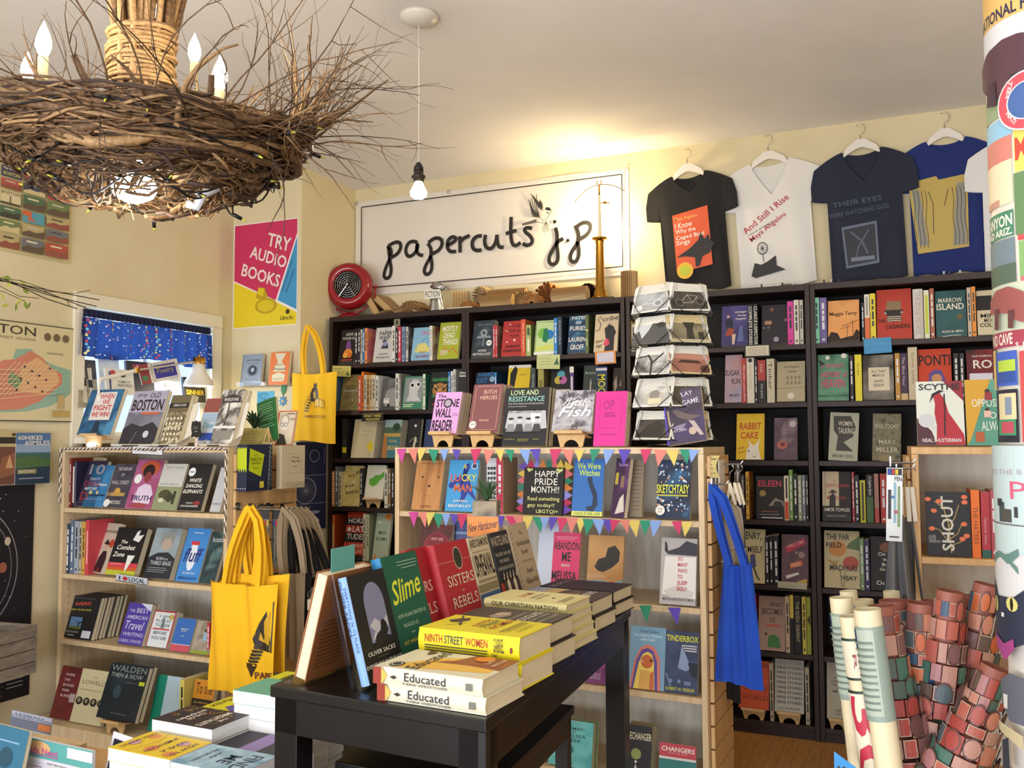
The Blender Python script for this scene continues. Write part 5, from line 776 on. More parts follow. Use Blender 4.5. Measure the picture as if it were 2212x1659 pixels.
# red fan
p0 = top(757, YB+.13); fan = empty('desk_fan', p0, (0,0,radians(20)), 'glossy red vintage desk fan with round wire grille on bookcase corner', 'fan')
RED = mat('8c1820', .18)
q = MB(); q.lathe([(.001,0),(.085,0),(.085,.006),(.07,.022),(.035,.034),(.001,.036)], 28); q.obj('foot', RED, fan, True)
q = MB(); q.tube([(.155*cos(a), 0, .195+.16*sin(a)) for a in [pi+i*pi/16 for i in range(17)]], .007, 8); q.obj('yoke', RED, fan, True)
q = MB(); q.tube([(0,0,.03),(0,0,.045)], .012, 8); q.obj('neck', RED, fan, True)
Tf = Matrix.Translation((0,0,.195)) @ Matrix.Rotation(radians(88), 4, 'X')
q = MB(); q.lathe([(.085,.075),(.10,.085),(.12,.082),(.138,.06),(.145,.03),(.14,-.01),(.12,-.06),(.085,-.10),(.04,-.12),(.001,-.125),(.001,-.12),(.08,-.095),(.125,-.03),(.13,.02),(.11,.065),(.085,.075)], 36, T=Tf); q.obj('housing', RED, fan, True)
q = MB(); q.lathe([(.001,.012),(.084,.012),(.084,.074),(.083,.074),(.083,.013)], 32, T=Tf); q.obj('dark_interior', mat('0a0a0a',.8), fan, True)
for rr_ in [.022+.0135*i for i in range(6)]:
    q = MB(); q.tube([tuple(Tf@Vector((rr_*cos(a*pi/14), rr_*sin(a*pi/14), .085-.12*rr_))) for a in range(28)], .0015, 4, closed=True); q.obj('grille_ring', CHROME, fan, True)
for k in range(5):
    a = 2*pi*k/5+.3; q = MB(); q.tube([tuple(Tf@Vector((.01*cos(a),.01*sin(a),.086))), tuple(Tf@Vector((.092*cos(a),.092*sin(a),.076)))], .0013, 4); q.obj('grille_spoke', CHROME, fan)
for k in range(4):
    a = 2*pi*k/4; q = MB(); q.grid(lambda u,v: Tf@Vector(((.015+.062*u)*cos(a+(v-.5)*1.1), (.015+.062*u)*sin(a+(v-.5)*1.1), .03+.025*(v-.5))), 5, 5); q.obj('blade', mat('121214',.6), fan, True)
q = MB(); q.sphere(tuple(Tf@Vector((0,0,.09))), .010, 12); q.obj('grille_badge', CHROME, fan, True)
for s_ in (-1,1): q = MB(); q.sphere((s_*.156,0,.195), .011, 10); q.obj('pivot_knob', RED, fan, True)
# folded-paper books
PGO = wood('old_page_paper','a88450','d2b07c',(2,200,2),.85); PGL = wood('old_page_paper_light','b89a68','dcc49a',(2,200,2),.85); PGR = mat('c88a4e',.85)
def fan_book(px, r_, ang0, ang1, m_, label, D=None, lift=0, yaw=0, n=26, dep=.14):
    p = top(px, D); o = empty('folded_book', p+Vector((0,0,lift)), (0,0,yaw), label, 'folded book', 'folded paper books on top of the bookcases'); q = MB()
    for i in range(n):
        a = ang0+(ang1-ang0)*i/(n-1); c_, s_ = cos(a), sin(a); rr = r_*(1+.05*sin(i*2.3)); nx, nz = -s_*.0011, c_*.0011
        q.prism([(.004*c_-nx,.004*s_-nz),(rr*c_-nx,rr*s_-nz),(rr*c_+nx,rr*s_+nz),(.004*c_+nx,.004*s_+nz)], -.0, dep, i%2)
    tag(q.obj('fanned_pages', [m_, mat('7c5834',.9)], o), kind='stuff'); q = MB(); q.prism([(-.006,0),(.006,0),(.004,.012),(-.004,.012)], .0, dep); q.obj('spine', mat('8a5a34'), o); return o  # every other leaf is darker, painting shaded gaps between the pages
def roll_book(px, r_, ln_, m_, label, D=None, yaw=0, up=False, n=26, lift=0):
    p = top(px, D)+Vector((0,0,(0 if up else r_*1.02)+lift)); o = empty('rolled_book', p, (0,0,yaw), label, 'folded book', 'folded paper books on top of the bookcases'); q = MB(); k = len(q.v)
    pr = [(r_*(1 if i%2 else .86)*cos(2*pi*i/(2*n)), r_*(1 if i%2 else .86)*sin(2*pi*i/(2*n))) for i in range(2*n)]
    if up: T_ = Matrix.Rotation(0,4,'X'); f = lambda a,b,c: (a,b,c)
    else: f = lambda a,b,c: (c, a, b)
    b0 = 0; N = 2*n
    q.v += [f(a,b,0) for a,b in pr] + [f(a,b,ln_) for a,b in pr]
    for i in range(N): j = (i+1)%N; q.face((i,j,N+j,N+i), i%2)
    q.face(range(N-1,-1,-1)); q.face(range(N,2*N)); tag(q.obj('pleated_pages', [m_, mat('86643c',.9)], o), kind='stuff')  # alternate pleat faces coloured darker as painted crease shade
    q = MB(); c0 = r_*.12; q.v += [f(c0*cos(2*pi*i/10), c0*sin(2*pi*i/10), ln_+.001) for i in range(10)]; q.face(range(10)); q.obj('core', mat('7a5a38'), o); return o
def flower_book(px, r_, m_, label, D=None, lift=0, n=16, dep=.09, wl=.55):
    p = top(px, D)+Vector((0,0,r_+lift)); o = empty('pleated_flower_book', p, (0,0,radians(-8)), label, 'folded book', 'folded paper books on top of the bookcases')
    for i in range(n):
        a = 2*pi*i/n; q = MB(); w_ = r_*pi/n*.8*wl; L_ = [(r_*.15,0),(r_*.6,w_*.7),(r_*.9,w_),(r_,0),(r_*.9,-w_),(r_*.6,-w_*.7)]; pts = [(x*cos(a)-y*sin(a), x*sin(a)+y*cos(a)) for x,y in L_]
        b = 0
        q.v += [(x,0,z) for x,z in pts]+[(x,dep,z) for x,z in pts]
        for k_ in range(6): j = (k_+1)%6; q.face((k_,j,6+j,6+k_))
        q.obj('page_loop', m_, o)
    q = MB(); q.v = [(r_*.8*cos(k*pi/10), dep, r_*.8*sin(k*pi/10)) for k in range(20)]; q.face(range(20)); q.obj('hollow_shade_disc', mat('5a3c20'), o)  # dark disc added behind the loops to paint shade in their hollows
    return o
# open / slumped books at the left
for px, yw, rl, lb in ((812,8,-32,'weathered closed book leaning beside the red fan'),(846,-4,-50,'weathered book slumped on its side behind the paper fan')):
    o = empty('old_book', top(px, YB+.16)+Vector((0,0,.004)), (0,radians(rl),radians(yw)), lb, 'book', 'weathered loose books on the bookcase'); box('page_block',(0,0,0),(.035,.13,.17),PGO,o); box('cover',(-.003,-.002,0),(-.0005,.132,.172),mat('8a6a42'),o)
    box('back_cover',(.0355,-.002,0),(.038,.132,.172),mat('8a6a42'),o)
o = empty('open_book', top(850,YB+.05), (0,0,radians(-3)), 'old open book lying flat with swollen pages below the fanned one', 'book')
q = MB(); q.grid(lambda u,v: (-.12+.26*u, .11*v, .006+.022*abs(sin(pi*u*2))**.6), 24, 2); q.box(-.12,0,0,.14,.11,.005); q.obj('pages', PGL, o, True); box('cover',(-.125,-.003,-.0005),(.145,.113,.0),mat('2a211a'),o)
fan_book(883,.085,.12,pi-.1,PGO,'tan half-disc fanned book at left of the silver wrapped figure')
fan_book(858,.06,.5,pi-.0,PGL,'small pale fanned book at the left foot of the tan half-disc', D=YB+.16)
fan_book(1007,.052,.02,pi-.02,PGR,'orange half-disc fanned book right of the folded screen book', D=YB+.08)
flower_book(1035,.052,PGL,'star-shaped pleated book with narrow petals, fourth from the silver figure', D=YB+.17, lift=.045)
o_ = box('stacked_book',(-.09,0,0),(.07,.12,.012),mat('d8ccb0'),None); o_.location = top(995,YB+.04); tag(o_, 'thin closed cream book lying flat under the orange half-disc', 'book')
o = empty('accordion_book', top(978,YB+.14), (0,0,radians(10)), 'upright accordion folded book just right of the silver figure', 'folded book', 'folded paper books on top of the bookcases')
q = MB(); q.grid(lambda u,v: (.10*u-.02, .05+(.02 if int(round(u*12))%2 else 0), .13*v), 12, 1); q.grid(lambda u,v: (.10*u-.02, .056+(.02 if int(round(u*12))%2 else 0), .13*v), 12, 1); tag(q.obj('folded_pages', PGL, o), kind='stuff')
roll_book(1040,.036,.19,PGO,'rolled grey-tan book lying beside the star-shaped one', D=YB+.06, yaw=radians(4))
roll_book(1060,.034,.22,PGO,'rolled tan book lying high behind the round fanned one', D=YB+.2, lift=.055, yaw=radians(2))
fan_book(1130,.090,.2,pi*1.02,PGO,'large tan fanned book in the middle of the row', D=YB+.10, n=34)
fan_book(1148,.060,0,pi*1.0,PGR,'orange round fanned book in front of the large tan one', D=YB+.03, n=30)
o = empty('honeycomb_book', top(1180,YB+.09), (0,0,0), 'orange honeycomb folded book with curled cells', 'folded book', 'folded paper books on top of the bookcases')
for i in range(-3,4):
    for j in range(-3,4):
        cx_ = .0205*(i+.5*(j%2)); cz_ = .062+.0178*j; rr = .0098
        if cx_**2+(cz_-.062)**2 > .056**2: continue
        q = MB(); q.tube([(cx_,.01*sin(i*3+j),cz_),(cx_+.003,.08,cz_)], rr, 9, cap=False); q.tube([(cx_,.01*sin(i*3+j),cz_),(cx_+.003,.08,cz_)], rr*.82, 9, cap=False); q.tube([(cx_,.05,cz_),(cx_,.052,cz_)], rr*.85, 9, 1); q.obj('page_cell', [PGR, mat('6a3c1c')], o, True)
roll_book(1195,.040,.20,PGL,'rolled cream book lying right of the honeycomb one', D=YB+.06, yaw=radians(-3))
flower_book(1268,.055,mat('4a2a20',.8),'dark brown rosette folded book left of the brass lamp', D=YB+.13, n=14, wl=1.25)
roll_book(1360,.045,.155,PGO,'tall cylinder of pleated pages standing at the row end', D=YB+.15, up=True)
# silver wrapped figure with fiction sign
fg = empty('foil_figurine', top(943,YB+.1), (0,0,0), 'silver foil wrapped figurine holding up a paper fiction sign', 'figurine')
SIL = mat('b8babc',.22,.9)
q = MB(); q.grid(lambda u,v: ((.045+.008*sin(7*u*2*pi+5*v))*cos(2*pi*u)*(1-.35*v), (.03+.006*sin(5*u*2*pi))*sin(2*pi*u)*(1-.35*v), .11*v), 28, 8, closeu=True); q.obj('foil_base', SIL, fg, True)
q = MB(); q.grid(lambda u,v: (.0+.05*(v*2-1)+.006*sin(9*u*2*pi+3*v)+.012, .024*sin(pi*min(max(v,.02),.98))*cos(2*pi*u), .150+.03*sin(pi*min(max(v,.02),.98))*sin(2*pi*u)*(1.1-.5*v)+.006*sin(6*v)), 24, 10, closeu=True); q.obj('foil_head', SIL, fg, True)
box('sign_card',(-.052,-.05,.075),(.052,-.048,.125),mat('e4e0d4'),fg)
art([T('FICTION',.06,.15,.94,.85,K)], .104, .05, lambda x,y,l: (x-.052,-.05-l,y+.075), 'sign_lettering', fg)
# brass lamp
lp = top(1297,YB+.10); bl = empty('brass_lamp', lp, (0,0,0), 'tall brass column lamp with a wide curved finial hoop, in front of the banner', 'lamp')
q = MB(); q.box(-.09,-.06,0,.09,.06,.012); q.obj('wood_base', mat('24140e',.4), bl, bevel=.003)
zc = RA.at(1297,515,YB+.10)[1]-ZT
q = MB(); q.lathe([(.001,.013),(.045,.013),(.047,.02),(.036,.03),(.034,.05),(.028,.06),(.026,.075),(.0245,.08),(.0215,zc-.03),(.024,zc-.02),(.024,zc-.008),(.04,zc-.006),(.042,zc+.003),(.02,zc+.006),(.001,zc+.006)], 28); q.obj('column', BRASS, bl, True)
zt_ = RA.at(1290,410,YB+.10)[1]-ZT
q = MB(); q.lathe([(.011,zc+.006),(.010,zc+.10),(.006,zt_-.03),(.001,zt_-.03)], 14); q.obj('candle_sleeve', mat('e8dcc0',.4), bl, True)
q = MB(); q.tube([(0,0,zt_-.03),(.0,0,zt_+.02)], .005, 8); q.obj('finial_stem', BRASS, bl, True)
q = MB(); q.tube([(-.012,0,zt_+.05),(-.012,0,zt_+.035),(0,0,zt_+.02),(.012,0,zt_+.035),(.012,0,zt_+.05)], .003, 6); q.obj('finial_fork', BRASS, bl, True)
q = MB(); q.tube([(-.14+.28*i/16., -.0, zt_+.026-.05*abs(i/8.-1)**2.2-.03*(max(0,-(i/8.-1)))**2) for i in range(17)], .0022, 6); q.obj('finial_hoop', mat('3c3020',.4,.6), bl, True)
q = MB(); q.sphere((.03,0,zt_-.075), .011, 10, sz=.8); q.tube([(0,0,zt_-.075),(.06,0,zt_-.078)], .003, 6); q.obj('side_arm', BRASS, bl, True)
BULB = mat('fff0d0', .3, 0, 14.)
lb_ = empty('uplight_bulb', lp+Vector((-.03,.10,.30)), (0,0,0), 'bare glowing bulb behind the brass lamp washing the banner and ceiling', 'light bulb')
q = MB(); q.sphere((0,0,.03), .026, 14); q.obj('bulb_glass', BULB, lb_, True); q = MB(); q.tube([(0,0,-.03),(0,0,.006)], .012, 10); q.obj('bulb_socket', BRASS, lb_, True)
box('stem', (-.003,-.003,-.30), (.003,.003,-.03), BRASS, lb_)
point('banner_lamp_light', lp+Vector((-.03,.03,.46)), 12, (1.,.78,.42), .03)
# pendant bulb
z_ = CEIL; pc = onZ(905,40,CEIL-.01); pd = empty('pendant_bulb', (pc.x,pc.y,CEIL), (0,0,0), 'bare glowing bulb hanging on a white cord from round ceiling canopy', 'pendant lamp')
q = MB(); q.lathe([(.001,-.035),(.02,-.035),(.045,-.028),(.07,-.012),(.075,-.001),(.001,-.001)], 32); q.obj('ceiling_canopy', mat('d8d4cc',.4), pd, True)
rv = ray(904, 352); tt = sqrt(pc.x**2+pc.y**2)/sqrt(rv.x**2+rv.y**2); zs = H+rv.z*tt-CEIL
rv = ray(902, 432); zb_ = H+rv.z*tt-CEIL
q = MB(); q.tube([(0,0,-.035),(.001,0,zs*.5),(0,0,zs)], .0025, 6); q.obj('cord', mat('e8e4dc',.5), pd, True)
q = MB(); q.lathe([(.001,zs+.004),(.006,zs+.002),(.012,zs-.006),(.018,zs-.018),(.019,zs-.032),(.001,zs-.032)], 20); q.obj('socket_cap', mat('141210',.4), pd, True)
q = MB(); q.lathe([(.018,zs-.032),(.018,zs-.042),(.026,zs-.05),(.027,zs-.056),(.02,zs-.06),(.019,zs-.072),(.001,zs-.072)], 24); q.obj('socket_ring', mat('2a211c',.4), pd, True)
hb = (zs-.07)-zb_; q = MB(); q.lathe([(.014,zs-.066),(.016,zs-.07-.12*hb),(.024,zs-.07-.35*hb),(.032,zs-.07-.6*hb),(.030,zs-.07-.8*hb),(.018,zs-.07-.95*hb),(.001,zb_)], 24); q.obj('bulb_glass', mat('fff0d0',.3,0,9.), pd, True)
point('pendant_bulb_light', (pc.x,pc.y,CEIL+zb_-.04), 5, (1.,.84,.6), .03)
# ---------------- tee shirts on the wall ----------------
TN = [0]
def tee(x0, x1, ytop, ybot, col, label, neck, ops, hook, ns=.18, parent_group='tee shirts pinned along the wall', sleeve=.15, roll=0):
    TN[0] += 1; D = YW-.026-.024*(TN[0]%2); xc = (x0+x1)/2; u0, _ = RA.at(x0, ytop, D); u1, _ = RA.at(x1, ytop, D); _, zt = RA.at(xc, ytop, D); _, zb = RA.at(xc, ybot, D); W_ = u1-u0; H_ = zt-zb
    r = empty('tee_shirt', RA.W((u0+u1)/2, D, zb), (0,radians(roll),0), label, 'tee shirt', parent_group)
    hwid = W_/2; bod = hwid-sleeve*W_
    def prof(x, back):
        a = abs(x)/hwid; nk = ns*W_
        zt_ = H_-.13*H_*max(0,(abs(x)-nk)/(hwid-nk))**1.35 - (.10*H_ if a > .99 else 0)
        if abs(x) < nk:
            k = 1-abs(x)/nk; zt_ = H_ - (neck*H_*(k**(.75 if neck > .25 else .6)) if not back else .035*H_*(1-(1-k)**2))
        zb_ = 0.006*sin(x*40) if abs(x) <= bod else H_*(.66+.02*(abs(x)-bod)/(hwid-bod))-.03*H_
        return zb_, zt_
    for back in (1, 0):
        q = MB(); xs = sorted(set([-hwid+W_*i/26. for i in range(27)]+[-bod,bod,-bod-1e-4,bod+1e-4,-ns*W_,ns*W_,0]))
        def y_(x, z, b_=back): return (.012 if b_ else 0)*(1 if abs(x) < hwid*.97 else 0) + .013*sin(x*34+z*5)*(1.05-z/H_)*min(1,(x/bod)**2) - (0 if b_ else .006*max(0,1-(x/hwid)**2))
        cols = []
        for x in xs:
            a, b = prof(x, back); wv = 0 if abs(x) > bod else (.03*W_*(abs(sin(pi*.5*x/bod))))
            row = []
            for k in range(9):
                z = a+(b-a)*k/8.; xx = x*(1-.07*max(0,1-abs(z/H_-.45)/.45)) if abs(x) <= bod else x
                row.append(len(q.v)); q.v.append((xx, y_(x,z), z))
            cols.append(row)
        for c0, c1 in zip(cols, cols[1:]):
            for k in range(8): q.face((c0[k],c1[k],c1[k+1],c0[k+1]))
        q.obj('back_panel' if back else 'front_panel', mat(col,.85), r, True)
        if not back: yf = y_
    ops and art(ops, W_, H_, lambda x,y,l: (x-hwid, -.0105-l, y), 'shirt_print', r, sub=12)
    # hanger
    h = empty('clothes_hanger', RA.W((u0+u1)/2, D, zb), (0,radians(roll),0), 'white plastic hanger holding the '+' '.join(label.split(' with')[0].split(',')[0].split()[:8]), 'hanger', 'white hangers on the wall')
    q = MB(); hw_ = ns*W_*1.02; pts = [(-hw_,H_-.03),(-hw_*.8,H_+.015),(-.02,H_+.055),(.02,H_+.055),(hw_*.8,H_+.015),(hw_,H_-.03),(hw_*.5,H_-.003),(.01,H_+.012),(-.01,H_+.012),(-hw_*.5,H_-.003)]
    q.v = [(x,-.004,z) for x,z in pts]+[(x,.006,z) for x,z in pts]; n = 10
    for f in ((0,1,9),(1,2,8,9),(2,3,7,8),(3,4,6,7),(4,5,6)): q.face(f); q.face([n+i for i in f][::-1])
    for i in range(n): j = (i+1)%n; q.face((i,n+i,n+j,j))
    q.obj('hanger_arms', mat('e4e0d8',.35), h, bevel=.001)
    zh = RA.at(hook[0],hook[1],D)[1]-zb; dx = RA.at(hook[0],hook[1],D)[0]-(u0+u1)/2
    q = MB(); z0 = H_+.055; q.tube([(0,0,z0),(0,0,z0+(zh-z0)*.35)]+[(.002+.022*sin(a), 0, zh-.024-.026*cos(a)*1.) for a in [.3+i*.45 for i in range(9)]], .0022, 6); q.obj('hook', CHROME, h, True)
    return r
tee(1407,1606,372,628,'131114','black scoop neck tee with an orange caged bird book print',.16,[P('d0542a',(.29,.17),(.29,.66),(.68,.70),(.68,.2)),T('Maya Angelou',.31,.60,.56,.65,'e8b060',3),T('I Know',.31,.54,.5,.59,W,3),T('Why the',.31,.49,.53,.54,W,3),T('Caged Bird',.31,.44,.62,.49,W,3),T('Sings',.31,.39,.46,.44,W,3),C(.38,.18,.09,'e0b030',.07),C(.38,.18,.06,'b8c030',.045),P('141216',(.30,.30),(.45,.36),(.55,.42),(.58,.48),(.62,.42),(.66,.46),(.68,.4),(.72,.38),(.66,.3),(.58,.28),(.54,.2),(.5,.2),(.5,.28),(.4,.3))],(1510,318),roll=-4)
tee(1562,1795,346,618,'dedcd8','white V-neck tee with curved red poetry lettering and a black flower',.27,[T('And Still I Rise',.22,.44,.66,.70,'b02040',36),T('Maya Angelou',.26,.37,.62,.57,'b02040',33),T('A BOOK OF POEMS BY',.26,.42,.5,.52,'333',33),C(.38,.31,.05,'333',.05),C(.38,.31,.042,'dedcd8',.042)]+[L('333',.004,(.38,.31),(.38+.045*cos(k*pi/6),.31+.045*sin(k*pi/6))) for k in range(12)]+[L('222',.006,(.38,.26),(.385,.2)),P('151316',(.26,.1),(.3,.2),(.36,.18),(.42,.2),(.5,.24),(.5,.16),(.58,.12),(.44,.1),(.3,.08))],(1682,288),roll=-3)
tee(1757,1990,322,605,'1c2236','dark navy V-neck tee with faint grey lettering and a boxed woodcut',.24,[T('THEIR EYES',.20,.58,.66,.63,'4a5468',3),T('WERE WATCHING GOD',.16,.50,.72,.56,'4a5468',3),P('5a6478',(.29,.10),(.27,.42),(.60,.44),(.60,.12)),P('161a28',(.31,.12),(.29,.40),(.58,.42),(.58,.14)),L('4a5468',.02,(.35,.38),(.45,.3),(.5,.2)),L('4a5468',.015,(.52,.38),(.42,.26),(.38,.16)),R(.34,.15,.56,.18,'6a7488')],(1832,272),roll=-2)
tee(1930,2170,300,590,'15286a','royal blue crew neck tee with a gold and grey drawn curtain print',.10,[P('b8a050',(.20,.16),(.14,.70),(.40,.73),(.42,.70),(.68,.72),(.66,.18)),P('8a8a80',(.22,.22),(.17,.64),(.24,.64),(.30,.22)),P('8a8a80',(.52,.2),(.58,.66),(.66,.66),(.64,.2))]+[L('3a3424',.005,*[(.19+.035*i+.008*sin(k*1.1), .2+.048*k) for k in range(10)]) for i in (0,1,2,3,10,11,12,13)]+[L('3a3424',.006,(.32,.62),(.36,.52),(.35,.3)),L('3a3424',.006,(.50,.62),(.46,.5))],(2008,247),roll=-1)
# sliver of a fifth, white tee behind the papered column
tee(2080,2330,300,590,'dcdcdc','white tee, only its sleeve showing left of the papered column',.10,[],(2200,240),sleeve=.16)
# pin clips on the bookcase tops
q = MB(); 
for i, px in enumerate((1645,1672,1690,1713,1780,1796,1812,2040,2052,2075)):
    p = RA.W(RA.at(px,620,YB+.01)[0], YB+.012, TOPZ+.001); q = MB(); q.lathe([(.001,.0),(.005,0),(.003,.006),(.006,.014),(.001,.015)],8); o = q.obj('push_pin', mat('c8ccd4' if i%2 else '3a3a40',.2), None, True); o.location = p; tag(o, ('pale' if i%2 else 'dark')+' push pin, '+ORD[i]+' from the left along the bookcase top edge', 'push pin', 'push pins along the bookcase edge')

bksign(851,689,864,704,YB+.02,'8a8468','small grey tag standing above the grey bird woman cover',[R(.3,.2,.7,.8,'333')])
# ================= black nesting tables and their books =================
TZ = .88
def quadtable(c, z, th, ap, leg, label, name='nesting_table'):
    r = empty(name, (0,0,0), (0,0,0), label, 'table'); q = MB()
    q.v = [(x,y,z-th) for x,y in c]+[(x,y,z) for x,y in c]
    for f in ((0,3,2,1),(4,5,6,7),(0,1,5,4),(1,2,6,5),(2,3,7,6),(3,0,4,7)): q.face(f)
    q.obj('table_top', BLACKP, r, bevel=.003); n = 4; cx_ = sum(p[0] for p in c)/4; cy_ = sum(p[1] for p in c)/4
    ins = [Vector((p[0],p[1]))+(Vector((cx_,cy_))-Vector((p[0],p[1]))).normalized()*.012 for p in c]
    for i in range(4):
        a, b = ins[i], ins[(i+1)%4]; d = (b-a).normalized(); nn = Vector((-d.y,d.x))*.018; q = MB(); P_ = [a, b, b+nn, a+nn]
        q.v = [(p.x,p.y,z-th-ap) for p in P_]+[(p.x,p.y,z-th-.0005) for p in P_]
        for f in ((0,3,2,1),(4,5,6,7),(0,1,5,4),(1,2,6,5),(2,3,7,6),(3,0,4,7)): q.face(f)
        q.obj('apron', BLACKP, r, bevel=.002)
        e = (ins[i-1]-a).normalized(); q = MB(); P_ = [a, a+d*leg, a+d*leg+e*leg, a+e*leg]
        q.v = [(p.x+(a.x-p.x)*.0, p.y, 0) for p in P_]+[(p.x,p.y,z-th-.001) for p in P_]
        for f in ((0,3,2,1),(4,5,6,7),(0,1,5,4),(1,2,6,5),(2,3,7,6),(3,0,4,7)): q.face(f)
        q.obj('leg', BLACKP, r, bevel=.002)
    return r
a_, b_, c_ = onZ(583,1480,TZ), onZ(1050,1556,TZ), onZ(1363,1314,TZ); d_ = a_+(c_-b_)
quadtable([(p.x,p.y) for p in (a_,b_,c_,d_)], TZ, .025, .075, .062, 'tall scuffed black table in front, stacked with new hardcovers')
quadtable([(-1.18,1.70),(-.80,1.68),(-.84,2.3),(-1.22,2.3)], .70, .022, .05, .035, 'smaller black nesting table tucked beneath the tall scuffed one')
quadtable([(-2.0,1.56),(-1.27,1.53),(-1.30,2.45),(-2.02,2.48)], .45, .022, .05, .045, 'low black table at left under the paperback piles')
tdir = (b_-a_).normalized(); q = MB()
def laid(p, ang, w_, t, h, col, label, group, ops=None, sops=None, scol=None, hard=True, pages=None, mode='spine'):
    """book lying flat, cover up. mode spine: spine toward the camera, p = right end of the spine's foot; mode fore: fore-edge toward the camera, p = left end of the fore-edge's foot"""
    X_ = Vector((cos(ang), sin(ang), 0)); Y_ = Vector((-sin(ang), cos(ang), 0)); Z_ = Vector((0,0,1))
    if mode == 'spine': ex, ey, ez = Y_, -Z_, -X_; o = p
    else: ex, ey, ez = -Y_, -Z_, X_; o = p+Y_*w_
    M_ = Matrix((ex,ey,ez)).transposed(); r = book(o+Vector((0,0,t)), M_.to_euler(), w_, t, h, col, label, group=group, ops=ops, sops=sops, scol=scol, hard=hard, pages=pages)
    return r
def pile(px, py, n, t, w_, h, ang, specs, group, z=TZ, dz=.0006, jit=.004, mode='spine'):
    p = onZ(px, py, z)
    for i in range(n):
        s = specs[min(i, len(specs)-1)] if i < n-1 else specs[-1]
        X_ = Vector((cos(ang), sin(ang), 0)); off = X_*(-.006*i if i else 0)+X_*random.uniform(-jit,jit)*(1 if i else 0)
        laid(p+off+Vector((0,0,.001+i*(t+dz))), ang+radians(random.uniform(-1,1))*(1 if i else 0), w_, t, h, s[0], s[1] if i == n-1 else s[1].replace('@', ORD[n-1-i]), group, s[2] if len(s) > 2 else None, s[3] if len(s) > 3 else None, s[4] if len(s) > 4 else None, mode=mode, hard=(mode=='spine'), pages=PAGEW if mode != 'spine' else None)
EC = 'd8d2b8'
ed_s = [R(.0,.92,1,1,'8a2c1c'),P('d8a850',(0,.92),(1,.92),(.55,.86)),P('2a2420',(.5,.84),(.62,.8),(.5,.77),(.38,.8)),T('Educated',.34,.32,.84,.70,'23283c',-90),T('TARA WESTOVER',.12,.30,.26,.72,'23283c',-90),R(.3,.08,.7,.14,'6a6a60')]
ed_c = [P('e0b048',(.1,.85),(.2,.9),(.75,.6),(.9,.25),(.9,.05),(.3,.05)),P('8e4428',(.5,.62),(.62,.55),(.66,.42),(.98,.32),(1,.0),(.45,0),(.52,.3)),P('8e4428',(.55,.0),(.98,.0),(.98,.4),(.6,.5)),C(.22,.86,.12,'26221e',.06),C(.22,.86,.09,EC,.045),C(.22,.86,.07,'26221e',.035),T('Educated',.12,.30,.34,.84,'2a2420',-90) if False else T('Educated',.1,.62,.95,.74,'2a2420',0),C(.85,.27,.13,'d87c28',.09),T('TARA',.62,.16,.84,.2,'e0d0b8',0),T('WESTOVER',.55,.08,.92,.12,'e0d0b8',0),P('3a2e20',(.75,.8),(.95,.84),(.92,.74))]
ang1 = atan2(tdir.y, tdir.x)+radians(.5)
pile(1047,1550,2,.033,.165,.248,ang1,[(EC,'lower cream hardcover with red pencil tip on its spine, front corner',None,ed_s,EC),(EC,'upper cream hardcover with orange brown hill on cover, front corner',ed_c,ed_s,EC)],'cream hardcovers at the table corner')
YE = 'e0cf18'
ns_s = [T('NINTH',.48,.75,.80,.93,'a8281c',-90),T('STREET',.48,.54,.80,.73,'2c3440',-90),T('WOMEN',.48,.30,.80,.52,'a8281c',-90)]+[R(.34-.1*k,.30,.38-.1*k,.93,'3a3418') for k in range(3)]+[T('MARY',.2,.2,.3,.26,'3a3418'),T('GABRIEL',.35,.14,.9,.24,'3a3418',-90),C(.5,.07,.12,'7a241c',.012)]
ns_c = [P('3a3020',(.5,.85),(.62,.93),(.8,.86),(.86,.78),(.7,.74),(.56,.78)),L('3a3020',.03,(.4,.72),(.95,.9)),L('3a3020',.012,(.3,.84),(.5,.7)),L('3a3020',.012,(.35,.7),(.5,.78)),T('NINTH',.4,.54,.85,.61,'a8281c'),T('STREET',.35,.45,.9,.52,'2c3440'),T('WOMEN',.3,.34,.95,.43,'a8281c'),R(.2,.25,.9,.26,'5a5220'),R(.2,.22,.9,.23,'5a5220'),R(.25,.19,.85,.2,'5a5220'),T('GABRIEL',.3,.1,.8,.14,'8a8224')]
pile(1124,1496,2,.054,.165,.248,ang1,[(YE,'lower thick bright yellow hardcover beneath its twin',None,ns_s,YE),(YE,'upper thick bright yellow hardcover with red and slate spine capitals',ns_c,ns_s,YE)],'thick yellow hardcovers on the table')
fd_c = [P('9a8a78',(.2,.6),(.35,.72),(.6,.7),(.75,.6),(.5,.52)),R(0,0,1,.45,'2e2824'),C(.55,.63,.14,'b8a48c',.07),B('DOUGLASS',.1,.28,.9,.38,'d8d0c0'),T('FREDERICK',.2,.42,.8,.46,'b8b0a0'),T('PROPHET OF FREEDOM',.2,.2,.85,.24,'b8b0a0'),T('DAVID W. BLIGHT',.15,.1,.88,.15,'b8b0a0')]
pile(1182,1447,2,.047,.165,.245,ang1,[('2a2220','lower thick dark hardcover under the sepia portrait one',None,None,'1a1614'),('3a302c','upper thick dark hardcover with grey sepia portrait and pale capitals',fd_c,None,'2a2422')],'thick dark hardcovers on the table')
cn_c = [T('NOMI',.4,.62,.8,.72,'b03828'),T('CHRISTIAN',.3,.5,.8,.55,'8a8250'),T('NATION',.3,.42,.75,.47,'8a8250'),C(.5,.3,.03,K),R(.2,.15,.8,.17,'a8a070'),R(.2,.1,.7,.12,'a8a070'),R(.03,.03,.97,.035,'a8a070')]
cn_s = [T('OUR CHRISTIAN NATION',.3,.1,.8,.9,'3a3820',-90)]
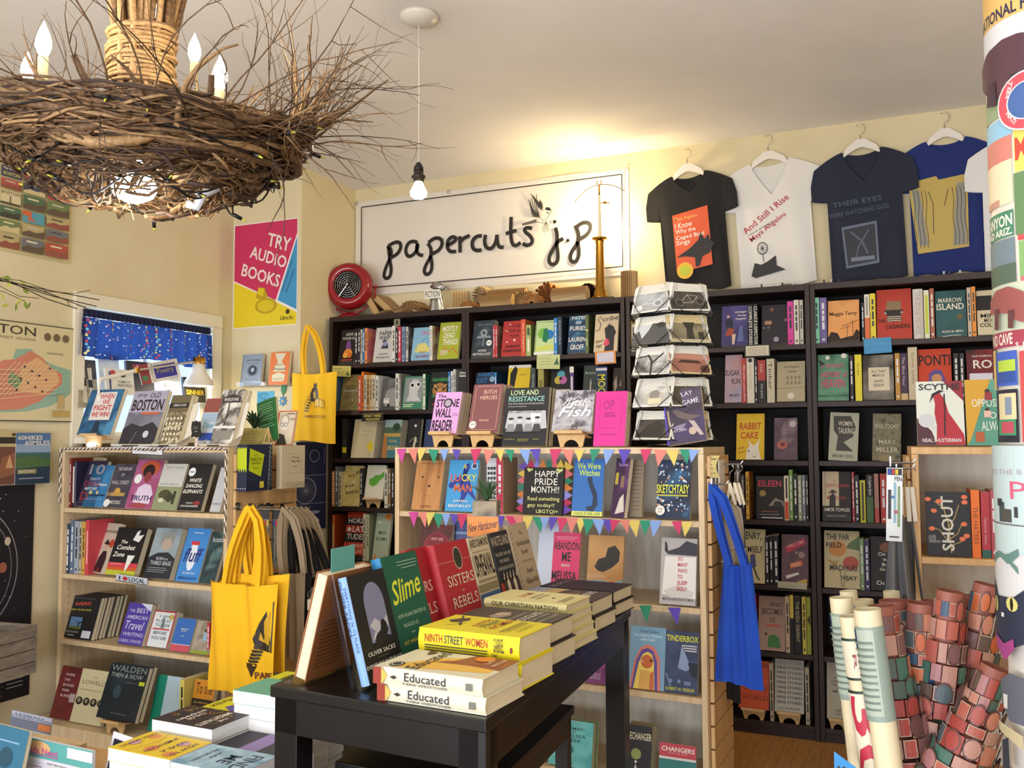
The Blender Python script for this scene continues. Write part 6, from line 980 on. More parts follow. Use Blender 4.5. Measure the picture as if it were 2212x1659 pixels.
pile(1239,1406,5,.021,.16,.235,ang1,[('d8cf90','pale yellow hardcover, @ below the top one of its stack',None,cn_s,'d8cf90'),('d8cf90','pale yellow hardcover, @ below the top one of its stack',None,cn_s,'d8cf90'),('d8cf90','pale yellow hardcover, @ below the top one of its stack',None,cn_s,'d8cf90'),('d8cf90','pale yellow hardcover, @ below the top one of its stack',None,cn_s,'d8cf90'),('dbd296','topmost pale yellow hardcover with small red word',cn_c,cn_s,'dbd296')],'pale yellow hardcovers stacked on the table')
pn_c = [P('c8a870',(0,.5),(.4,.62),(1,.55),(1,.75),(0,.8)),P('8a94a8',(0,.8),(1,.75),(1,1),(0,1)),P('6a4a2a',(.2,.4),(.6,.5),(.9,.4),(.6,.3)),T('DAVID',.2,.88,.7,.93,'e0e0e0'),B('McCULLOUGH',.08,.76,.95,.86,'d8d4d0'),T('THE',.4,.3,.6,.34,'d8d0c0'),B('PIONEERS',.12,.16,.9,.27,'d8d0c0')]
pile(1284,1369,2,.041,.165,.24,ang1,[('1c1816','lower brown-black hardcover beneath the misty landscape one',None,None,'1c1816'),('4a4038','upper hardcover with misty gold and grey landscape cover',pn_c,None,'26201c')],'landscape hardcovers at the back of the table')
pile(1328,1334,2,.036,.165,.24,ang1,[('1a1618','lower black hardcover in the farthest stack on the table',None,None,'1a1618'),('2a2028','upper black hardcover with curling jacket, farthest stack on the table',[T('BLACK',.1,.8,.9,.9,'8a8090')],None,'1a1618')],'black hardcovers in the farthest stack')
# upright covers in acrylic easels, facing right
SX = onZ(796,1495,TZ).x; SY = onZ(796,1495,TZ).y
def upright(y0, w_, h, t, col, label, ops, x=SX, tl=15.5, scol=None, sops=None, yaw=0, hard=True, ease=True, dz=.012):
    tl = radians(tl); rot = (-tl, 0, pi/2+radians(yaw)); b = book((x, y0, TZ+dz), rot, w_, t, h, col, label, group='new hardcovers standing in easels', ops=ops, sops=sops, scol=scol, hard=hard)
    if ease: easel(y0, w_, h, t, x, tl, label, pi/2+radians(yaw), dz)
    return b
def easel(y0, w_, h, t, x, tl, label, rz, dz, xw=.02):
    r = empty('acrylic_easel', (x, y0, TZ+.0005), (0,0,rz), 'clear acrylic easel under the '+' '.join(label.split()[:7]), 'book easel', 'clear acrylic easels on the table')
    T_ = Matrix.Rotation(-tl, 4, 'X'); dd = (t+.005)
    q = MB(); q.box(-xw*.6, dd, .004, w_+xw*.6, dd+.003, h*1.04, 0, T_); q.obj('back_plate', ACR, r)
    q = MB(); q.box(-xw*.6, -.02, 0, w_+xw*.6, t+.02, .003); q.obj('foot_plate', ACR, r)
    q = MB(); q.box(-xw*.6, -.022, .0, w_+xw*.6, -.0195, .02); q.obj('front_lip', ACR, r)
    q = MB(); ytop = dd*1.+h*1.0*sin(tl); q.tube([(-xw*.55, dd+.01+h*1.04*sin(tl), h*1.04*cos(tl)), (-xw*.55, dd+.10+h*.5*sin(tl), .003), (w_+xw*.55, dd+.10+h*.5*sin(tl), .003), (w_+xw*.55, dd+.01+h*1.04*sin(tl), h*1.04*cos(tl))], .003, 6); q.obj('rear_strut', ACR, r)
ol = [L('8a8ea0',.0,(0,0),(0,1)) ] and [P('7c80a0',*([(.32,.34)]+[(.58-.26*cos(pi*i/10),.70+.20*sin(pi*i/10)) for i in range(11)]+[(.84,.36)])),P('b8b8c4',(.34,.5),(.5,.56),(.66,.5),(.82,.56),(.82,.46),(.5,.42)),P('d0ccd0',(.34,.36),(.45,.44),(.5,.4)),P('15151a',(.36,.30),(.44,.40),(.58,.44),(.64,.5),(.76,.5),(.78,.42),(.72,.38),(.84,.36),(.88,.36),(.86,.3)),C(.68,.485,.07,'15151a'),T('OLIVER SACKS',.14,.235,.86,.275,W),R(.35,.205,.65,.207,'999'),T('EVERYTHING IN ITS PLACE',.04,.13,.97,.165,W)]
upright(SY, .150, .228, .024, '101016', 'black jacketed hardcover with arched cloudy sky and bowed silhouette', ol, scol='7ea6dc', sops=[T('OLIVER SACKS',.12,.45,.42,.97,'1c2c50',-90),T('EVERYTHING IN ITS PLACE',.55,.3,.8,.9,'2a4a8a',-90)])
upright(1.778, .165, .250, .028, '145a44', 'dark green hardcover with big yellow script title', [T('Slime',.12,.55,.92,.78,'dce03c',6,.35,.012),T('HOW ALGAE CREATED US,',.15,.42,.92,.46,'b8d0b0'),T('PLAGUE US,',.25,.33,.65,.37,'b8d0b0'),T('AND',.4,.27,.5,.29,'b8d0b0'),T('JUST MIGHT SAVE US',.15,.18,.85,.22,'d8c84c'),R(.4,.92,.95,.93,'88a898'),R(.4,.89,.95,.9,'88a898'),R(.5,.86,.9,.87,'88a898')], x=SX-.004, scol='1c7ab0')
upright(1.945, .10, .248, .02, 'a82430', 'second red hardcover peeking out left behind the oval photo one', [T('ERS',.3,.55,.9,.66,'dcc8b4'),T('ELS',.3,.33,.9,.44,'dcc8b4')], x=SX-.034, ease=False)
upright(2.03, .185, .252, .03, 'b02430', 'red hardcover with cream serif title and small oval photo', [C(.62,.82,.13,'c8a890',.12,20),C(.62,.82,.11,'2c3020',.105,20),L('d8a8a0',.006,(0,.8),(.49,.8)),L('d8a8a0',.006,(.75,.8),(1,.8)),T('SISTERS',.18,.55,.97,.66,'dcc8b4'),T('AND',.52,.48,.6,.5,'dcc8b4'),T('REBELS',.2,.33,.95,.44,'dcc8b4'),T('A STRUGGLE FOR',.35,.25,.8,.27,'d8988c'),T('THE SOUL OF AMERICA',.3,.17,.85,.19,'d8988c')], x=SX-.004)
upright(2.222, .125, .250, .025, 'c8b898', 'cream hardcover with tall black condensed capitals over blue water', [B('JARED DIAMOND',.04,.86,.96,.97,'1a1614'),R(.08,.83,.9,.835,'6a5a48'),B('UPHEAVAL',.04,.56,.97,.80,'1a1614'),T('TURNING POINTS FOR NATIONS IN CRISIS',.06,.50,.95,.53,'4a3c2c'),R(0,.40,1,.48,'8a8058'),R(0,.0,1,.38,'3c6088'),P('2a3c34',(0,0),(0,.3),(.4,.12),(1,.2),(1,0))], x=SX-.004)
upright(2.358, .125, .250, .025, '1c2024', 'black and red hardcover with marching soldiers', [R(0,.0,1,.42,'a83428'),T('WASTELAND',.02,.84,.97,.95,'c8b8a0'),T('THE GREAT WAR AND',.08,.72,.92,.76,'b8b0a0'),T('THE ORIGINS',.2,.64,.75,.68,'b8b0a0'),T('OF MODERN HORROR',.05,.56,.92,.60,'b8b0a0')]+[P('d8ccb4' if i%2 else '3a2c24',(.2+.17*i,.1),(.16+.17*i,.42),(.26+.17*i,.46),(.32+.17*i,.4),(.30+.17*i,.1)) for i in range(5)]+[C(.22+.17*i,.47,.035,'d8b89c') for i in range(5)]+[P('e8e0d0',(.2+.17*i,.49),(.25+.17*i,.49),(.225+.17*i,.54)) for i in range(5)], x=SX-.004)
upright(2.490, .145, .262, .025, 'b8a488', 'plain sand hardcover with thin serif title and scratchy spine side', [T('The',.5,.86,.68,.91,'5a4c3c'),T('Uninhabitable',.25,.74,.95,.80,'5a4c3c'),T('Earth',.42,.64,.75,.69,'5a4c3c'),T('Life After Warming',.35,.54,.85,.57,'7a6a56'),T('David',.45,.42,.75,.47,'5a4c3c'),T('Wallace-Wells',.3,.30,.92,.36,'5a4c3c')]+[L('4a3c30',.01,(.0,.1+.06*i),(.1,.13+.06*i)) for i in range(14)], x=SX-.004)
# row facing the other way: backs seen
def facing_left(y1, w_, h, t, col, label, x, tl=16, bops=None):
    tl = radians(tl); r = book((x, y1, TZ+.012), (-tl,0,-pi/2), w_, t, h, col, label, group='hardcovers facing away in easels', hard=True)
    if bops: art(bops, w_, h, lambda a,b,l: (w_-a, t+l, b), 'back_print', r)
    rz = -pi/2; easel(y1, w_, h, t, x, tl, label, rz, .012)
LX = onZ(650,1470,TZ).x
facing_left(1.81, .185, .235, .03, '~8a5630,9c6438,7a4828,2.', 'brown backed hardcover facing away with gold patterned spine edge', LX+.0, 14, [R(.1,.1+.04*i,.6,.11+.04*i,'6a4020') for i in range(12)])
facing_left(2.03, .18, .225, .03, 'b8b4a4', 'pale backed hardcover facing away with a teal tag', LX-.0, 13, [R(.2,.55,.8,.95,'7aa8a4')])
facing_left(2.25, .18, .225, .03, 'c8beaa', 'cream backed hardcover facing away, farthest left row', LX-.0, 13)
for y0, l in ((2.46,'orange and white'),): facing_left(y0, .17, .225, .025, 'c86a3c', 'orange and white hardcover facing away at the far end', LX-.0, 13, [R(.1,.5,.9,.9,'dcd0c0')])
for (x,y,z,w_,l) in ((-1.165,1.66,1.10,.05,'blank teal shelf tag in the nearest acrylic easel'),):
    o = box('easel_tag', (0,0,0), (.001,.09,.065), mat('5aa09c',.6)); o.location = (x,y,z); tag(o, l, 'tag')
# sign with succulent pot over the table
rp = onZ(1043,1400,TZ); pyv = 2.42; u_, z_s = RA.at(1043,1145,pyv)
st = empty('hardcover_sign', (u_, pyv, TZ+.001), (0,0,radians(14)), 'orange hand-lettered new hardcover sign clipped under a picture box', 'sign')
u0_, z0_ = RA.at(1012,1150,pyv); u1_, z1_ = RA.at(1074,1122,pyv); ww = u1_-u0_
box('card', (-ww/2,-.002,z0_-TZ-.012), (ww/2,0,z1_-TZ+.006), mat('d8843a'), st)
art([B('New Hardcover',.04,.2,.97,.8,'4a1a16',4,.15)], ww, z1_-z0_+.018, lambda x,y,l: (x-ww/2,-.002-l,y+z0_-TZ-.012), 'sign_lettering', st)
box('post', (-.008,.001,.0), (.008,.008,z0_-TZ), ACR, st); box('foot', (-.05,-.03,0), (.05,.05,.004), ACR, st)
pt = empty('succulent_pot', (u_, pyv+.02, z1_+.008), (0,0,radians(14)), 'spiky green succulent in a picture-wrapped box above the orange sign', 'potted plant')
_, zp = RA.at(1043,1083,pyv); hp = zp-z1_-.008; q = MB(); q.box(-.036,-.02,0,.036,.05,hp); q.obj('picture_box', mat('~6a6258,9a8a70,4a4440,9.'), pt)
def leaves(root, base, n, ln, wd, seed, col='3c5a3c', tz=0):
    rnd = random.Random(seed)
    for i in range(n):
        a = 2*pi*i/n*2.4+rnd.uniform(-.2,.2); el = .35+1.0*(i/n)+rnd.uniform(-.1,.1); L_ = ln*rnd.uniform(.75,1.1)*(1.1-.3*i/n); d = Vector((cos(a)*cos(el), sin(a)*cos(el), sin(el))); s_ = Vector((-sin(a),cos(a),0)); u_n = d.cross(s_)
        q = MB(); N = 6
        for k in range(N+1):
            t = k/N; w2 = wd*(1-t)**.7*(.7+.6*t if t < .4 else .94); c = base+d*L_*t+Vector((0,0,.12*ln*sin(pi*t)))
            q.v += [tuple(c-s_*w2), tuple(c-u_n*w2*.35), tuple(c+s_*w2)]
        for k in range(N):
            b = 3*k; q.face((b,b+1,b+4,b+3)); q.face((b+1,b+2,b+5,b+4))
        q.obj('leaf', mat(col,.45), root, True)
leaves(pt, Vector((0,.015,hp)), 16, .085, .009, 3)
# ---------------- paperback piles on the low table ----------------
def ppile(X, Y, ztop, n, t, h, w_, specs, name, z0=None, ang=-.03):
    for i in range(n):
        z = ztop-(i+1)*(t+.0004); s = specs[min(i, len(specs)-1)]
        laid(Vector((X+.002*((i*7)%3), Y+.0015*((i*5)%3), z)), ang, w_, t, h, s[0], s[1] if i == 0 else '%s copy below the top of the %s' % (ORD[i-1], name), 'paperback piles on the low table', s[2] if i == 0 else None, scol=s[0], mode='fore', hard=False, pages=PAGEW)
jc = [C(.2,.2,.12,'d88a4a'),C(.7,.5,.14,'d8884a'),C(.3,.75,.12,'c8a0a8'),C(.8,.85,.12,'d8884a'),C(.6,.15,.12,'c8a0a8'),T('HOW TO',.2,.86,.85,.93,'3a3060'),T('LOVE A',.2,.68,.8,.75,'3a3060'),T('JAMAICAN',.1,.48,.9,.56,'5a3060'),T('ALEXIA ARTHURS',.05,.1,.9,.16,'6a4a20'),L('8a6a20',.01,(.0,.3),(.4,.4),(1,.3))]
fc = [T('FIND',.15,.72,.85,.9,'1e3c54',0,0,.015),T('ME',.3,.48,.7,.66,'1e3c54',0,0,.015),T('LAURA',.25,.3,.6,.36,'2c4a60'),T('VAN DEN BERG',.15,.18,.85,.24,'2c4a60'),L('6a8ca4',.006,(.1,.1),(.4,.4),(.2,.8)),L('6a8ca4',.006,(.8,.1),(.6,.5),(.9,.9))]
ppile(-1.821,1.672,.655,6,.031,.204,.136,[('e0c230','yellow and orange patterned paperback on top, nearest left pile',jc),('2a3450','')],'yellow pile')
ppile(-1.612,1.662,.653,6,.031,.204,.136,[('~8ab0c8,a8c8da,7098b4,12.','icy blue paperback on top, nearest pile beside the table leg',fc),('c8d0d8','')],'icy blue pile')
ic = [B('THE',.35,.82,.6,.88,W),B('IMMORTALISTS',.08,.68,.95,.78,W),B('CHLOE',.3,.40,.75,.47,W),B('BENJAMIN',.15,.30,.88,.38,W)]+[L(random.choice(['c8743a','c8b83a','6a8a3a','a8503a']),.015,(x_,y_),(x_+.06,y_+.04),(x_+.12,y_-.02)) for x_,y_ in [(random.random()*.85,random.random()*.9) for _ in range(26)]]
ppile(-1.838,1.828,.678,5,.036,.206,.137,[('2c2226','dark brown paperback with white words among orange twigs',ic),('ccc4ba','')],'twig pile')
ppile(-1.626,1.812,.640,5,.03,.206,.137,[('1c1626','black paperback with a broad violet stripe, tucked between piles',[R(0,.35,1,.62,'8a70a8'),R(.2,.8,.7,.81,'aaa'),R(.2,.75,.6,.76,'aaa')]),('c8c4d0','')],'violet stripe pile')
def ztop(px, py, Y): return RA.at(px, py, Y)
xx, zz = ztop(503,1490,1.955); ppile(xx, 1.955, zz, 9, .034, .204, .137, [('6ab098','seafoam green topped paperback with curling cover, tall white pile',[R(.1,.5,.9,.9,'7abaa4')]),('d8d6d2','')],'seafoam pile')
xx, zz = ztop(420,1532,1.99); ppile(xx, 1.99, zz, 6, .034, .204, .137, [('dcd422','lemon yellow paperback with a violet bird shape',[P('5a50a8',(.9,.75),(.5,.9),(.2,.7),(.25,.5),(.6,.62),(.5,.4),(.35,.36),(.62,.3),(.8,.5)),T('Hurston',.1,.05,.7,.2,'2a2a1a',0,.3)]),('c8c4a8','')],'lemon pile')
xx, zz = ztop(553,1473,2.14); ppile(xx, 2.14, zz, 8, .034, .204, .137, [('dadb28','chartreuse paperback on the farthest pile by the black table',[R(.2,.2,.8,.3,'4a4a1a')]),('d8dce0','')],'chartreuse pile')
# low rack at the bottom left
def yblock(px0, px1, py, Y): return RA.at(px0,py,Y)[0], RA.at(px1,py,Y)[0], RA.at(px0,py,Y)[1]
ft = empty('side_table', (0,0,0), (0,0,0), 'low light wood side table at bottom left under the leaflet rack', 'table')
x0_, _, _ = yblock(-60,0,1600,2.15); x1_ = RA.at(235,1640,2.15)[0]; zt = RA.at(120,1690,2.0)[1]-.02
box('table_top', (x0_,1.72,zt-.02), (x1_,2.32,zt), LIGHTW, ft, .002)
for a in (x0_+.02, x1_-.05):
    for b in (1.75, 2.26): box('leg', (a,b,0), (a+.03,b+.03,zt-.0205), LIGHTW, ft)
u0,u1,z1 = yblock(34,214,1584,1.95)
kb = empty('leaflet_rack', (u0,1.95,zt+.0005), (0,0,radians(-3)), 'clear rack of newsletters headed in pink and teal at bottom left', 'leaflet rack'); kw = u1-u0; kh = z1-zt
box('backboard', (0,.012,0), (kw,.018,kh), ACR, kb); box('front_panel', (0,-.004,0), (kw,-.001,kh*.6), ACR, kb); box('base', (0,-.004,.0), (kw,.018,.003), ACR, kb)
box('newsletter', (.004,.001,.004), (kw-.004,.010,kh-.004), mat('d4d4dc'), kb)
art([R(0,.66,1,1,'5aa8a4'),C(.3,.86,.16,'e0b078',.12),R(.68,.78,1,.97,'dcdce4'),B('Kids Next',.14,.74,.56,.86,'c04a8a'),R(.14,.71,.56,.725,'c04a8a'),T('TOP TEN PICKS',.42,.58,.68,.61,'333'),T('1',.1,.48,.13,.53,'333'),T('2',.48,.48,.51,.53,'333'),R(.16,.5,.36,.51,'b05050'),R(.54,.5,.7,.51,'b05050'),R(.0,.3,.08,.46,'6a2a34'),R(.85,.3,.97,.5,'33302e')], kw-.008, kh-.008, lambda x,y,l: (x+.004,.001-l,y+.004), 'newsletter_print', kb)
u0,u1,z1 = yblock(216,272,1583,2.02); o = empty('photo_card', (u0,2.02,zt+.001), (radians(-12),radians(4),radians(-6)), 'white-bordered card with a red balloon and blue shape at bottom left', 'card'); cw,ch = u1-u0,(z1-zt); box('card',(0,0,0),(cw,.002,ch),mat('d8d8e0'),o)
art([P('141c30',(.1,.2),(.1,.9),(.9,.9),(.9,.2)),C(.3,.7,.16,'8a2c38'),P('3a5a8a',(.4,.3),(.6,.8),(.75,.3)),R(.4,.82,.7,.86,'9ab')], cw, ch, lambda x,y,l: (x,-l,y), 'card_print', o)
u0,u1,z1 = yblock(16,103,1536,2.22); o = empty('magazine', (u0,2.22,zt+.001), (radians(-8),radians(2),0), 'magazine with dark serif heading over grey water picture at left edge', 'magazine'); cw,ch = u1-u0,(z1-zt); box('pages',(0,0,0),(cw,.004,ch),mat('9aa0b0'),o)
art([R(0,.84,1,1,'9aa2b8'),T('LESBIAN',.1,.90,.8,.955,'26304c'),T('CONNECTION',.0,.84,.97,.895,'26304c'),R(0,.55,1,.82,'5a6478'),R(.7,.6,1,.78,'b86a3c')], cw, ch, lambda x,y,l: (x,-l,y), 'magazine_print', o)
u0,u1,z1 = yblock(-40,34,1568,1.86); o = book((u0,1.86,zt+.003),(radians(-10),radians(3),0),u1-u0,.015,z1-zt,'2c6c8c','deep turquoise paperback cut off at the bottom left edge',group=None,ops=[R(.2,.8,.8,.82,'8ac'),B('IAS',.45,.2,.95,.34,W),C(.5,.6,.2,'1c4a60')])
u0,u1,z1 = yblock(30,172,1583,2.08); o = box('wooden_tray', (0,0,0), (u1-u0,.03,z1-zt-.001), PALEW, None, .002); o.location = (u0,2.08,zt+.0005); tag(o,'plain light wood block behind the leaflet rack','box')
# weathered crate at the left edge
u0,u1,z1 = yblock(-60,55,1378,2.45); _,_,z0 = yblock(20,55,1505,2.45)
cr = empty('wooden_crate', (u0-.27,2.45,0), (0,0,radians(6)), 'weathered grey wooden crate at the left edge on an orange post', 'crate'); cw = u1-u0
GW = wood('weathered_wood','6a6258','958a78',(3,3,20),.8,.05); nb = 4; hz = (z1-z0)/nb
for i in range(nb): box('plank',(0,0,z0+i*hz+.002),(cw,.012,z0+(i+1)*hz-.002),GW,cr); box('plank',(0,.25,z0+i*hz+.002),(cw,.262,z0+(i+1)*hz-.002),GW,cr); box('plank',(cw-.012,.0125,z0+i*hz+.002),(cw,.2495,z0+(i+1)*hz-.002),GW,cr)
box('bottom_board',(0,.0125,z0+.002),(cw-.0125,.2495,z0+.012),GW,cr); box('post',(.05,.08,0),(.12,.15,z0),wood('orange_pine','9c5c28','b8743a',(8,8,2)),cr)
# ================= bunting =================
PC = {'p':'c8489a','r':'cc3a6a','s':'dc8478','y':'dcc868','g':'2a9272','b':'86a8e4','v':'5c48b4'}
def bunting(fr, D, z, xs, label, y=967, dz=.052, w_=.042):
    r = empty('bunting', fr.W(fr.at(xs[0][0], y, D)[0], D, z), (0,0,fr.th), label, 'bunting', 'pennant strings on the middle case'); ub = fr.at(xs[0][0], y, D)[0]
    us = [fr.at(x, y, D)[0]-ub for x, c in xs]
    q = MB(); q.tube([(us[0]-.03,-.001,.0)]+[p for i,u in enumerate(us) for p in ((u,-.001,.001 if i%2 else -.001),)]+[(us[-1]+.03,-.001,.0)], .0009, 4); q.obj('string', mat('d8d0c0'), r)
    rnd = random.Random(5)
    for i, (u, (x, c)) in enumerate(zip(us, xs)):
        t = rnd.uniform(-.012,.012); k = rnd.uniform(.85,1.15); q = MB(); y0 = -.0035-.0006*(i%3)
        q.prism([(u-w_/2*k,.002),(u+w_/2*k,.002+rnd.uniform(-.004,.004)),(u+t,-dz*k)], y0-.0007, y0); q.obj('pennant', mat(PC[c],.7), r)
bunting(RB, CC_D-.001, 1.362, [(868,'p'),(893,'s'),(913,'y'),(937,'g'),(961,'b'),(987,'v'),(1029,'r'),(1057,'s'),(1081,'y'),(1101,'g'),(1134,'b'),(1157,'v'),(1201,'r'),(1227,'s'),(1253,'y'),(1286,'g'),(1316,'b'),(1350,'v'),(1396,'r'),(1428,'s'),(1453,'y'),(1480,'g'),(1500,'b')], 'string of coloured paper pennants along the middle case top edge')
bunting(RB, CC_D-.001, CZ[0]-.004, [(894,'p'),(915,'s'),(932,'y'),(947,'g'),(965,'b'),(982,'v'),(1000,'r'),(1020,'s'),(1062,'b'),(1080,'v'),(1105,'r'),(1120,'s'),(1141,'y'),(1163,'g'),(1178,'b'),(1196,'v'),(1217,'r'),(1237,'s'),(1256,'y'),(1273,'g'),(1293,'b'),(1312,'v'),(1329,'r'),(1350,'s'),(1369,'y'),(1395,'g'),(1417,'b'),(1462,'r'),(1485,'y')], 'string of coloured paper pennants along the middle case second board', y=1110)
bunting(RB, CC_D-.001, CZ[1]-.004, [(1395,'g'),(1457,'v')], 'short string with one green and one purple pennant on third board', y=1305)
# ================= postcard rack =================
RD = CC_D+.19; ru = RB.at(1455, 900, RD)[0]
rk = empty('postcard_rack', RB.W(ru, RD, 1.3705), (0,0,RB.th), 'black wire spinner rack of black and white postcards on the middle case', 'postcard rack')
q = MB(); q.lathe([(.001,0),(.10,0),(.10,.006),(.02,.012),(.001,.012)], 28); q.obj('base', WIREB, rk, True)
ztopr = RB.at(1455,640,RD)[1]-1.3705
q = MB(); q.tube([(0,0,.01),(0,0,ztopr)], .006, 8); q.obj('spindle', WIREB, rk, True)
rows = [646, 714, 781, 850, 921]; AP = .122; yaws = [-18, 42, 102, -78]
cards = {(0,0):'~8c9092,b4b8ba,6a6e70,9.',(0,1):'c4c8cc',(0,2):'~2c2c2c,9a9a98,dcdcd8,16.',(0,3):'~8a8a86,d8d8d4,4a4a48,8.',(0,4):'~5c5450,3a3634,8a7e74,5.',(1,0):'~34302c,4c4640,2a2622,14.',(1,1):'~6c6450,8c8468,4a4436,9.',(1,2):'~8a5c4c,a8705c,5a3a30,5.',(1,3):'~3c3428,54493a,28221c,4.',(1,4):'~6c6448,8a8260,3c3828,8.'}
dsc = {(0,0):'pale grey card of a toppled bicycle on grass',(0,1):'bright card of silhouetted figures with raised hats',(0,2):'contrasty card of dark tree branches',(0,3):'card of a face peering from a bowl, lower left column',(0,4):'dark card of a seal on rocks at rack foot',(1,0):'dark tilted card of a bicycle frame, top right',(1,1):'olive sepia card of a thick tree trunk',(1,2):'reddish sepia card of a beach boat',(1,3):'dark brown card with a small faint sprout',(1,4):'olive sepia card low behind the purple whale book'}
pic = {(0,0):[L('e8e8e8',.012,(.1,.2),(.3,.35),(.6,.3),(.9,.7)),C(.2,.2,.1,'d8dada',.1),C(.7,.3,.12,'d8dada',.12),C(.7,.3,.09,'8c9092',.09)],(0,1):[P('4a4a4c',(0,0),(0,.4),(.15,.5),(.25,.2),(.4,.5),(.5,.85),(.6,.9),(.6,.6),(.8,.8),(.95,.6),(1,.3),(1,0)),C(.7,.68,.12,'2a2a2c',.1)],(0,2):[L(K,.05,(.5,0),(.45,.5),(.2,.95)),L(K,.04,(.45,.4),(.8,.9)),L(K,.03,(.3,.7),(.0,.6))],(0,3):[C(.55,.3,.28,'b8b4a8',.28),C(.55,.42,.14,'8a8680',.18),R(.4,.1,.75,.3,'d8d0b0')],(0,4):[P('2c2826',(.1,.1),(.3,.5),(.6,.7),(.8,.5),(.75,.1)),R(0,.85,1,1,'b8b0a8')],(1,0):[L('b8b0a4',.014,(.3,.3),(.5,.6),(.75,.55),(.6,.3),(.5,.6)),L('b8b0a4',.014,(.3,.3),(.6,.3),(.75,.55)),C(.27,.3,.1,'8a8278',.14),C(.27,.3,.085,'34302c',.12),C(.78,.35,.1,'8a8278',.14),C(.78,.35,.085,'34302c',.12)],(1,1):[P('34302a',(.4,0),(.45,.5),(.3,1),(.75,1),(.6,.5),(.62,.0)),R(.72,.1,.85,.4,'34302a'),R(0,0,1,.12,'b8b090')],(1,2):[R(0,.55,1,.75,'b88470'),P('3c2620',(.2,.4),(.8,.4),(.7,.5),(.3,.5)),C(.85,.2,.12,'4a2e26',.14)],(1,3):[L('8a8270',.012,(.4,.6),(.42,.9)),L('8a8270',.012,(.42,.6),(.5,.8))],(1,4):[L('2c2a1c',.03,(.2,.9),(.4,.4),(.3,.1)),L('b8b08a',.02,(.6,.8),(.7,.3))]}
for ci, yaw in enumerate(yaws):
    for ri, yy in enumerate(rows):
        zc = RB.at(1455, yy, RD-.1)[1]-1.3705; a = radians(yaw); nx, ny = sin(a), -cos(a); tx, ty = cos(a), sin(a); CWd, CHt = .160, .106; TL = radians(20)
        F_ = Matrix.Translation((nx*AP, ny*AP, zc-.05)) @ Matrix.Rotation(a, 4, 'Z')
        # pocket wires
        q = MB(); hw = CWd/2+.004
        def Pp(x,y,z): return tuple(F_@Vector((x,y,z)))
        q.tube([Pp(-hw,.02,.045),Pp(-hw,-.03,0),Pp(hw,-.03,0),Pp(hw,.02,.045)], .0014, 5)
        q.tube([Pp(-hw,-.01,.05),Pp(-hw*.5,-.034,.004),Pp(0,-.0,.07) if False else Pp(-hw*.35,-.032,-.002)], .0013, 5)
        q.tube([Pp(hw,-.01,.05),Pp(hw*.35,-.032,-.002)], .0013, 5)
        q.tube([Pp(-hw*.5,-.03,0),Pp(-hw*.5,.045,-.01)], .0013, 5); q.tube([Pp(hw*.5,-.03,0),Pp(hw*.5,.045,-.01)], .0013, 5); q.tube([Pp(-hw,.03,.085),Pp(hw,.03,.085)], .0013, 5)
        q.tube([Pp(0,.03,.05),tuple(Vector((0,0,zc)))], .0013, 5)
        q.obj('wire_pocket', WIREB, rk)
        nC = 4 if ci < 3 else 3
        for k in range(nC):
            M_ = Matrix.Translation(rk.location) @ Matrix.Rotation(RB.th, 4, 'Z') @ F_ @ Matrix.Translation((0,-.024+k*.006,.003)) @ Matrix.Rotation(-TL+k*.03+(.05 if k else 0), 4, 'X') @ Matrix.Rotation(radians(((ri*7+ci*5+k*3)%5-2)*1.3), 4, 'Y')
            f0 = k == 0 and (ci, ri) in cards
            base = 'd8d6cc' if (ci+ri+k)%3 else ('c8b888' if ci == 1 else 'e0dfd8')
            if f0: lab = dsc[(ci,ri)]+', front of its pocket' if len(dsc[(ci,ri)].split()) < 12 else dsc[(ci,ri)]
            else: lab = 'postcard %s in the %s pocket down, rack face turned %s' % (['in front','second','third','fourth','fifth'][k], ORD[ri], ['front left','front right','far right','far left'][ci])
            o = box('postcard', (-CWd/2,0,0), (CWd/2,.0012,CHt), mat(base,.4), None); o.matrix_world = M_; tag(o, lab, 'postcard', 'postcards in the wire spinner rack')
            if f0: art([R(.04,.06,.96,.94,cards[(ci,ri)])]+[tuple(x) for x in pic[(ci,ri)]], CWd, CHt, lambda x,y,l: (x-CWd/2,-.0001-l,y), 'card_print', o)
for i, a in enumerate((-18,42,102,162,222,282)):
    a = radians(a+30); q = MB(); q.tube([(sin(a)*.10,-cos(a)*.10,.01),(sin(a)*.10,-cos(a)*.10,ztopr-.02),(sin(a)*.03,-cos(a)*.03,ztopr+.01)], .0022, 5); q.obj('upright_wire', WIREB, rk)
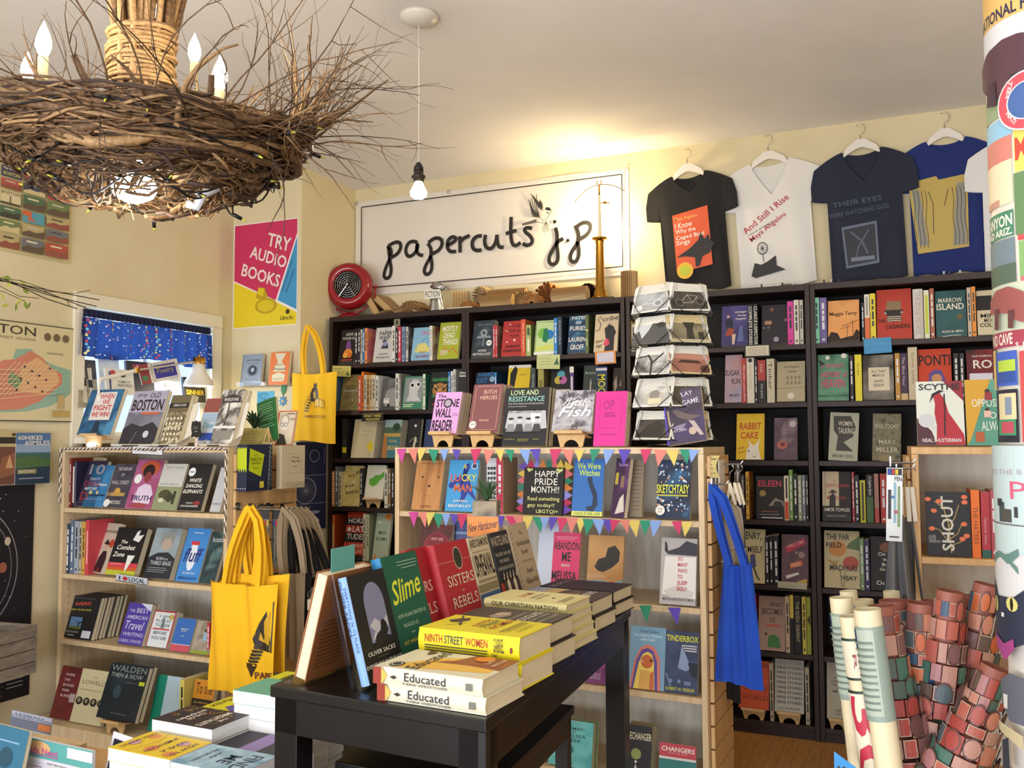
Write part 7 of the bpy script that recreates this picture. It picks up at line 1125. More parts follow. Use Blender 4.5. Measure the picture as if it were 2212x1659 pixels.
# ================= totes =================
YT = '~e8b010,f0bc1c,3.'
def tote(fr, D, x0, x1, y0, y1, hook, col, label, group=None, ops=None, yaw=0, hdl=.35, dep=.02, D2=None, foldk=1., sag=.012, name='tote_bag', hsplit=.12, tp=0.):
    u0, zt = fr.at(x0, y0, D); u1, _ = fr.at(x1, y0, D); _, zb = fr.at((x0+x1)/2, y1, D); W_ = (u1-u0); H_ = zt-zb; uh, zh = fr.at(hook[0], hook[1], D)
    r = empty(name, fr.W((u0+u1)/2, D, zb), (0,0,fr.th+radians(yaw)), label, 'tote bag', group)
    def sh(u,v,s): 
        x = (u-.5)*W_*(1-.06*v*abs(sin(3*u)))*(1-tp*v**1.3); y = s*dep*sin(pi*u)**.5*(.35+.65*(1-v)) + foldk*(.009*sin(u*11+v*3)*(.4+.6*v)+.005*sin(u*23+2*v)); z = H_*v - sag*sin(pi*u)*(v**3) + .01*(1-v)*sin(5*u)
        return (x, y, z)
    m_ = mat(col,.9)
    q = MB(); q.grid(lambda u,v: sh(u,v,-1), 24, 16); q.obj('front_panel', m_, r, True)
    q = MB(); q.grid(lambda u,v: sh(u,v,1), 24, 16); q.obj('back_panel', m_, r, True)
    dx = uh-(u0+u1)/2; dz = zh-zb
    for s in (-1, 1):
        q = MB(); a = Vector((-hdl*W_/2, s*dep*.6, H_-.01)); b = Vector((hdl*W_/2, s*dep*.6, H_-.01)); t_ = Vector((dx+s*.006, s*.008, dz)); ww_ = .011
        pts = []
        for i in range(13):
            k = i/12.; 
            if k <= .5: kk = k*2; p = a.lerp(t_+Vector((-.012,0,0)), kk)+Vector((-hsplit*W_*sin(pi*kk)*.5,0,0))
            else: kk = (k-.5)*2; p = (t_+Vector((.012,0,0))).lerp(b, kk)+Vector((hsplit*W_*sin(pi*kk)*.5,0,0))
            pts.append(p)
        for i, p in enumerate(pts):
            d = pts[min(i+1,12)]-pts[max(i-1,0)]; d.normalize(); n_ = Vector((d.z,0,-d.x)); n_ = n_.normalized() if n_.length > 1e-3 else Vector((0,0,1)); q.v += [tuple(p-n_*ww_), tuple(p+n_*ww_)]
        for i in range(12): q.face((2*i,2*i+1,2*i+3,2*i+2))
        q.obj('handle', m_, r, True)
    if ops: art(ops, W_, H_, lambda x,y,l: (sh(x/W_, y/H_, -1)[0], sh(x/W_, y/H_, -1)[1]-.0012-l*1.5, sh(x/W_,y/H_,-1)[2]), 'bag_print', r, sub=10)
    return r
BLK = '2a2014'
def raccoon(x0, y0, s, asp):   # seated figure with striped tail, reading
    f = lambda *p: [(x0+a*s, y0+b*s*asp) for a, b in p]
    o = [P(BLK,*f((.35,.35),(.3,.6),(.38,.8),(.5,.88),(.6,.8),(.66,.6),(.62,.35))), P('c89a18',*f((.42,.45),(.4,.62),(.46,.72),(.54,.6),(.55,.45))), P(BLK,*f((.42,.86),(.44,1.0),(.5,.93),(.58,1.0),(.6,.86))), P('e0b020',*f((.5,.18),(.5,.42),(.72,.46),(.95,.38),(.95,.14),(.74,.22))), L(BLK,.008,*f((.5,.18),(.5,.42),(.72,.46),(.95,.38),(.95,.14),(.74,.22),(.5,.18))), L(BLK,.008,*f((.73,.22),(.72,.46)))]
    for k in range(6): o.append(P(BLK,*f((.10+.045*k,.02+.09*k),(.24+.035*k,.0+.09*k),(.26+.035*k,.05+.09*k),(.11+.045*k,.07+.09*k))))
    o.append(L(BLK,.01,*f((.08,-.02),(.12,.3),(.3,.55)))); return o
WTX = XC+.03
tote(RA, YC-.06, 630, 727, 806, 955, (668,704), YT, 'yellow tote with raccoon print hanging high on the wall corner', ops=raccoon(.3,.42,.5,.9)+[T('PAPERCUTS J.P.',.34,.33,.82,.39,'5a1a10',3)], hdl=.42, foldk=.6)
DT = 2.80
for i, (a,b,c,d,l) in enumerate(((452,572,1256,1482,'yellow tote hanging rearmost at the left case corner'),(498,622,1232,1440,'yellow tote hanging second, showing to the right of the front one'),(470,590,1250,1495,'yellow tote hanging third, just behind the printed front one'))):
    tote(RA, DT+.09-.03*i, a, b, c, d, (540+4*i,1098), YT, l, 'yellow totes on the left case hook', hdl=.35, foldk=1.5)
tote(RA, DT-.01, 452, 597, 1252, 1500, (545,1096), YT, 'front yellow tote with striped tail print and cut off capitals', 'yellow totes on the left case hook', ops=[P(BLK,(.98,.86),(.80,.66),(.72,.52),(.76,.44),(.98,.42)),P('c89a18',(.95,.78),(.84,.64),(.80,.52),(.95,.48))]+[P(BLK,(.60+.03*k,.26+.035*k),(.78+.02*k,.29+.03*k),(.77+.02*k,.31+.03*k),(.59+.03*k,.285+.035*k)) for k in range(6)]+[P(BLK,(.60,.26),(.78,.29),(.70,.18)),B('PAPE',.76,.18,1,.25,'5a1a10',4)], hdl=.5, foldk=1.4)
# canvas totes, edge on
GRY = '~9a8a72,a89880,4.'
for i in range(5):
    tote(RA, 3.05+.07*i, 612+14*i, 655+13*i, 1232, 1425-14*i, (622+11*i,1098), GRY if i < 4 else 'b0a088', 'grey canvas tote seen edge on, %s from the left behind the yellow totes' % ORD[i], 'grey canvas totes on the left case', hdl=.9, dep=.016, yaw=18, hsplit=.25)
for i in range(3): tote(RA, 3.10+.08*i, 632+22*i, 668+24*i, 1240, 1405-18*i, (640+12*i,1130), '14120f', 'black tote seen edge on among the canvas totes, %s from the left' % ORD[i], 'black totes on the left case', hdl=.8, dep=.02, yaw=20)
tb_ = [o_ for o_ in COL.objects if o_.name.startswith('tote_bag')][-1]; wp = RA.W(RA.at(664,1300,3.0)[0], 3.0, RA.at(664,1318,3.0)[1]); bpy.context.view_layer.update(); o = box('price_tag', (0,0,0), (.022,.001,.042), mat('c8bca4'), tb_); o.location = tb_.matrix_world.inverted() @ wp
q = MB(); q.tube([(.011,0,.040),(.0,0,.06),(.02,0,.09),(.011,0,.040)], .0008, 4); q.obj('string', mat('c8bca4'), o)
# hooks on the left slat panel
slx = LC1+.017
def slhook(fr, D, z, L_, label, ux0, group='slat wall hooks'):
    r = empty('slat_hook', fr.W(ux0, D, z), (0,0,fr.th), label, 'hook', group); q = MB(); q.tube([(0,0,0),(L_,0,0),(L_+.008,0,.012)], .0035, 6); q.obj('arm', CHROME, r); box('back_plate', (0,-.012,-.01), (.003,.012,.02), CHROME, r)
for px, l in ((512,'slat hook carrying the yellow totes'),(578,'slat hook carrying the pencil packs')):
    D_, z_ = RB.atu(px, 1096, slx); slhook(RB, D_, z_, .10, l, slx)
for i in range(5):
    u_h, z_h = RA.at(622+11*i, 1099, 3.05+.07*i); w_p = RA.W(u_h, 3.05+.07*i, z_h); slhook(RB, w_p@RB.uy, z_h-.004, w_p@RB.ux-slx, 'long slat hook carrying a canvas tote, %s from the front' % ORD[i], slx)
# pencil packs
for i, px in enumerate((572,588)):
    D_, z1 = RB.atu(px, 1102, slx+.05); _, z0 = RB.atu(px, 1225, slx+.05)
    r = empty('pencil_pack', RB.W(slx+.03+.02*i, D_, z0), (0,0,RB.th+radians(30)), 'narrow blister pack of patterned pencils, %s, hung on the slat panel' % ('left one' if i == 0 else 'right one'), 'pencil pack', 'pencil packs on the slat panel'); hh = z1-z0
    box('card', (0,0,0), (.034,.003,hh), mat('~5a5a50,8a8a7c,34342e,30.'), r); art([R(0,.84,1,1,'16161a'),R(.05,.72,.35,.82,'2a4a9a'),R(.4,.72,.65,.82,'b83030'),R(.7,.72,.95,.82,'d8c030')]+[R(.12+.2*k,.08,.2+.2*k,.7,['3a3a40','9a9a8a','4a5a40','7a6a5a'][k]) for k in range(4)], .034, hh, lambda x,y,l: (x,-l,y), 'pack_print', r)
# wire holders with books on the slat panel
def sidebook(px0, px1, yt, yb, ux0, t, col, label, ops, scol=None, sops=None, group='books in wire holders on the slat panel', yaw=0):
    D0, zb = RB.atu(px0, yb, ux0); D1, _ = RB.atu(px1, yb, ux0); _, zt = RB.atu((px0+px1)/2, yt, ux0)
    return book(RB.W(ux0, D0, zb), (0,0,RB.th+pi/2+radians(yaw)), min(D1-D0,.16), t, zt-zb, col, label, group=group, ops=ops, scol=scol, sops=sops)
an = [P('b8c81e',(.12,.92),(.68,.78),(.55,.30),(.08,.44)),T('THE',.26,.74,.4,.78,'3a4a1a'),T('PAPERCUTS',.14,.64,.58,.71,'3a4a1a'),T('ANTHOLOGY',.18,.57,.54,.62,'3a4a1a'),T('Volume Two',.22,.48,.48,.51,'3a4a1a'),R(.5,.06,.66,.2,'dcd040')]+[L('9aa890',.012,(.85,.05+.1*k),(.98,.12+.1*k),(.82,.14+.1*k)) for k in range(9)]+[L('9aa890',.02,(.8,0),(.9,1))]
asp = [P('b8c81e',(0,.9),(1,.95),(1,.4),(0,.5)),C(.5,.06,.2,'c8c8d8')]
for i in range(4):
    sidebook(517+4.2*(3-i)*0+5.0*(3-i)-0, 590, 960, 1062, slx+.012+.017*(3-i)+.0, .013, '1c2440', 'navy anthology copy with a lime panel, %s from the slat panel' % ORD[i if False else 3-i] if i else 'front navy anthology with lime panel and pale leaves, facing out', an if i == 0 else None, '1c2440', asp)
for i in range(3):
    sidebook(600+4*(2-i), 658, 962, 1056, slx+.012+.012*(2-i)+.03, .009, 'c4b89c', 'kraft coloured chapbook, %s from the slat panel' % ORD[2-i] if i else 'front kraft chapbook with thin framed title, facing out', [L('8a7a5a',.008,(.3,.35),(.3,.8),(.85,.8),(.85,.35),(.3,.35)),T('Things',.42,.68,.75,.74,'5a4e3a'),T('That Are',.38,.60,.78,.66,'5a4e3a'),T('poems',.48,.48,.66,.52,'8a7a5a'),L('6a5e48',.006,(.0,.02),(.2,.12),(.5,.03),(.8,.1),(1,.02))] if i == 0 else None)
for px0, px1, l, uo in ((527,592,'clear holder at the foot of the navy anthologies',.085),(614,662,'clear holder at the foot of the kraft chapbooks',.085)):
    D0, z0 = RB.atu(px0, 1066, slx+uo-.02); D1, z1 = RB.atu(px1, 1040, slx+uo-.02)
    r = empty('clear_holder', RB.W(slx+.004, D0, z0), (0,0,RB.th), l, 'book holder', 'clear holders on the slat panel'); dd = D1-D0
    q = MB(); q.box(0,0,0,uo-.02,dd,.003); q.obj('floor_plate', ACR, r); q = MB(); q.box(uo-.0198,0,0,uo-.017,dd,.05); q.obj('front_lip', ACR, r)
# ---- top of left case: plants and books at the back right ----
def onlc(px, py, D): return RB.W(RB.at(px,py,D)[0], D, 1.3735)
u0,_ = RB.at(516,958,3.22); u1,_ = RB.at(560,958,3.22); _, zt = RB.at(538,925,3.22)
pl = empty('aloe_pot', RB.W(u0,3.22,1.3735), (0,0,RB.th), 'small dark green aloe in a yellowed letter-wrapped pot on the left case', 'potted plant'); pwid = u1-u0
q = MB(); q.box(0,0,0,pwid,.07,zt-1.3735); q.obj('pot', mat('~c8c078,b0a860,d8d090,9.'), pl); art([L('6a6234',.012,(.1,.2+.12*k),(.4,.22+.12*k),(.9,.2+.12*k)) for k in range(6)], pwid, zt-1.3735, lambda x,y,l: (x,-l,y), 'handwriting', pl)
leaves(pl, Vector((pwid/2,.035,zt-1.3735)), 24, .115, .012, 9, '2c4a34')
LH2 = [('f',560,603,868,'2f7a3c','green cover with rows of small pale text, leaning at case back','green text-lined cover',[R(.1,.35+.06*k,.85-.05*(k%3),.365+.06*k,'a8d0a0') for k in range(10)],{'roll':-16,'t':.015,'yb':962}),
       ('f',592,630,888,'c85a34','orange-edged cover with a drawn bald person in round glasses','drawn bald person cover',[P('dcd0b8',(.06,.03),(.06,.97),(.97,.97),(.97,.03)),C(.4,.62,.24,'f0e8d8',.2),L(K,.02,(.18,.6),(.22,.85),(.4,.9),(.6,.82),(.62,.6)),C(.3,.6,.09,K,.06),C(.3,.6,.07,'f0e8d8',.045),C(.5,.6,.09,K,.06),C(.5,.6,.07,'f0e8d8',.045),P('3a3632',(.1,.03),(.2,.35),(.5,.3),(.7,.03)),T('WRITERS',.5,.88,.95,.94,'5a2a1a'),T('CATS',.7,.72,.95,.79,'5a2a1a')],{'t':.012,'yb':960})]
shelf(RB, 3.30, 1.3735, 'books at the back of the left case top', LH2, tilt=12)
e = empty('mini_easel', onlc(575,958,3.19), (0,0,RB.th), 'tiny wooden easel holding a paper slip, beside the aloe pot', 'easel')
for dx in (-.022,.022): q = MB(); q.tube([(dx,0,0),(0,.012,.085)], .003, 6); q.obj('leg', STANDW, e)
q = MB(); q.tube([(0,.05,0),(0,.012,.085)], .003, 6); q.obj('leg', STANDW, e); box('paper_slip', (-.02,-.004,.004), (.02,-.003,.022), mat('c8b890'), e)
# chalk tag on a peg
ct = empty('chalk_tag', onlc(424,958,LC_D+.0), (0,0,RB.th), 'scalloped black chalk tag on a clothes peg, left case top', 'sign'); k_ = .001
box('peg', (-.006,0,0), (.006,.006,.05), mat('d8c8b8'), ct); q = MB(); q.prism([(-.028,.04),(-.024,.06),(-.028,.08),(-.026,.095),(-.022,.112),(-.012,.108),(0,.115),(.012,.108),(.022,.112),(.026,.095),(.024,.08),(.028,.06),(.024,.04),(.01,.046),(0,.04),(-.01,.046)], -.003, -.0005); q.obj('slate', mat('1c1c1c'), ct)
art([L('c8c8c0',.03,(.2,.5),(.35,.7),(.5,.5),(.7,.65)),L('c8c8c0',.03,(.3,.35),(.7,.38))], .05, .07, lambda x,y,l: (x-.025,-.003-l,y+.042), 'chalk_lettering', ct)
bksign(284,962,352,981,LC_D-.004,'d8d8dc','white printed shelf label with dark border on the left case top edge',[R(0,0,1,.08,'26263a'),R(0,.92,1,1,'26263a'),R(0,0,.02,1,'26263a'),R(.98,0,1,1,'26263a'),B('J.P. Author Spotlight',.2,.35,.8,.7,'3a3a3a')],fr=RB,t=.0015,roll=2)
bksign(250,1242,318,1257,LC_D-.004,'b8c4d0','pale sticker with black letters and red heart on the shelf edge',[R(0,0,1,.1,'333'),T('I',.1,.25,.14,.8,K),C(.3,.5,.08,'b03030',.3),B('LOCAL',.42,.22,.92,.8,K)],fr=RB,t=.0012,roll=3)
# bead garland around the left case
bg = empty('bead_garland', RB.W(LC0,LC_D-.004,1.366), (0,0,RB.th), 'twisted white and brown cord garland edging the left case', 'garland'); WL = LC1-LC0
for nm, cx_, ph_ in (('white_strand','e8e4e4',0),('brown_strand','5a4230',pi)):
    q = MB(); path = [(0.004,0,-.26)]+[(0.004,0,-.26+.26*i/30) for i in range(1,31)]+[(WL*i/110,0,.0) for i in range(1,110)]+[(WL-.004,0,-.38*i/44) for i in range(45)]
    # resample as a twisted pair
    out = []; s = 0
    for a, b in zip(path, path[1:]):
        n = max(1, int((Vector(b)-Vector(a)).length/.0045))
        for k in range(n): p = Vector(a).lerp(Vector(b), k/n); s += .0045; out.append((p.x+.0035*cos(s*260+ph_)*(0 if abs(b[2]-a[2]) < 1e-6 else 1), p.y-.004+.0035*sin(s*260+ph_), p.z+.0035*cos(s*260+ph_)*(1 if abs(b[2]-a[2]) < 1e-6 else 0)))
    q.tube(out[::1], .0026, 4); tag(q.obj(nm, mat(cx_), bg), kind='stuff')
# clip light on case top
cl = empty('clip_light', onlc(190,958,LC_D+.0), (0,0,RB.th), 'small round glowing puck light on the left case edge', 'light'); q = MB(); q.sphere((0,.02,.013), .022, 12, sz=.55); q.obj('lens', mat('dce4ff',.3,0,5.), cl, True)
q = MB(); q.lathe([(.024,0),(.024,.006),(.001,.006)], 16, (0,.02,0)); q.obj('rim', mat('dddddd'), cl)
# ---- window sill: books, sign, lamp; valance ----
SX_ = XL+.05
def sill(px0, px1, yt, yb, X, col, label, ops, t=.015, tilt=8, roll=0, name='book', cat='book', yaw=0):
    D0, zb = RA.atu(px0, yb, X); D1, _ = RA.atu(px1, yb, X); _, zt = RA.atu((px0+px1)/2, yt, X)
    zz = max(zb, 1.422)
    return book((X, D0, zz), (radians(-tilt), radians(roll), pi/2+radians(yaw)), D1-D0, t, zt-zz, col, label, cat=cat, group='books on the window sill', ops=ops, name=name)
sill(172,214,775,880,XL+.03,'~7a7060,a89c84,3c3830,8.','sepia photo cover of two children from behind on the sill',[R(0,.6,1,1,'3a3c44'),P('c8c0b0',(.2,.1),(.25,.5),(.22,.85),(.4,.88),(.42,.5),(.42,.1)),P('26262a',(.2,.45),(.42,.45),(.42,.62),(.2,.62)),P('c8c0b0',(.55,.1),(.58,.5),(.52,.82),(.75,.84),(.76,.5),(.7,.1)),P('26262a',(.54,.42),(.76,.42),(.74,.58),(.54,.58)),C(.3,.92,.07,'5a4a3a'),C(.62,.88,.07,'5a4a3a')])
sill(218,262,768,850,XL+.03,'c8d0d4','pale cover at the back of the sill behind the white one',[])
sill(232,292,797,850,XL+.08,'dcdcd4','white cover with red face and small dark capitals on sill',[C(.25,.82,.1,'b83a3a',.14),C(.6,.8,.12,'3a3a3a',.12),T('WOMEN OF',.4,.45,.85,.55,'444'),T('RESISTANCE',.4,.3,.9,.42,'444'),R(.1,.0,.16,.9,'3a4a8a')])
sill(278,335,780,850,XL+.05,'1a1424','black cover with neon pink capitals behind the poetry sign',[T('HALAL',.25,.78,.95,.93,'d83a7a')])
sill(340,392,800,850,XL+.04,'e0e0dc','white cover with black brush words on sill beside the lamp',[T('Black Girl',.3,.25,.95,.45,'333',0,.2),T('Magic',.4,.05,.9,.22,'333',0,.2)])
sill(400,445,815,868,XL+.04,'26241c','black cover with mustard capitals under the lamp',[B('AN',.6,.6,.95,.8,'c8a020'),B('SINNER',.1,.3,.95,.5,'c8a020')])
r = sill(308,393,792,832,XL+.12,'c8c4c0','blue hand-lettered poetry sign in a black and white lace frame',[P('e4e0dc',(.25,0),(.25,1),(1,1),(1,0)),P('2c2c9c',(.36,.16),(.36,.84),(.92,.84),(.92,.16)),T('Poetry',.42,.34,.86,.66,'b8b060',0,.1),P('8a2c3c',(0,0),(0,1),(.23,1),(.23,0)),C(.1,.3,.08,'3a7a4a',.14)]+[L(K,.008,(.27,.08+.1*k),(.33,.13+.1*k)) for k in range(9)]+[L(K,.008,(.3+.08*k,.04),(.34+.08*k,.12)) for k in range(8)]+[L(K,.008,(.3+.08*k,.88),(.34+.08*k,.96)) for k in range(8)],t=.006,roll=-12,name='poetry_sign',cat='sign')
# curtain
D0, zt = RA.atu(176,668,XL+.02); D1, _ = RA.atu(453,707,XL+.02); zb = RA.atu(300,775,XL+.02)[1]
cu = empty('window_valance', (XL+.02, D0, zb), (0,0,pi/2), 'gathered blue floral valance curtain with ditsy white dots across the window', 'curtain'); cw = D1-D0; chh = zt-zb
def cloth(u,v,o=0): return (u*cw*(1+.03*(1-v))-.015*(1-v)*cw, -.012+.015*sin(u*52+2*sin(u*7))*(1-.35*v)+.004*sin(u*131)-o, chh*v-(.012*sin(u*9)+.01)*(1-v)*(1))
CLM = bpy.data.materials.new('blue_floral_cotton'); CLM.use_nodes = True; nt = CLM.node_tree; bs = nt.nodes['Principled BSDF']; bs.inputs['Base Color'].default_value = hexc('16306a'); bs.inputs['Roughness'].default_value = .9
tr = nt.nodes.new('ShaderNodeBsdfTranslucent'); tr.inputs[0].default_value = hexc('34589a'); mx = nt.nodes.new('ShaderNodeMixShader'); mx.inputs[0].default_value = .17; nt.links.new(bs.outputs[0], mx.inputs[1]); nt.links.new(tr.outputs[0], mx.inputs[2]); nt.links.new(mx.outputs[0], nt.nodes['Material Output'].inputs[0])
q = MB(); q.grid(lambda u,v: cloth(u,v*.84), 150, 6); q.obj('cloth', CLM, cu, True)
q = MB(); q.grid(lambda u,v: (u*cw, -.010+.006*sin(u*190)-.004*sin(pi*v), chh*(.84+.18*v)), 150, 3); q.obj('gathered_header', mat('10163a',.9), cu, True)
q = MB(); q.tube([(-.02,0,chh*.93),(cw+.02,0,chh*.93)], .006, 8); q.obj('rod', mat('dddddd'), cu)
rnd = random.Random(4); fl_ = []
for i in range(150): fl_.append(C(rnd.random(),rnd.uniform(.03,.82),.0042,rnd.choice(['d8e4f8','d8e4f8','b8d0f0','c87a9a']),None,6))
for gx in (.04,.20,.34,.44,.55,.66,.76,.86,.96):
    for k in range(12): fl_.append(C(gx+rnd.uniform(-.012,.012),.06+.066*k,.0075,rnd.choice(['c83a5a','68b8d8','d8d48a','c83a5a','7ac0e0']),None,7))
art(fl_, cw, chh, lambda x,y,l: (cloth(x/cw,y/chh)[0], cloth(x/cw,y/chh)[1]-.004, cloth(x/cw,y/chh)[2]), 'flower_print', cu)
# adjustable lamp
D_, z1 = RA.atu(430,772,XL+.17); ll = empty('desk_lamp', (XL+.17, D_, 1.423), (0,0,0), 'white bell-shaped jointed lamp with a brass cap, lit, at the window', 'lamp'); zb_ = RA.atu(430,834,XL+.17)[1]-1.423; zt_ = z1-1.423
rr_ = (RA.atu(463,834,XL+.17)[0]-RA.atu(400,834,XL+.17)[0])/2*.72
LPW = mat('e4e0d4',.4)
q = MB(); q.lathe([(rr_,zb_),(rr_*1.0,zb_+.006),(rr_*.9,zb_+.03),(rr_*.66,zb_+.055),(rr_*.48,zb_+.075),(rr_*.4,zt_-.035),(rr_*.38,zt_-.035)], 28); q.lathe([(rr_*.97,zb_),(rr_*.86,zb_+.03),(rr_*.62,zb_+.055),(.001,zb_+.07)], 28); q.obj('shade', LPW, ll, True)
q = MB(); q.lathe([(rr_*.42,zt_-.036),(rr_*.42,zt_),(.001,zt_)], 20); q.obj('brass_cap', BRASS, ll, True); q = MB(); q.tube([(0,0,zt_),(0,0,zt_+.015)], .005, 8); q.obj('switch', BRASS, ll)
q = MB(); q.sphere((0,0,zb_+.018), .022, 12); q.obj('bulb', mat('fff0d0',.3,0,10.), ll, True)
D2, z2 = RA.atu(292,800,XL+.17); D3, z3 = RA.atu(212,820,XL+.17)
q = MB(); q.tube([(0,0,zt_-.02),(.01,D2-D_,z2-1.423)], .006, 8); q.obj('upper_arm', CHROME, ll); q = MB(); q.lathe([(.001,-.014),(.016,-.014),(.016,.014),(.001,.014)], 14, (.01,D2-D_,z2-1.423)); q.obj('joint', BRASS, ll); q = MB(); q.tube([(.01,D2-D_,z2-1.423),(.01,D3-D_,z3-1.423)], .010, 8); q.obj('lower_arm', LPW, ll)
q = MB(); q.tube([(.01,D3-D_,z3-1.423),(.0,D3-D_-.01,.001)], .006, 8); q.obj('post', LPW, ll)
point('desk_lamp_light', (XL+.17, D_, 1.423+zb_-.02), 3.2, (1.,.88,.66), .02)
# ---- left wall: map, vintage labels poster, guide covers, star chart ----
CRM = 'd0c49a'
D0 = RA.atu(-60,700,XL+.004)[0]
r, mw, mh = flat(RA, XL+.004, -110, 676, 153, 912, wall='X', name='wall_map', label='framed cream street map of a harbour city with pink and blue areas', cat='map', col='3a3a30', t=.008)
art([P(CRM,(.005,.01),(.005,.99),(.99,.99),(.995,.98),(.995,.02),(.99,.01)),P('8aac98',(.35,.08),(.3,.3),(.45,.5),(.5,.72),(.62,.74),(.7,.66),(.8,.6),(.98,.55),(.98,.3),(.8,.16),(.6,.1)),P('c87e66',(.15,.2),(.2,.45),(.4,.6),(.5,.62),(.62,.72),(.72,.66),(.78,.58),(.9,.5),(.9,.4),(.8,.3),(.7,.2),(.55,.12),(.35,.1)),P('d8a878',(.5,.3),(.55,.55),(.68,.66),(.85,.52),(.88,.42),(.75,.28)),P('6a8a60',(.44,.38),(.46,.5),(.56,.42),(.52,.32)),T('BOSTON',.1,.87,.66,.96,'33301f'),T('STREET GUIDE',.3,.82,.66,.845,'8a8260'),T('CHARLESTOWN',.76,.70,.9,.72,'6a6a50'),T('BOSTON HARBOR',.78,.26,.9,.3,'5a7a70',30),C(.76,.88,.03,'6a5a40'),C(.84,.88,.03,'6a5a40'),C(.92,.88,.03,'6a5a40'),R(.86,.14,.92,.28,'b8a068'),R(.82,.05,.97,.12,'b89a5a')]+[L('e0d0a8',.004,(.2+.05*k,.15+.02*k),(.5+.04*k,.6)) for k in range(8)]+[L('e0d0a8',.004,(.3,.2+.05*k),(.85,.3+.04*k)) for k in range(7)]+[R(.5+.03*k,.3+.04*((k*3)%7),.515+.03*k,.32+.04*((k*3)%7),K) for k in range(10)], mw, mh, lambda x,y,l: (x,-.008-l,y), 'map_print', r)
r, mw, mh = flat(RA, XL+.004, -60, 240, 151, 570, wall='X', name='vintage_poster', label='tall cream poster gridded with vintage travel labels, left wall top', cat='poster', col='cdbf8c')
def X_(px): return (RA.atu(px,450,XL+.004)[0]-RA.atu(-60,450,XL+.004)[0])/mw
cols = [(-55,-3),(3,47),(50,97),(100,153-5)]
pal = ['6a7a4a','8a9a5a','3a3c58','a84838','5a88a0','b0a070','7a5a48','48684a','c8b078','a85048','6a6a70','4a4a60']; vo = []; rnd = random.Random(2)
ys = [(.02,.13),(.145,.24),(.255,.345),(.36,.47),(.485,.56),(.575,.66),(.675,.76),(.775,.86),(.875,.98)]
for ci, (a, b) in enumerate(cols):
    for ri, (c, d) in enumerate(ys):
        k = pal[(ci*5+ri*7)%12]; x0, x1 = X_(a), X_(b); 
        if ci == 2 and ri == 2: k = '4f96a8'
        if ci == 3 and ri == 4: k = 'b03a30'
        if ci == 1 and ri == 5: k = '3c3c58'
        if ci == 1 and ri == 3: k = 'd0c49a'
        vo.append(R(x0,c,x1,d,k)); h_ = d-c; w2 = x1-x0
        if ci == 3 and ri == 4: vo += [T('GREETINGS',x0+.1*w2,c+.68*h_,x0+.7*w2,d-.08*h_,'dcd0b0'),B('BOSTON',x0+.06*w2,c+.28*h_,x1-.06*w2,c+.62*h_,'c8b890'),T('MASS',x0+.6*w2,c+.06*h_,x1-.1*w2,c+.22*h_,'dcd0b0')]
        elif ci == 1 and ri == 5: vo += [T('Map & Guide',x0+.08*w2,c+.6*h_,x1-.08*w2,d-.1*h_,'dcd0b0',0,.2),B('BOSTON',x0+.1*w2,c+.15*h_,x1-.1*w2,c+.45*h_,'c8c050')]
        elif ci == 1 and ri == 3: vo += [B('BOSTON',x0+.05*w2,c+.72*h_,x1-.05*w2,d-.06*h_,'5a4a40'),P('8a7a60',(x0+.42*w2,c+.1*h_),(x0+.45*w2,c+.65*h_),(x0+.52*w2,c+.65*h_),(x0+.55*w2,c+.1*h_)),R(x0,c,x1,c+.15*h_,'4a4a3a')]
        elif ci == 2 and ri == 2: vo += [P('c8603a',(x0,d),(x0,c+.6*h_),(x0+.3*w2,c+.5*h_),(x0+.2*w2,c+.2*h_),(x0+.7*w2,c+.15*h_),(x0+.4*w2,c+.4*h_),(x0+.4*w2,d))]
        else:
            m2 = (c+d)/2; vo += [P(rnd.choice(['3a3a30','5a4a3a','c8b888','8a4a3a']),(x0,c),(x0,m2*.5+c*.5),(x0+.3*w2,m2),(x0+.6*w2,m2-.1*h_),(x1,m2+.1*h_),(x1,c)), R(x0+.2*w2,c+.7*h_,x0+.7*w2,c+.82*h_,rnd.choice(['dcd0b0','b8b8a8','3a3a3a']))]
art(vo, mw, mh, lambda x,y,l: (x,-.002-l,y), 'label_print', r)
r, mw, mh = flat(RA, XL+.03, 31, 935, 103, 1043, wall='X', name='guide_book', label='blue and green hiking guide cover hung on the left wall', cat='book', col='d0d0c8', t=.012, pn='cover')
art([R(0,0,1,1,'4a6c98'),R(0,.62,1,.78,'8aa0b8'),R(0,.3,1,.6,'3c6050'),R(0,0,1,.36,'24384a'),P('4a6a3c',(0,.3),(0,.5),(.5,.55),(1,.45),(1,.34)),B('60HIKES',.05,.86,.75,.95,'dcd8c8'),B('60MILES',.25,.76,.97,.85,'dcd8c8'),R(.05,.2,.6,.29,'8a8454'),B('BOSTON',.1,.22,.52,.27,'d8d8c0'),R(.1,.1,.8,.12,'99a')], mw, mh, lambda x,y,l: (x,-.012-l,y), 'cover_print', r)
r, mw, mh = flat(RA, XL+.03, -50, 930, 32, 1045, wall='X', name='picture_book', label='sepia campsite picture cover at the far left wall edge', cat='book', col='b8a878', t=.010, pn='cover')
art([R(0,.0,1,.7,'6a4436'),P('8a5a40',(.5,.1),(.6,.5),(1,.6),(1,.2)),R(.4,.76,.98,.88,'2a221c'),C(.9,.93,.06,'4a3a28',.03),P('c89a6a',(.7,.3),(.8,.55),(.9,.3))], mw, mh, lambda x,y,l: (x,-.010-l,y), 'cover_print', r)
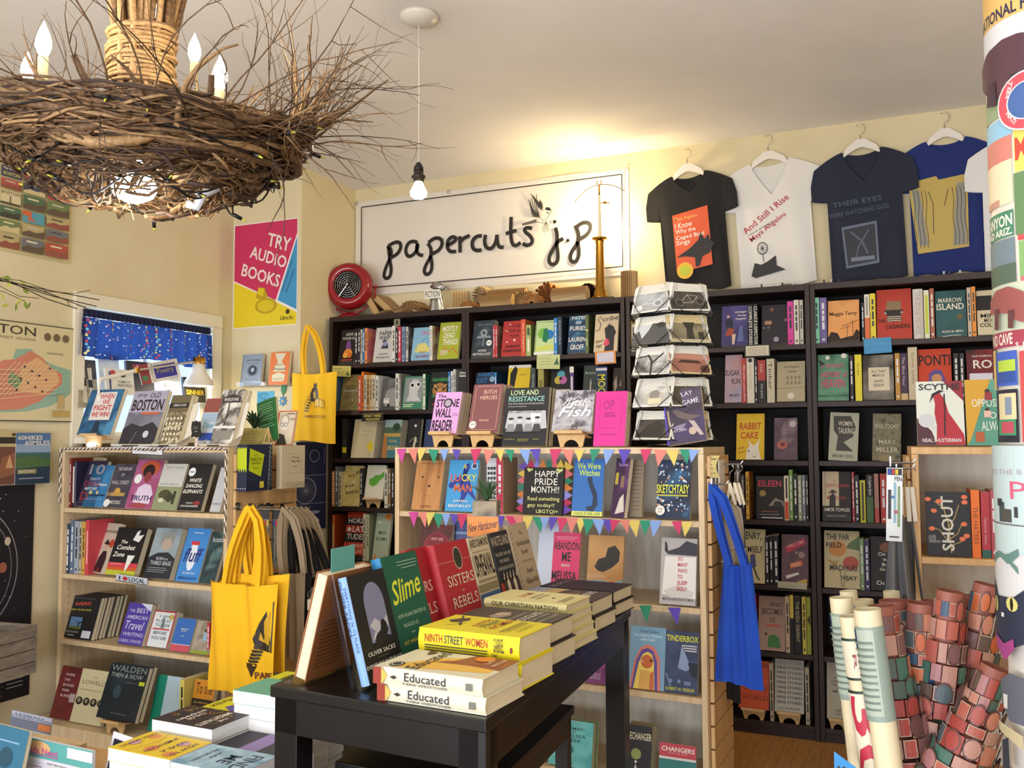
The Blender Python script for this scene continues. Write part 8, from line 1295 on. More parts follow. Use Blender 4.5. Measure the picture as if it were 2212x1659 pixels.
o = box('clear_wall_ledge', (0,0,0), (.05, RA.atu(107,1045,XL+.03)[0]-RA.atu(-60,1045,XL+.03)[0], .004), ACR); o.location = (XL+.001, RA.atu(-60,1045,XL+.03)[0], RA.atu(50,1046,XL+.03)[1]-.004); tag(o, 'clear ledge under the hiking guide on the left wall', 'wall shelf')
r, mw, mh = flat(RA, XL+.004, -160, 1058, 62, 1500, wall='X', name='star_chart', label='big black astronomy chart with white rings and star dots, left wall', cat='poster', col='121018')
sc_ = [C(.35,.62,.50,'8a8a90',.30,40),C(.35,.62,.49,'121018',.294,40),C(.35,.62,.44,'6a6a70',.264,40),C(.35,.62,.43,'121018',.258,40),C(.35,.62,.3,'2c3458',.18,30),C(.62,.7,.05,'8a8a88',.03),C(.70,.62,.04,'9a5a44',.025),C(.62,.5,.04,'707888',.025),C(.74,.74,.03,'c8b8a0',.02)]
for i in range(50): sc_.append(C(rnd.random(),rnd.random(),rnd.uniform(.003,.006),'d8d8e0',None,6))
for i in range(3):
    for k in range(9): sc_.append(R(.3+.22*i,.06+.018*k,.46+.22*i,.065+.018*k,'8a8a90'))
art(sc_, mw, mh, lambda x,y,l: (x,-.002-l,y), 'chart_print', r)
tag(box('baseboard_left', (XL,YF,0), (XL+.015,YC,.09), mat('c8bc9c')), kind='structure')
# twig spray with pale leaves at left edge
tw = empty('leafy_branch', (XL+.25, RA.atu(-20,620,XL+.25)[0], RA.atu(-20,620,XL+.25)[1]), (0,0,0), 'spray of thin dark twigs with yellow-green leaves reaching in from left', 'branch')
def tp(px,py): d,z = RA.atu(px,py,XL+.25); return Vector((0,d,z))-Vector((0,tw.location.y,tw.location.z))
for i, pts in enumerate(([(-60,590),(0,607),(100,628),(213,648)],[(-60,580),(20,605),(105,630),(188,665)],[(-60,600),(20,610),(90,645),(163,667)],[(20,612),(120,640),(215,661)],[(-30,600),(40,606),(105,630)],[(-60,610),(10,630),(60,650)],[(0,615),(40,640),(78,645)],[(140,650),(150,661)],[(100,628),(160,634),(190,627)])):
    q = MB(); q.tube([tuple(tp(*p)+Vector((.02*sin(i*3+k),0,0))) for k, p in enumerate(pts)], .0022 if i < 4 else .0014, 5); q.obj('twig', mat('2a1e16'), tw)
for i, (px, py) in enumerate(((15,600),(20,613),(55,628),(40,652),(55,658),(12,660),(35,663),(50,612),(62,660),(5,640))):
    c = tp(px,py); q = MB(); a = i*1.3; s = .022; q.v = [tuple(c+Vector((s*.2*sin(k*2+i), s*cos(a+k*1.57)*(1 if k%2==0 else .4), s*sin(a+k*1.57)*(1 if k%2==0 else .4)))) for k in range(4)]; q.face((0,1,2,3)); q.obj('leaf', mat('c8d060' if i%2 else '8aa040'), tw)
# ================= right side: slat panel goods, gift wrap, papered column =================
csx = CC1+.02
tote(RB, 3.30, 1522, 1566, 1195, 1432, (1530,1100), 'c8c4b8', 'white tote with piped edge hanging on the middle case side', 'totes on the middle case side', hdl=.4, dep=.02, foldk=.4)
tote(RB, 3.34, 1552, 1596, 1250, 1510, (1556,1050), '14120f', 'black tote hanging behind the royal blue one', 'totes on the middle case side', hdl=.6, dep=.02)
tote(RB, 3.12, 1540, 1645, 1212, 1478, (1543,1048), '~1440a8,1a50bc,3.', 'royal blue tote hanging from the middle case side', 'totes on the middle case side', hdl=.32, dep=.025, foldk=1.2, hsplit=.05, tp=.42)
tote(RB, 3.20, 1570, 1612, 1180, 1290, (1580,1085), 'a89880', 'natural canvas tote peeking over the royal blue one', 'totes on the middle case side', hdl=.4, dep=.02)
def hookat(fr, px, py, D, u0, label): 
    u1, z = fr.at(px, py, D); slhook(fr, D, z, max(abs(u1-u0),.05), label, u0) if u1 > u0 else slhook(fr, D, z, max(abs(u1-u0),.05), label, min(u0,u1))
hookat(RB, 1560, 1046, 3.13, csx, 'slat hook carrying the royal blue tote')
hookat(RB, 1600, 1003, 3.20, csx, 'long chrome slat hook carrying the clip hangers')
def drape(fr, D, top, bot, yt, yb, col, label, group=None, folds=5, dep=.03, name='tee_shirt', seed=0):
    a0, zt = fr.at(top[0], yt, D); a1, _ = fr.at(top[1], yt, D); b0, zb = fr.at(bot[0], yb, D); b1, _ = fr.at(bot[1], yb, D)
    r = empty(name, fr.W(a0, D, zb), (0,0,fr.th), label, 'tee shirt', group)
    for s in (0,1):
        q = MB(); q.grid(lambda u,v: ((b0-a0)*(1-v)+((b1-b0)*(1-v)+(a1-a0)*v)*u, s*dep*sin(pi*u)+.02*sin(u*pi*folds+seed+v*1.5)*(1.1-v), (zt-zb)*v+(1-v)*.03*sin(u*pi*3.3+seed)), 36, 12); q.obj('back_panel' if s else 'front_panel', mat(col,.9), r, True)
    return r
drape(RB, 3.22, (1566,1590), (1572,1625), 1082, 1236, '2c3252', 'navy tee shirt folded on clip hangers, seen edge on', 'tees on clip hangers', 4)
drape(RB, 3.27, (1576,1604), (1592,1622), 1086, 1320, '262b46', 'second navy tee shirt behind the edge-on one', 'tees on clip hangers', 3, seed=2)
def cliphanger(fr, D, px, yt, yb, label, group, w_=.012, roll=0):
    u, zt = fr.at(px, yt, D); _, zb = fr.at(px, yb, D); h = zt-zb; r = empty('clothes_hanger', fr.W(u, D, zb), (0,radians(roll),fr.th), label, 'hanger', group)
    q = MB(); q.tube([(0,0,h*.5),(0,0,h*.75)]+[(.012*sin(a)+.0,0,h*.88-.012*cos(a)) for a in (.2,.9,1.6,2.3,3.0,3.8,4.4)], .002, 6); q.obj('hook', CHROME, r, True)
    q = MB(); q.prism([(-w_,0),(-w_*.2,h*.4),(-w_*.4,h*.52),(w_*.4,h*.52),(w_*.9,h*.4),(w_*2.4,0),(w_*1.8,-.004),(w_*.4,h*.26),(0,.01)], -.006, .006); q.obj('plastic_arms', mat('d8ccb0',.4), r, bevel=.001); return r
for i, px in enumerate((1572,1583,1591)): cliphanger(RB, 3.20+.02*i, px, 1000, 1088, 'cream plastic hanger on the chrome hook, %s from the left, above navy tees' % ORD[i], 'hangers on the middle case side', roll=4)
# curled sale tag
u_, z_ = RB.at(1531, 1032, 3.14); r = empty('curled_tag', RB.W(u_, 3.14, z_), (0,0,RB.th), 'curled yellowish hand-lettered tag at the middle case corner', 'tag'); hz = RB.at(1531,984,3.14)[1]-z_
q = MB(); q.grid(lambda u,v: (.004+.036*u-.012*sin(pi*v), -.008*sin(pi*v), hz*v), 4, 10); q.grid(lambda u,v: (.004+.036*u-.012*sin(pi*v), -.008*sin(pi*v)+.0005, hz*v), 4, 10); q.obj('paper', mat('c8b878',.8), r, True)
art([T('Tees',.1,.8,.85,.92,K),T('are',.3,.55,.6,.62,K),T('20',.3,.38,.7,.46,K),R(.2,.2,.8,.22,K)], .036, hz, lambda x,y,l: (.004+x-.012*sin(pi*y/hz), -.008*sin(pi*y/hz)-.001-l, y), 'lettering', r, sub=2)
for i in range(2): sb = RB.at(1520+5*i,1100,3.16); o = box('greeting_card_pack', (0,0,0), (.004,.09,.13), mat('d8d0c4')); o.matrix_world = Matrix.Translation(RB.W(csx+.006+.012*i, 3.15, RB.atu(1522,1080,csx)[1])) @ Matrix.Rotation(RB.th,4,'Z'); tag(o, 'thin pale card pack on the middle case slat panel, %s' % ('inner' if i == 0 else 'outer one'), 'card pack')
# right case side goods
rsx = rcu
def hook2(px,py,D,l): u,z = RC.at(px,py,D); slhook(RC, D, z, max(rsx-u,.03), l, min(u,rsx))
hook2(1922,1000,3.0,'white slat hook holding the pen pack beside the right case'); hook2(1935,1012,3.06,'chrome slat hook holding the grey tees')
u0,z0 = RC.at(1914,1168,2.98); u1,z1 = RC.at(1944,1010,2.98); r = empty('pen_pack', RC.W(u0,2.98,z0), (0,radians(2),RC.th), 'white blister card of colourful pens hanging by the right case', 'pen pack'); w_ = u1-u0; h_ = z1-z0
box('card', (0,0,0), (w_,.003,h_), mat('d4dce0',.3), r)
art([R(.05,.90,.95,.99,'181818'),R(.1,.91,.3,.98,'2a4ab0'),R(.34,.91,.5,.98,'b83030'),R(.54,.91,.72,.98,'d8c030'),B('PEN',.5,.82,.95,.88,'26262a'),R(.1,.3,.3,.7,'26262c'),R(.45,.25,.6,.8,'8ab0c8'),R(.7,.2,.85,.75,'7a9a6a'),C(.6,.4,.12,'b8505a'),C(.4,.6,.1,'3a6ab0'),R(.2,.05,.8,.07,'444')], w_, h_, lambda x,y,l: (x,-l,y), 'card_print', r)
drape(RC, 3.02, (1926,1952), (1906,1972), 1112, 1302, '6a6c70', 'grey tee shirt with deep hanging folds by the right case', 'grey tees by the right case', 4, dep=.05)
drape(RC, 3.10, (1946,1972), (1948,2000), 1120, 1316, '606266', 'second grey tee shirt behind, touching the case edge', 'grey tees by the right case', 3, dep=.05, seed=1)
for i, px in enumerate((1946,1962,1975)):
    u,zt = RC.at(px,1052,3.04+.02*i); _,zb = RC.at(px,1120,3.04+.02*i); r = empty('clothes_hanger', RC.W(u,3.04+.02*i,zb), (0,radians(-2*i),RC.th), 'white hanger arm edge on above the grey tees, %s from the left' % ORD[i], 'hanger', 'hangers by the right case')
    box('plastic_arm', (-.007,0,-.01), (.007,.012,zt-zb), mat('dcd4c4',.4), r, .002); q = MB(); q.tube([(0,.006,zt-zb),(.0,.006,zt-zb+.05),(.008,.006,zt-zb+.062),(.016,.006,zt-zb+.05)], .002, 6); q.obj('hook', CHROME, r, True)
bksign(2050,1285,2115,1325,RCD+.1,'7a4a34','brown board with a round black leaf seal low in the right case',[C(.6,.5,.28,'3a3a38'),P('8a7a5a',(.5,.55),(.55,.35),(.62,.5))],fr=RC,t=.02)
# ---------------- gift wrap ----------------
bx = RA.at(1985,1640,2.2)[0]
bn_ = empty('wrap_bin', (bx, 2.2, 0), (0,0,0), 'round dark bin holding rolls of gift wrap at the lower right', 'bin')
q = MB(); q.lathe([(.001,0),(.17,0),(.20,.36),(.205,.36),(.195,.35),(.165,.012),(.001,.012)], 32); q.obj('tub', mat('17151a',.5), bn_, True)
pkeys = ['a8584a','983c34','66403c','4c5a5e','b4765e','34506a','44685a','b08474','74504e','a04a40','5c4a40','a47272','bc6034','4a5a50']
def roll(tx, ty, bxp, D, rad, kind, label, seed, zlo=.06):
    ut, zt = RA.at(tx, ty, D); ub, zb = RA.at(bxp, 1659, D); k = (zb-zlo)/(zt-zb); A_ = Vector((ub-(ut-ub)*k, D, zlo)); B_ = Vector((ut, D, zt)); ax = (B_-A_); Ln = ax.length
    r = empty('gift_wrap_roll', A_, Vector((0,0,1)).rotation_difference(ax.normalized()).to_euler(), label, 'gift wrap roll', 'rolls of gift wrap in the bin'); rnd = random.Random(seed)
    base = 'dcd0ac' if kind == 'map' else '94584a'
    q = MB(); N = 34
    def spir(i): a = 2*pi*1.35*i/N-2.2; return a, rad*(1-.10*i/N)
    for z in (0, Ln):
        for i in range(N+1): a, rr = spir(i); q.v.append((rr*cos(a), rr*sin(a), z))
    for i in range(N): q.face((i, i+1, N+1+i+1, N+1+i))
    q.obj('paper', mat(base,.55), r, True)
    fn = lambda x,y,l: ((rad+.0005+l)*cos(x/rad-pi-.25), (rad+.0005+l)*sin(x/rad-pi-.25), y)
    Wc = rad*3.5; ops = []
    if kind == 'map':
        if seed % 3 == 0: ops += [R(.1,.80,.9,.97,'8a9a90'),R(.12,.81,.6,.965,'a8b4a4'),R(.08,.93,.22,.965,'26406a')]+[R(.2,.82+.012*i,.55,.824+.012*i,'6a7a70') for i in range(11)]
        else: ops += [R(.12,.88,.95,.96,'26382c'),R(.14,.885,.93,.955,'d8d0b8'),T('20',.6,.895,.7,.94,'8a3040',-90),T('R',.45,.90,.52,.93,'8a3040',-90),R(.1,.62,.98,.86,'26382c'),R(.12,.625,.96,.855,'dcd4bc'),B('30',.22,.67,.80,.85,'b83048',-90),T('c',.75,.635,.85,.66,'b83048',-90)]
        ops += [R(.1,.545,.95,.575,'c06a64'),R(.1,.50,.95,.53,'c06a64')]+[T('M 10 9 8 7',.15,.585,.9,.60,'4a4038'),T('6 5 4 3',.15,.47,.9,.485,'4a4038'),R(.08,.612,.98,.615,'8a8068'),R(.08,.46,.98,.462,'8a8068'),R(.1,.36,.95,.45,'b89a84')]+[R(.15,.37+.015*i,.85,.373+.015*i,'5a4a44') for i in range(5)]+[B('MINN. R.R.',.2,.395,.9,.41,'4a3834'),B('15',.15,.20,.6,.34,'3a3444',-90),R(.5,.16,.98,.34,'84a48c'),T('10 Cents',.6,.2,.72,.32,'2a4a3a',-90),R(.1,.05,.95,.14,'b87a64')]
    else:
        y = .985
        while y > .02:
            hh_ = rnd.uniform(.022,.045); x = .02
            while x < .96:
                ww_ = rnd.uniform(.12,.24); c = rnd.choice(pkeys); y0, x0 = y-hh_+rnd.uniform(-.006,.006), x; x1 = min(x+ww_-.015,.99)
                ops.append(R(x0,max(y0,.005),x1,y-.003,'b09480' if rnd.random() < .4 else c)); ops.append(R(x0+.012,max(y0,.005)+.002,x1-.012,y-.005,c))
                if rnd.random() < .35: ops.append(C((x0+x1)/2,(y0+y)/2,.09,'5a3c38',.022,14)); ops.append(C((x0+x1)/2,(y0+y)/2,.078,c,.018,14))
                x += ww_
            y -= hh_
    art(ops, Wc, Ln, fn, 'paper_print', r, sub=16, step=.00035)
    return r
roll(1816,1290,1858,2.02,.024,'map','cream and teal gift wrap roll, leftmost in the bin',3)
roll(1832,1276,1880,2.22,.020,'map','grey-topped gift wrap roll behind the leftmost one',6)
roll(1838,1330,1888,1.93,.024,'map','cream ticket-print roll with big red thirty',1)
roll(1872,1315,1920,1.88,.026,'map','front teal map-print roll beside the red thirty roll',9)
roll(1866,1295,1905,2.12,.020,'map','short brown-edged roll behind the front map rolls',12)
roll(1925,1277,1950,2.22,.018,'map','pale yellow ended roll standing behind the stamp rolls',15)
for i,(tx,ty,b_,D,l) in enumerate(((1902,1308,1950,1.98,'stamp collage roll beside the front map roll'),(1925,1296,1962,2.08,'stamp collage roll just behind its left neighbour'),(1955,1297,1968,2.2,'dim stamp collage roll in the bin centre back'),(1988,1302,1985,2.05,'upright stamp collage roll in the bin centre'),(2014,1298,2000,2.18,'dim stamp collage roll behind the centre one'),(2052,1276,2012,2.04,'tall stamp collage roll leaning right, with pale left edge'),(2080,1290,2030,2.16,'stamp collage roll between the two tall leaning ones'),(2132,1262,2052,2.10,'tallest stamp collage roll leaning to the right'),(2150,1440,2068,1.92,'short stamp collage roll leaning far right near the papered column'))):
    roll(tx,ty,b_,D,.026 if i not in (2,4) else .024,'stamp',l,30+i)
u0,z0 = RA.at(1803,1690,1.85); u1,z1 = RA.at(1842,1628,1.85); r = empty('price_card', (u0,1.85,z0), (0,radians(0),0), 'bright blue handwritten price card at the foot of the map rolls', 'price card'); q = MB(); w_=u1-u0; h_=z1-z0; q.prism([(0,0),(w_*1.2,0),(w_*1.2,h_*.55),(0,h_)],0,.001); q.obj('card', mat('2c84c4'), r); art([T('25c',.15,.12,.85,.55,'14202c')], w_, h_, lambda x,y,l: (x,-.0005-l,y), 'lettering', r); box('stake', (.002,.0015,-z0+.37), (.006,.004,h_*.5), STANDW, r)
# ---------------- papered column ----------------
CD = 1.35; cp = ray(2312,830)*CD; CRd = .095; vr = Vector((cp.x,cp.y,0)).normalized(); a0 = atan2(-vr.y,-vr.x)-pi/2
col_ = empty('papered_column', (cp.x,cp.y,0), (0,0,0), 'round column pasted with park posters above and cat wrapping paper below', 'column')
q = MB(); q.lathe([(CRd,0),(CRd,CEIL-.001)], 48); q.obj('shaft', mat('cfcac2',.5), col_, True)
q = MB(); q.lathe([(CRd+.0015, (H-(962-950)/F*CD)),(CRd+.0015,CEIL-.02)], 48); q.obj('upper_sheet', mat('d0cabc',.35), col_, True)
def cpt(px, py):
    s_ = max(-.999, min(.999, (px-.043*(py-830)-2312)/(CRd/CD*F*1.27))); r_ = ray(2312, py); z = H+r_.z*(CD-CRd*.6*sqrt(1-s_*s_))
    return (math.asin(s_)+pi/2)/pi, z/CEIL
def poly(c, *p): return P(c, *[cpt(*k) for k in p])
def rct(c, x0, y0, x1, y1): a, b = cpt(x0,(y0+y1)/2), cpt(x1,(y0+y1)/2); return R(a[0], cpt(x0,y1)[1], b[0], cpt(x0,y0)[1], c)
def txt(s, c, x0, y0, x1, y1, rot=0, b=.03): a, d = cpt(x0,(y0+y1)/2), cpt(x1,(y0+y1)/2); return ('t', s, a[0], cpt(x0,y1)[1], d[0], cpt(x0,y0)[1], c, rot, 0, b)
def split(o):   # cut a polygon-free region into narrow strips so that it follows the curve
    return o
ops = [rct('cfa860',2060,-60,2330,35), txt('NATIONAL P',  '2a2440',2096,2,2215,30), rct('c8c8c8',2096,36,2330,130), rct('8a9a78',2100,190,2330,245), rct('8ab8d0',2104,250,2180,292), rct('c4786a',2106,292,2180,345), rct('d8cdaa',2108,345,2182,440), rct('b88a74',2112,425,2150,440), rct('3c7a5c',2110,455,2185,512), txt('CANYON','dcd8c8',2118,462,2182,488), txt('AND ARIZ.','dcd8c8',2122,492,2182,508),
 rct('6a7c84',2114,515,2190,610), rct('4a6050',2118,570,2192,612), rct('d8c45a',2186,262,2330,360), txt('MESA','b83c30',2188,282,2300,335), rct('5a7a50',2188,362,2330,500), rct('b84848',2196,500,2330,512), rct('78a060',2200,514,2330,600), rct('c8606a',2204,592,2330,615),
 rct('b8c0a8',2120,614,2330,720), rct('98384c',2124,716,2330,750), txt('WIND CAVE','d8ccc0',2100,720,2185,745), txt('S. DAK','d8ccc0',2192,736,2250,748),
 rct('c8b070',2126,752,2144,838), rct('3a5ab0',2146,756,2196,832), rct('a8c040',2150,775,2192,800), rct('2a4a90',2150,800,2192,825), rct('1e2030',2148,840,2200,955), rct('d0c498',2153,848,2195,905), rct('7a8a9a',2168,856,2184,895), rct('3a8a60',2153,905,2195,940), rct('b04858',2160,910,2190,935), rct('b84848',2206,756,2330,955)]
def strips(c, pts_top, pts_bot, n=10):   # area between two polylines in pixels, as narrow quads
    o = []
    def lerp(pl, t):
        t *= len(pl)-1; i = min(int(t), len(pl)-2); f = t-i; return (pl[i][0]*(1-f)+pl[i+1][0]*f, pl[i][1]*(1-f)+pl[i+1][1]*f)
    for k in range(n): a, b = k/n, (k+1)/n; o.append(poly(c, lerp(pts_bot,a), lerp(pts_bot,b), lerp(pts_top,b), lerp(pts_top,a)))
    return o
ops += strips('4a2a34',[(2106,110),(2122,75),(2160,55),(2200,50),(2240,60)],[(2106,150),(2122,172),(2160,190),(2200,150),(2240,150)],14)
ops += strips('3a2230',[(2125,150),(2145,145)],[(2125,200),(2150,200)],4)+strips('2c1a24',[(2180,140),(2206,140)],[(2184,190),(2206,185)],4)
ops += strips('8c4a48',[(2136,640),(2150,618),(2180,612),(2212,625),(2240,650)],[(2136,672),(2152,668),(2180,672),(2200,690),(2240,700)],14)+strips('5a3034',[(2150,660),(2160,660)],[(2150,705),(2160,708)],3)+strips('5a3034',[(2182,665),(2196,665)],[(2182,705),(2194,706)],3)
ops += [C(*cpt(2222,205),.145,'d8d4cc',.0148,28), C(*cpt(2222,205),.138,'c04450',.0140,28), C(*cpt(2222,205),.095,'c8ccc8',.0096,24), C(*cpt(2222,205),.088,'3a5a90',.009,24), txt('YELL','dcd0c8',2174,160,2192,196,62), txt('NATI','dcd0c8',2176,222,2200,258,-55)]
# lower sheet
ops += [rct('b4c8c8',2100,962,2330,1190), txt("LET'S THE B",'9a8aa0',2120,1012,2216,1026,3,.0), txt('P','c85a78',2190,1040,2225,1078,0,.0), rct('6a6460',2150,1128,2330,1131), rct('3a4a50',2166,1085,2178,1128), rct('4a4844',2172,1100,2194,1128), rct('2c2c2e',2162,1078,2172,1094), rct('3a3a3c',2200,1095,2208,1118),
 rct('c8c8c8',2100,1190,2330,1300)]
ops += strips('5c8078',[(2150,1205),(2165,1192),(2185,1200),(2210,1185)],[(2152,1225),(2168,1204),(2190,1222),(2212,1200)],8)+strips('5c8078',[(2180,1200),(2210,1225)],[(2184,1210),(2212,1240)],4)
ops += strips('262c40',[(2156,1250),(2166,1290),(2200,1292),(2240,1260)],[(2160,1378),(2170,1398),(2200,1400),(2240,1380)],12)
ops += [C(*cpt(2166,1308),.02,'c8c070',.004,10), C(*cpt(2166,1308),.006,'1a1a1a',.004,8), C(*cpt(2200,1305),.035,'c8c070',.0035,12), C(*cpt(2200,1305),.01,'1a1a1a',.0033,8), rct('d8d4d0',2178,1325,2184,1334)]
ops += strips('943c78',[(2164,1372),(2185,1392),(2206,1378)],[(2168,1402),(2188,1428),(2208,1400)],8)
ops += strips('5a5c68',[(2180,1470),(2200,1452),(2240,1460)],[(2182,1520),(2200,1555),(2240,1560)],8)+strips('c8c4c0',[(2186,1500),(2196,1500)],[(2188,1530),(2196,1530)],3)+strips('b8ac88',[(2176,1560),(2230,1580)],[(2178,1580),(2230,1610)],6)+strips('30343c',[(2186,1600),(2200,1590)],[(2188,1659),(2204,1659)],3)
art(ops, pi*CRd, CEIL, lambda x,y,l: ((CRd+.0018+l)*cos(a0+x/CRd), (CRd+.0018+l)*sin(a0+x/CRd), y), 'paper_print', col_, sub=36, step=.00012)
# ================= twig chandelier =================
CH = ray(305,205)*2.0; cz0 = H+CH.z
ch = empty('twig_chandelier', (CH.x, CH.y, cz0), (0,0,0), 'large woven twig nest chandelier with flame bulbs and black fairy lights, top left', 'chandelier')
TW = [wood('dry_twig', '3c2a1a', '7a5a38', (30,30,30), .7), wood('pale_twig', '7a5c3c', 'a8865a', (30,30,30), .65), wood('dark_twig', '2a1c14', '4a3424', (30,30,30), .7)]
rnd = random.Random(11); AF = atan2(-CH.y,-CH.x)
def bowl(a, s):        # s 0 rim .. 1 bottom hole
    z = -.13+.09*(1-cos(a-AF))*(1-s)-.125*s**1.2; r = .335*(1-s**1.35)**.55*(1-.05*sin(3*a)) + .035
    return Vector((r*cos(a)+.06*s*cos(AZ), r*sin(a)-.06*s*sin(AZ), z))
def twig_pts(n=9, span=None, s0=None):
    a = rnd.uniform(0,2*pi); s = rnd.random()**.8*.93 if s0 is None else s0; da = (span or rnd.uniform(.5,1.7))*rnd.choice((-1,1)); ds = rnd.uniform(-.35,.35); off = rnd.uniform(-.03,.03); w1, w2 = rnd.uniform(4,11), rnd.uniform(0,6); pts = []
    for i in range(n):
        t = i/(n-1); p = bowl(a+da*t, max(0,min(.97,s+ds*(t-.5)))); p *= 1+off/.3*(.6+.4*sin(w1*t)); p.z += .012*sin(w1*t+w2); pts.append(p+Vector((rnd.gauss(0,.004),rnd.gauss(0,.004),rnd.gauss(0,.004))))
    return pts
qs = [MB(), MB(), MB()]
for i in range(620):
    k = rnd.choice((0,0,0,1,2)); r = rnd.choice((.0022,.003,.004,.005)); pts = twig_pts(); qs[k].tube(pts, [r*(1-.5*j/8) for j in range(9)], 5)
for k, q in enumerate(qs): tag(q.obj(('woven_twigs','pale_woven_twigs','dark_woven_twigs')[k], TW[k], ch, True), kind='stuff')
for i in range(46):
    pts = twig_pts(12, rnd.uniform(1.0,2.2), rnd.uniform(0,.55)); r = rnd.uniform(.006,.012); q = MB(); q.tube(pts, [r*(1-.4*j/11) for j in range(12)], 7); q.obj('branch', TW[rnd.choice((0,0,1))], ch, True)
# loose twigs that spring off the rim
def spray(a, s, ln, up, out, r, k, n=10, curl=.0, subs=2):
    p = bowl(a, s); d = Vector((cos(a)*out, sin(a)*out, up)).normalized(); pts = [p-d*.05]; side = Vector((-sin(a),cos(a),0)); cu = rnd.uniform(-1,1); cv = rnd.uniform(-1,1)
    for j in range(n):
        d = (d + side*.16*cu*rnd.uniform(.4,1.3) + Vector((0,0,.13*cv)) + Vector([rnd.gauss(0,.09) for _ in range(3)])).normalized(); pts.append(pts[-1]+d*ln/n)
    q = MB(); q.tube(pts, [r*(1-.75*j/n) for j in range(n+1)], 5)
    for _ in range(subs):
        j = rnd.randrange(3, n-1); b = pts[j]; dd = ((pts[j+1]-pts[j]).normalized()+Vector([rnd.gauss(0,.5) for _ in range(3)])).normalized(); sp_ = [b]
        for m_ in range(5): dd = (dd+Vector([rnd.gauss(0,.18) for _ in range(3)])).normalized(); sp_.append(sp_[-1]+dd*ln*.09)
        q.tube(sp_, [r*.45*(1-.7*m_/5) for m_ in range(6)], 4)
    q.obj('twig', TW[k], ch, True)
for i in range(110):
    a = rnd.uniform(0,2*pi)
    if cos(a-AF) > .35 and i % 4: continue
    spray(a, rnd.uniform(0,.25), rnd.uniform(.15,.42), rnd.uniform(.3,1.6), rnd.uniform(.1,1.), rnd.uniform(.0015,.0030), rnd.choice((0,1,2)), subs=2)
for i in range(44):
    a = rnd.uniform(0,2*pi)
    if cos(a-AF) > .6 and i % 3: continue
    spray(a, rnd.uniform(0,.2), rnd.uniform(.10,.22), rnd.uniform(.4,1.5), rnd.uniform(.2,.9), rnd.uniform(.004,.009), rnd.choice((0,1,1)), n=7, subs=0)
for i in range(50):
    a = AF+pi+rnd.uniform(-2.3,2.3); spray(a, rnd.uniform(0,.2), rnd.uniform(.16,.34), rnd.uniform(.7,1.8), rnd.uniform(.2,.9), rnd.uniform(.003,.0075), rnd.choice((0,0,1)), n=8, subs=1)
for i in range(34):   # flung outwards on the right-hand side
    a = -AZ+rnd.uniform(-.7,.9); spray(a, rnd.uniform(0,.4), rnd.uniform(.2,.42), rnd.uniform(-.3,1.0), 1., rnd.uniform(.0016,.003), rnd.choice((0,2)), subs=3)
# core bundle of stems, wrapped band
ztop_ = CEIL-cz0
for i in range(30):
    a = 2*pi*i/30; rr = .048+.010*(i%2)+rnd.uniform(-.006,.006); fl = rnd.uniform(.02,.14); q = MB()
    q.tube([(rr*.95*cos(a),rr*.95*sin(a),-.12),(rr*cos(a),rr*sin(a),.02),(rr*1.05*cos(a),rr*1.05*sin(a),.14),((rr+fl*.25)*cos(a),(rr+fl*.25)*sin(a),.26),((rr+fl*.7)*cos(a+.1),(rr+fl*.7)*sin(a+.1),.42),((rr+fl)*cos(a+.15),(rr+fl)*sin(a+.15),min(.60+fl,ztop_-.02))], [.008,.008,.007,.007,.006,.004], 6); q.obj('stem', TW[rnd.choice((0,1,1))], ch, True)
q = MB()
for i in range(34):
    z = .015+.125*i/33; pts = []; r = .064+.007*sin(i*2.1); ph = rnd.uniform(0,6)
    for j in range(20): a = 2*pi*j/20; pts.append((( r+.003*sin(3*a+ph))*cos(a), (r+.003*sin(3*a+ph))*sin(a), z+.008*sin(a+ph)))
    q.tube(pts, rnd.uniform(.003,.006), 5, closed=True)
tag(q.obj('raffia_wrap', TW[1], ch, True), kind='stuff')
for i in range(9):   # thick twisted root arms between core and rim
    a = 2*pi*i/9+.2; q = MB(); q.tube([(.03*cos(a),.03*sin(a),-.13),(.10*cos(a+.1),.10*sin(a+.1),-.19),(.19*cos(a+.2),.19*sin(a+.2),-.19),(.28*cos(a+.2),.28*sin(a+.2),-.15),(.35*cos(a+.1),.35*sin(a+.1),-.06)], [.012,.011,.010,.009,.006], 7); q.obj('root_arm', TW[0], ch, True)
q = MB(); q.tube([(0,0,.15),(0,0,ztop_)], .012, 8); q.obj('hanging_rod', TW[2], ch); q = MB(); q.lathe([(.06,ztop_-.02),(.06,ztop_-.001),(.001,ztop_-.001)],20); q.obj('ceiling_plate', mat('d8d4cc'), ch)
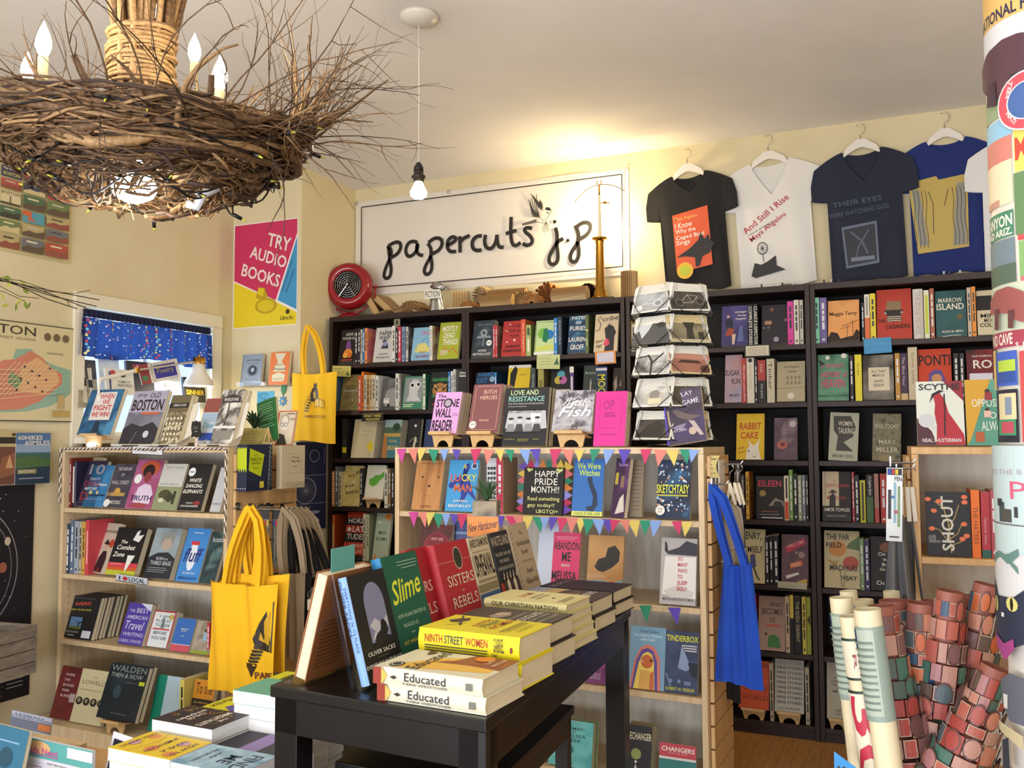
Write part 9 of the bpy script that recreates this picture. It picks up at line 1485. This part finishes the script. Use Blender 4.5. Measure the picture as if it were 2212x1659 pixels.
# flame bulbs
def chp(px, py, d):   # point of the chandelier seen at px,py, at camera depth d
    r = ray(px,py); p = r*d; return Vector((p.x-CH.x, p.y-CH.y, H+p.z-cz0))
FL = mat('fff2cc', .3, 0, 22.)
for i, (px, py, d) in enumerate(((94,92,1.84),(475,165,1.88),(330,30,2.28),(60,150,2.2),(420,110,2.25))):
    p = chp(px, py, d); g = MB(); g.lathe([(.006,-.03),(.011,-.022),(.0155,-.008),(.0155,.004),(.011,.02),(.004,.036),(.001,.044)], 16, tuple(p)); o = g.obj('flame_bulb', FL, ch, True)
    g = MB(); g.lathe([(.001,-.075),(.010,-.075),(.010,-.03),(.001,-.03)], 12, tuple(p)); g.obj('candle_socket', mat('d8cca8',.5), o, True)
    if i in (0,1,4): point('chandelier_flame_light', (CH.x+p.x, CH.y+p.y, cz0+p.z+.06), 2.2, (1.,.86,.58), .03)
p = chp(290,388,1.95); g = MB(); g.lathe([(.012,.05),(.018,.03),(.040,.0),(.048,-.018),(.040,-.036),(.018,-.048),(.001,-.05)], 20, tuple(p)); g.obj('bowl_bulb', mat('fff6dc',.3,0,24.), ch, True)
point('chandelier_bowl_light', (CH.x+p.x, CH.y+p.y, cz0+p.z-.075), 2.0, (1.,.93,.80), .04)
# dark fairy light wire with stubby bulbs, looped round the bowl
pts = []; loc_b = []
for i in range(230):
    t = i/229; a = 2*pi*4.2*t; s = .12+.78*(.5-.5*cos(2*pi*2.6*t)); v = bowl(a, s)*1.07; v += Vector((0,0,.02*sin(a*5))); pts.append(v)
    if i % 7 == 3: loc_b.append((v, a))
fwr = empty('fairy_lights', (CH.x, CH.y, cz0), (0,0,0), 'unlit black fairy light string with yellow tipped bulbs, wound around the twig nest', 'string lights')
q = MB(); q.tube(pts, .0022, 5); q.obj('cable', mat('0c0c10',.3), fwr, True)
for v, a in loc_b:
    d = Vector((cos(a)*.8, sin(a)*.8, rnd.uniform(-.6,.3))).normalized(); q = MB(); q.tube([v, v+d*.022], .0045, 6); o = q.obj('bulb_socket', mat('101014',.35), fwr, True); q = MB(); q.tube([v+d*.022, v+d*.034], [.003,.001], 5); q.obj('bulb_tip', mat('c8d040',.3), o, True)
q = MB(); q.tube([chp(405,440,1.88),chp(425,448,1.88),chp(440,420,1.88),chp(475,405,1.88)], [.009,.010,.009,.007], 8); q.obj('white_branch', mat('c8ccd4',.4), ch, True)
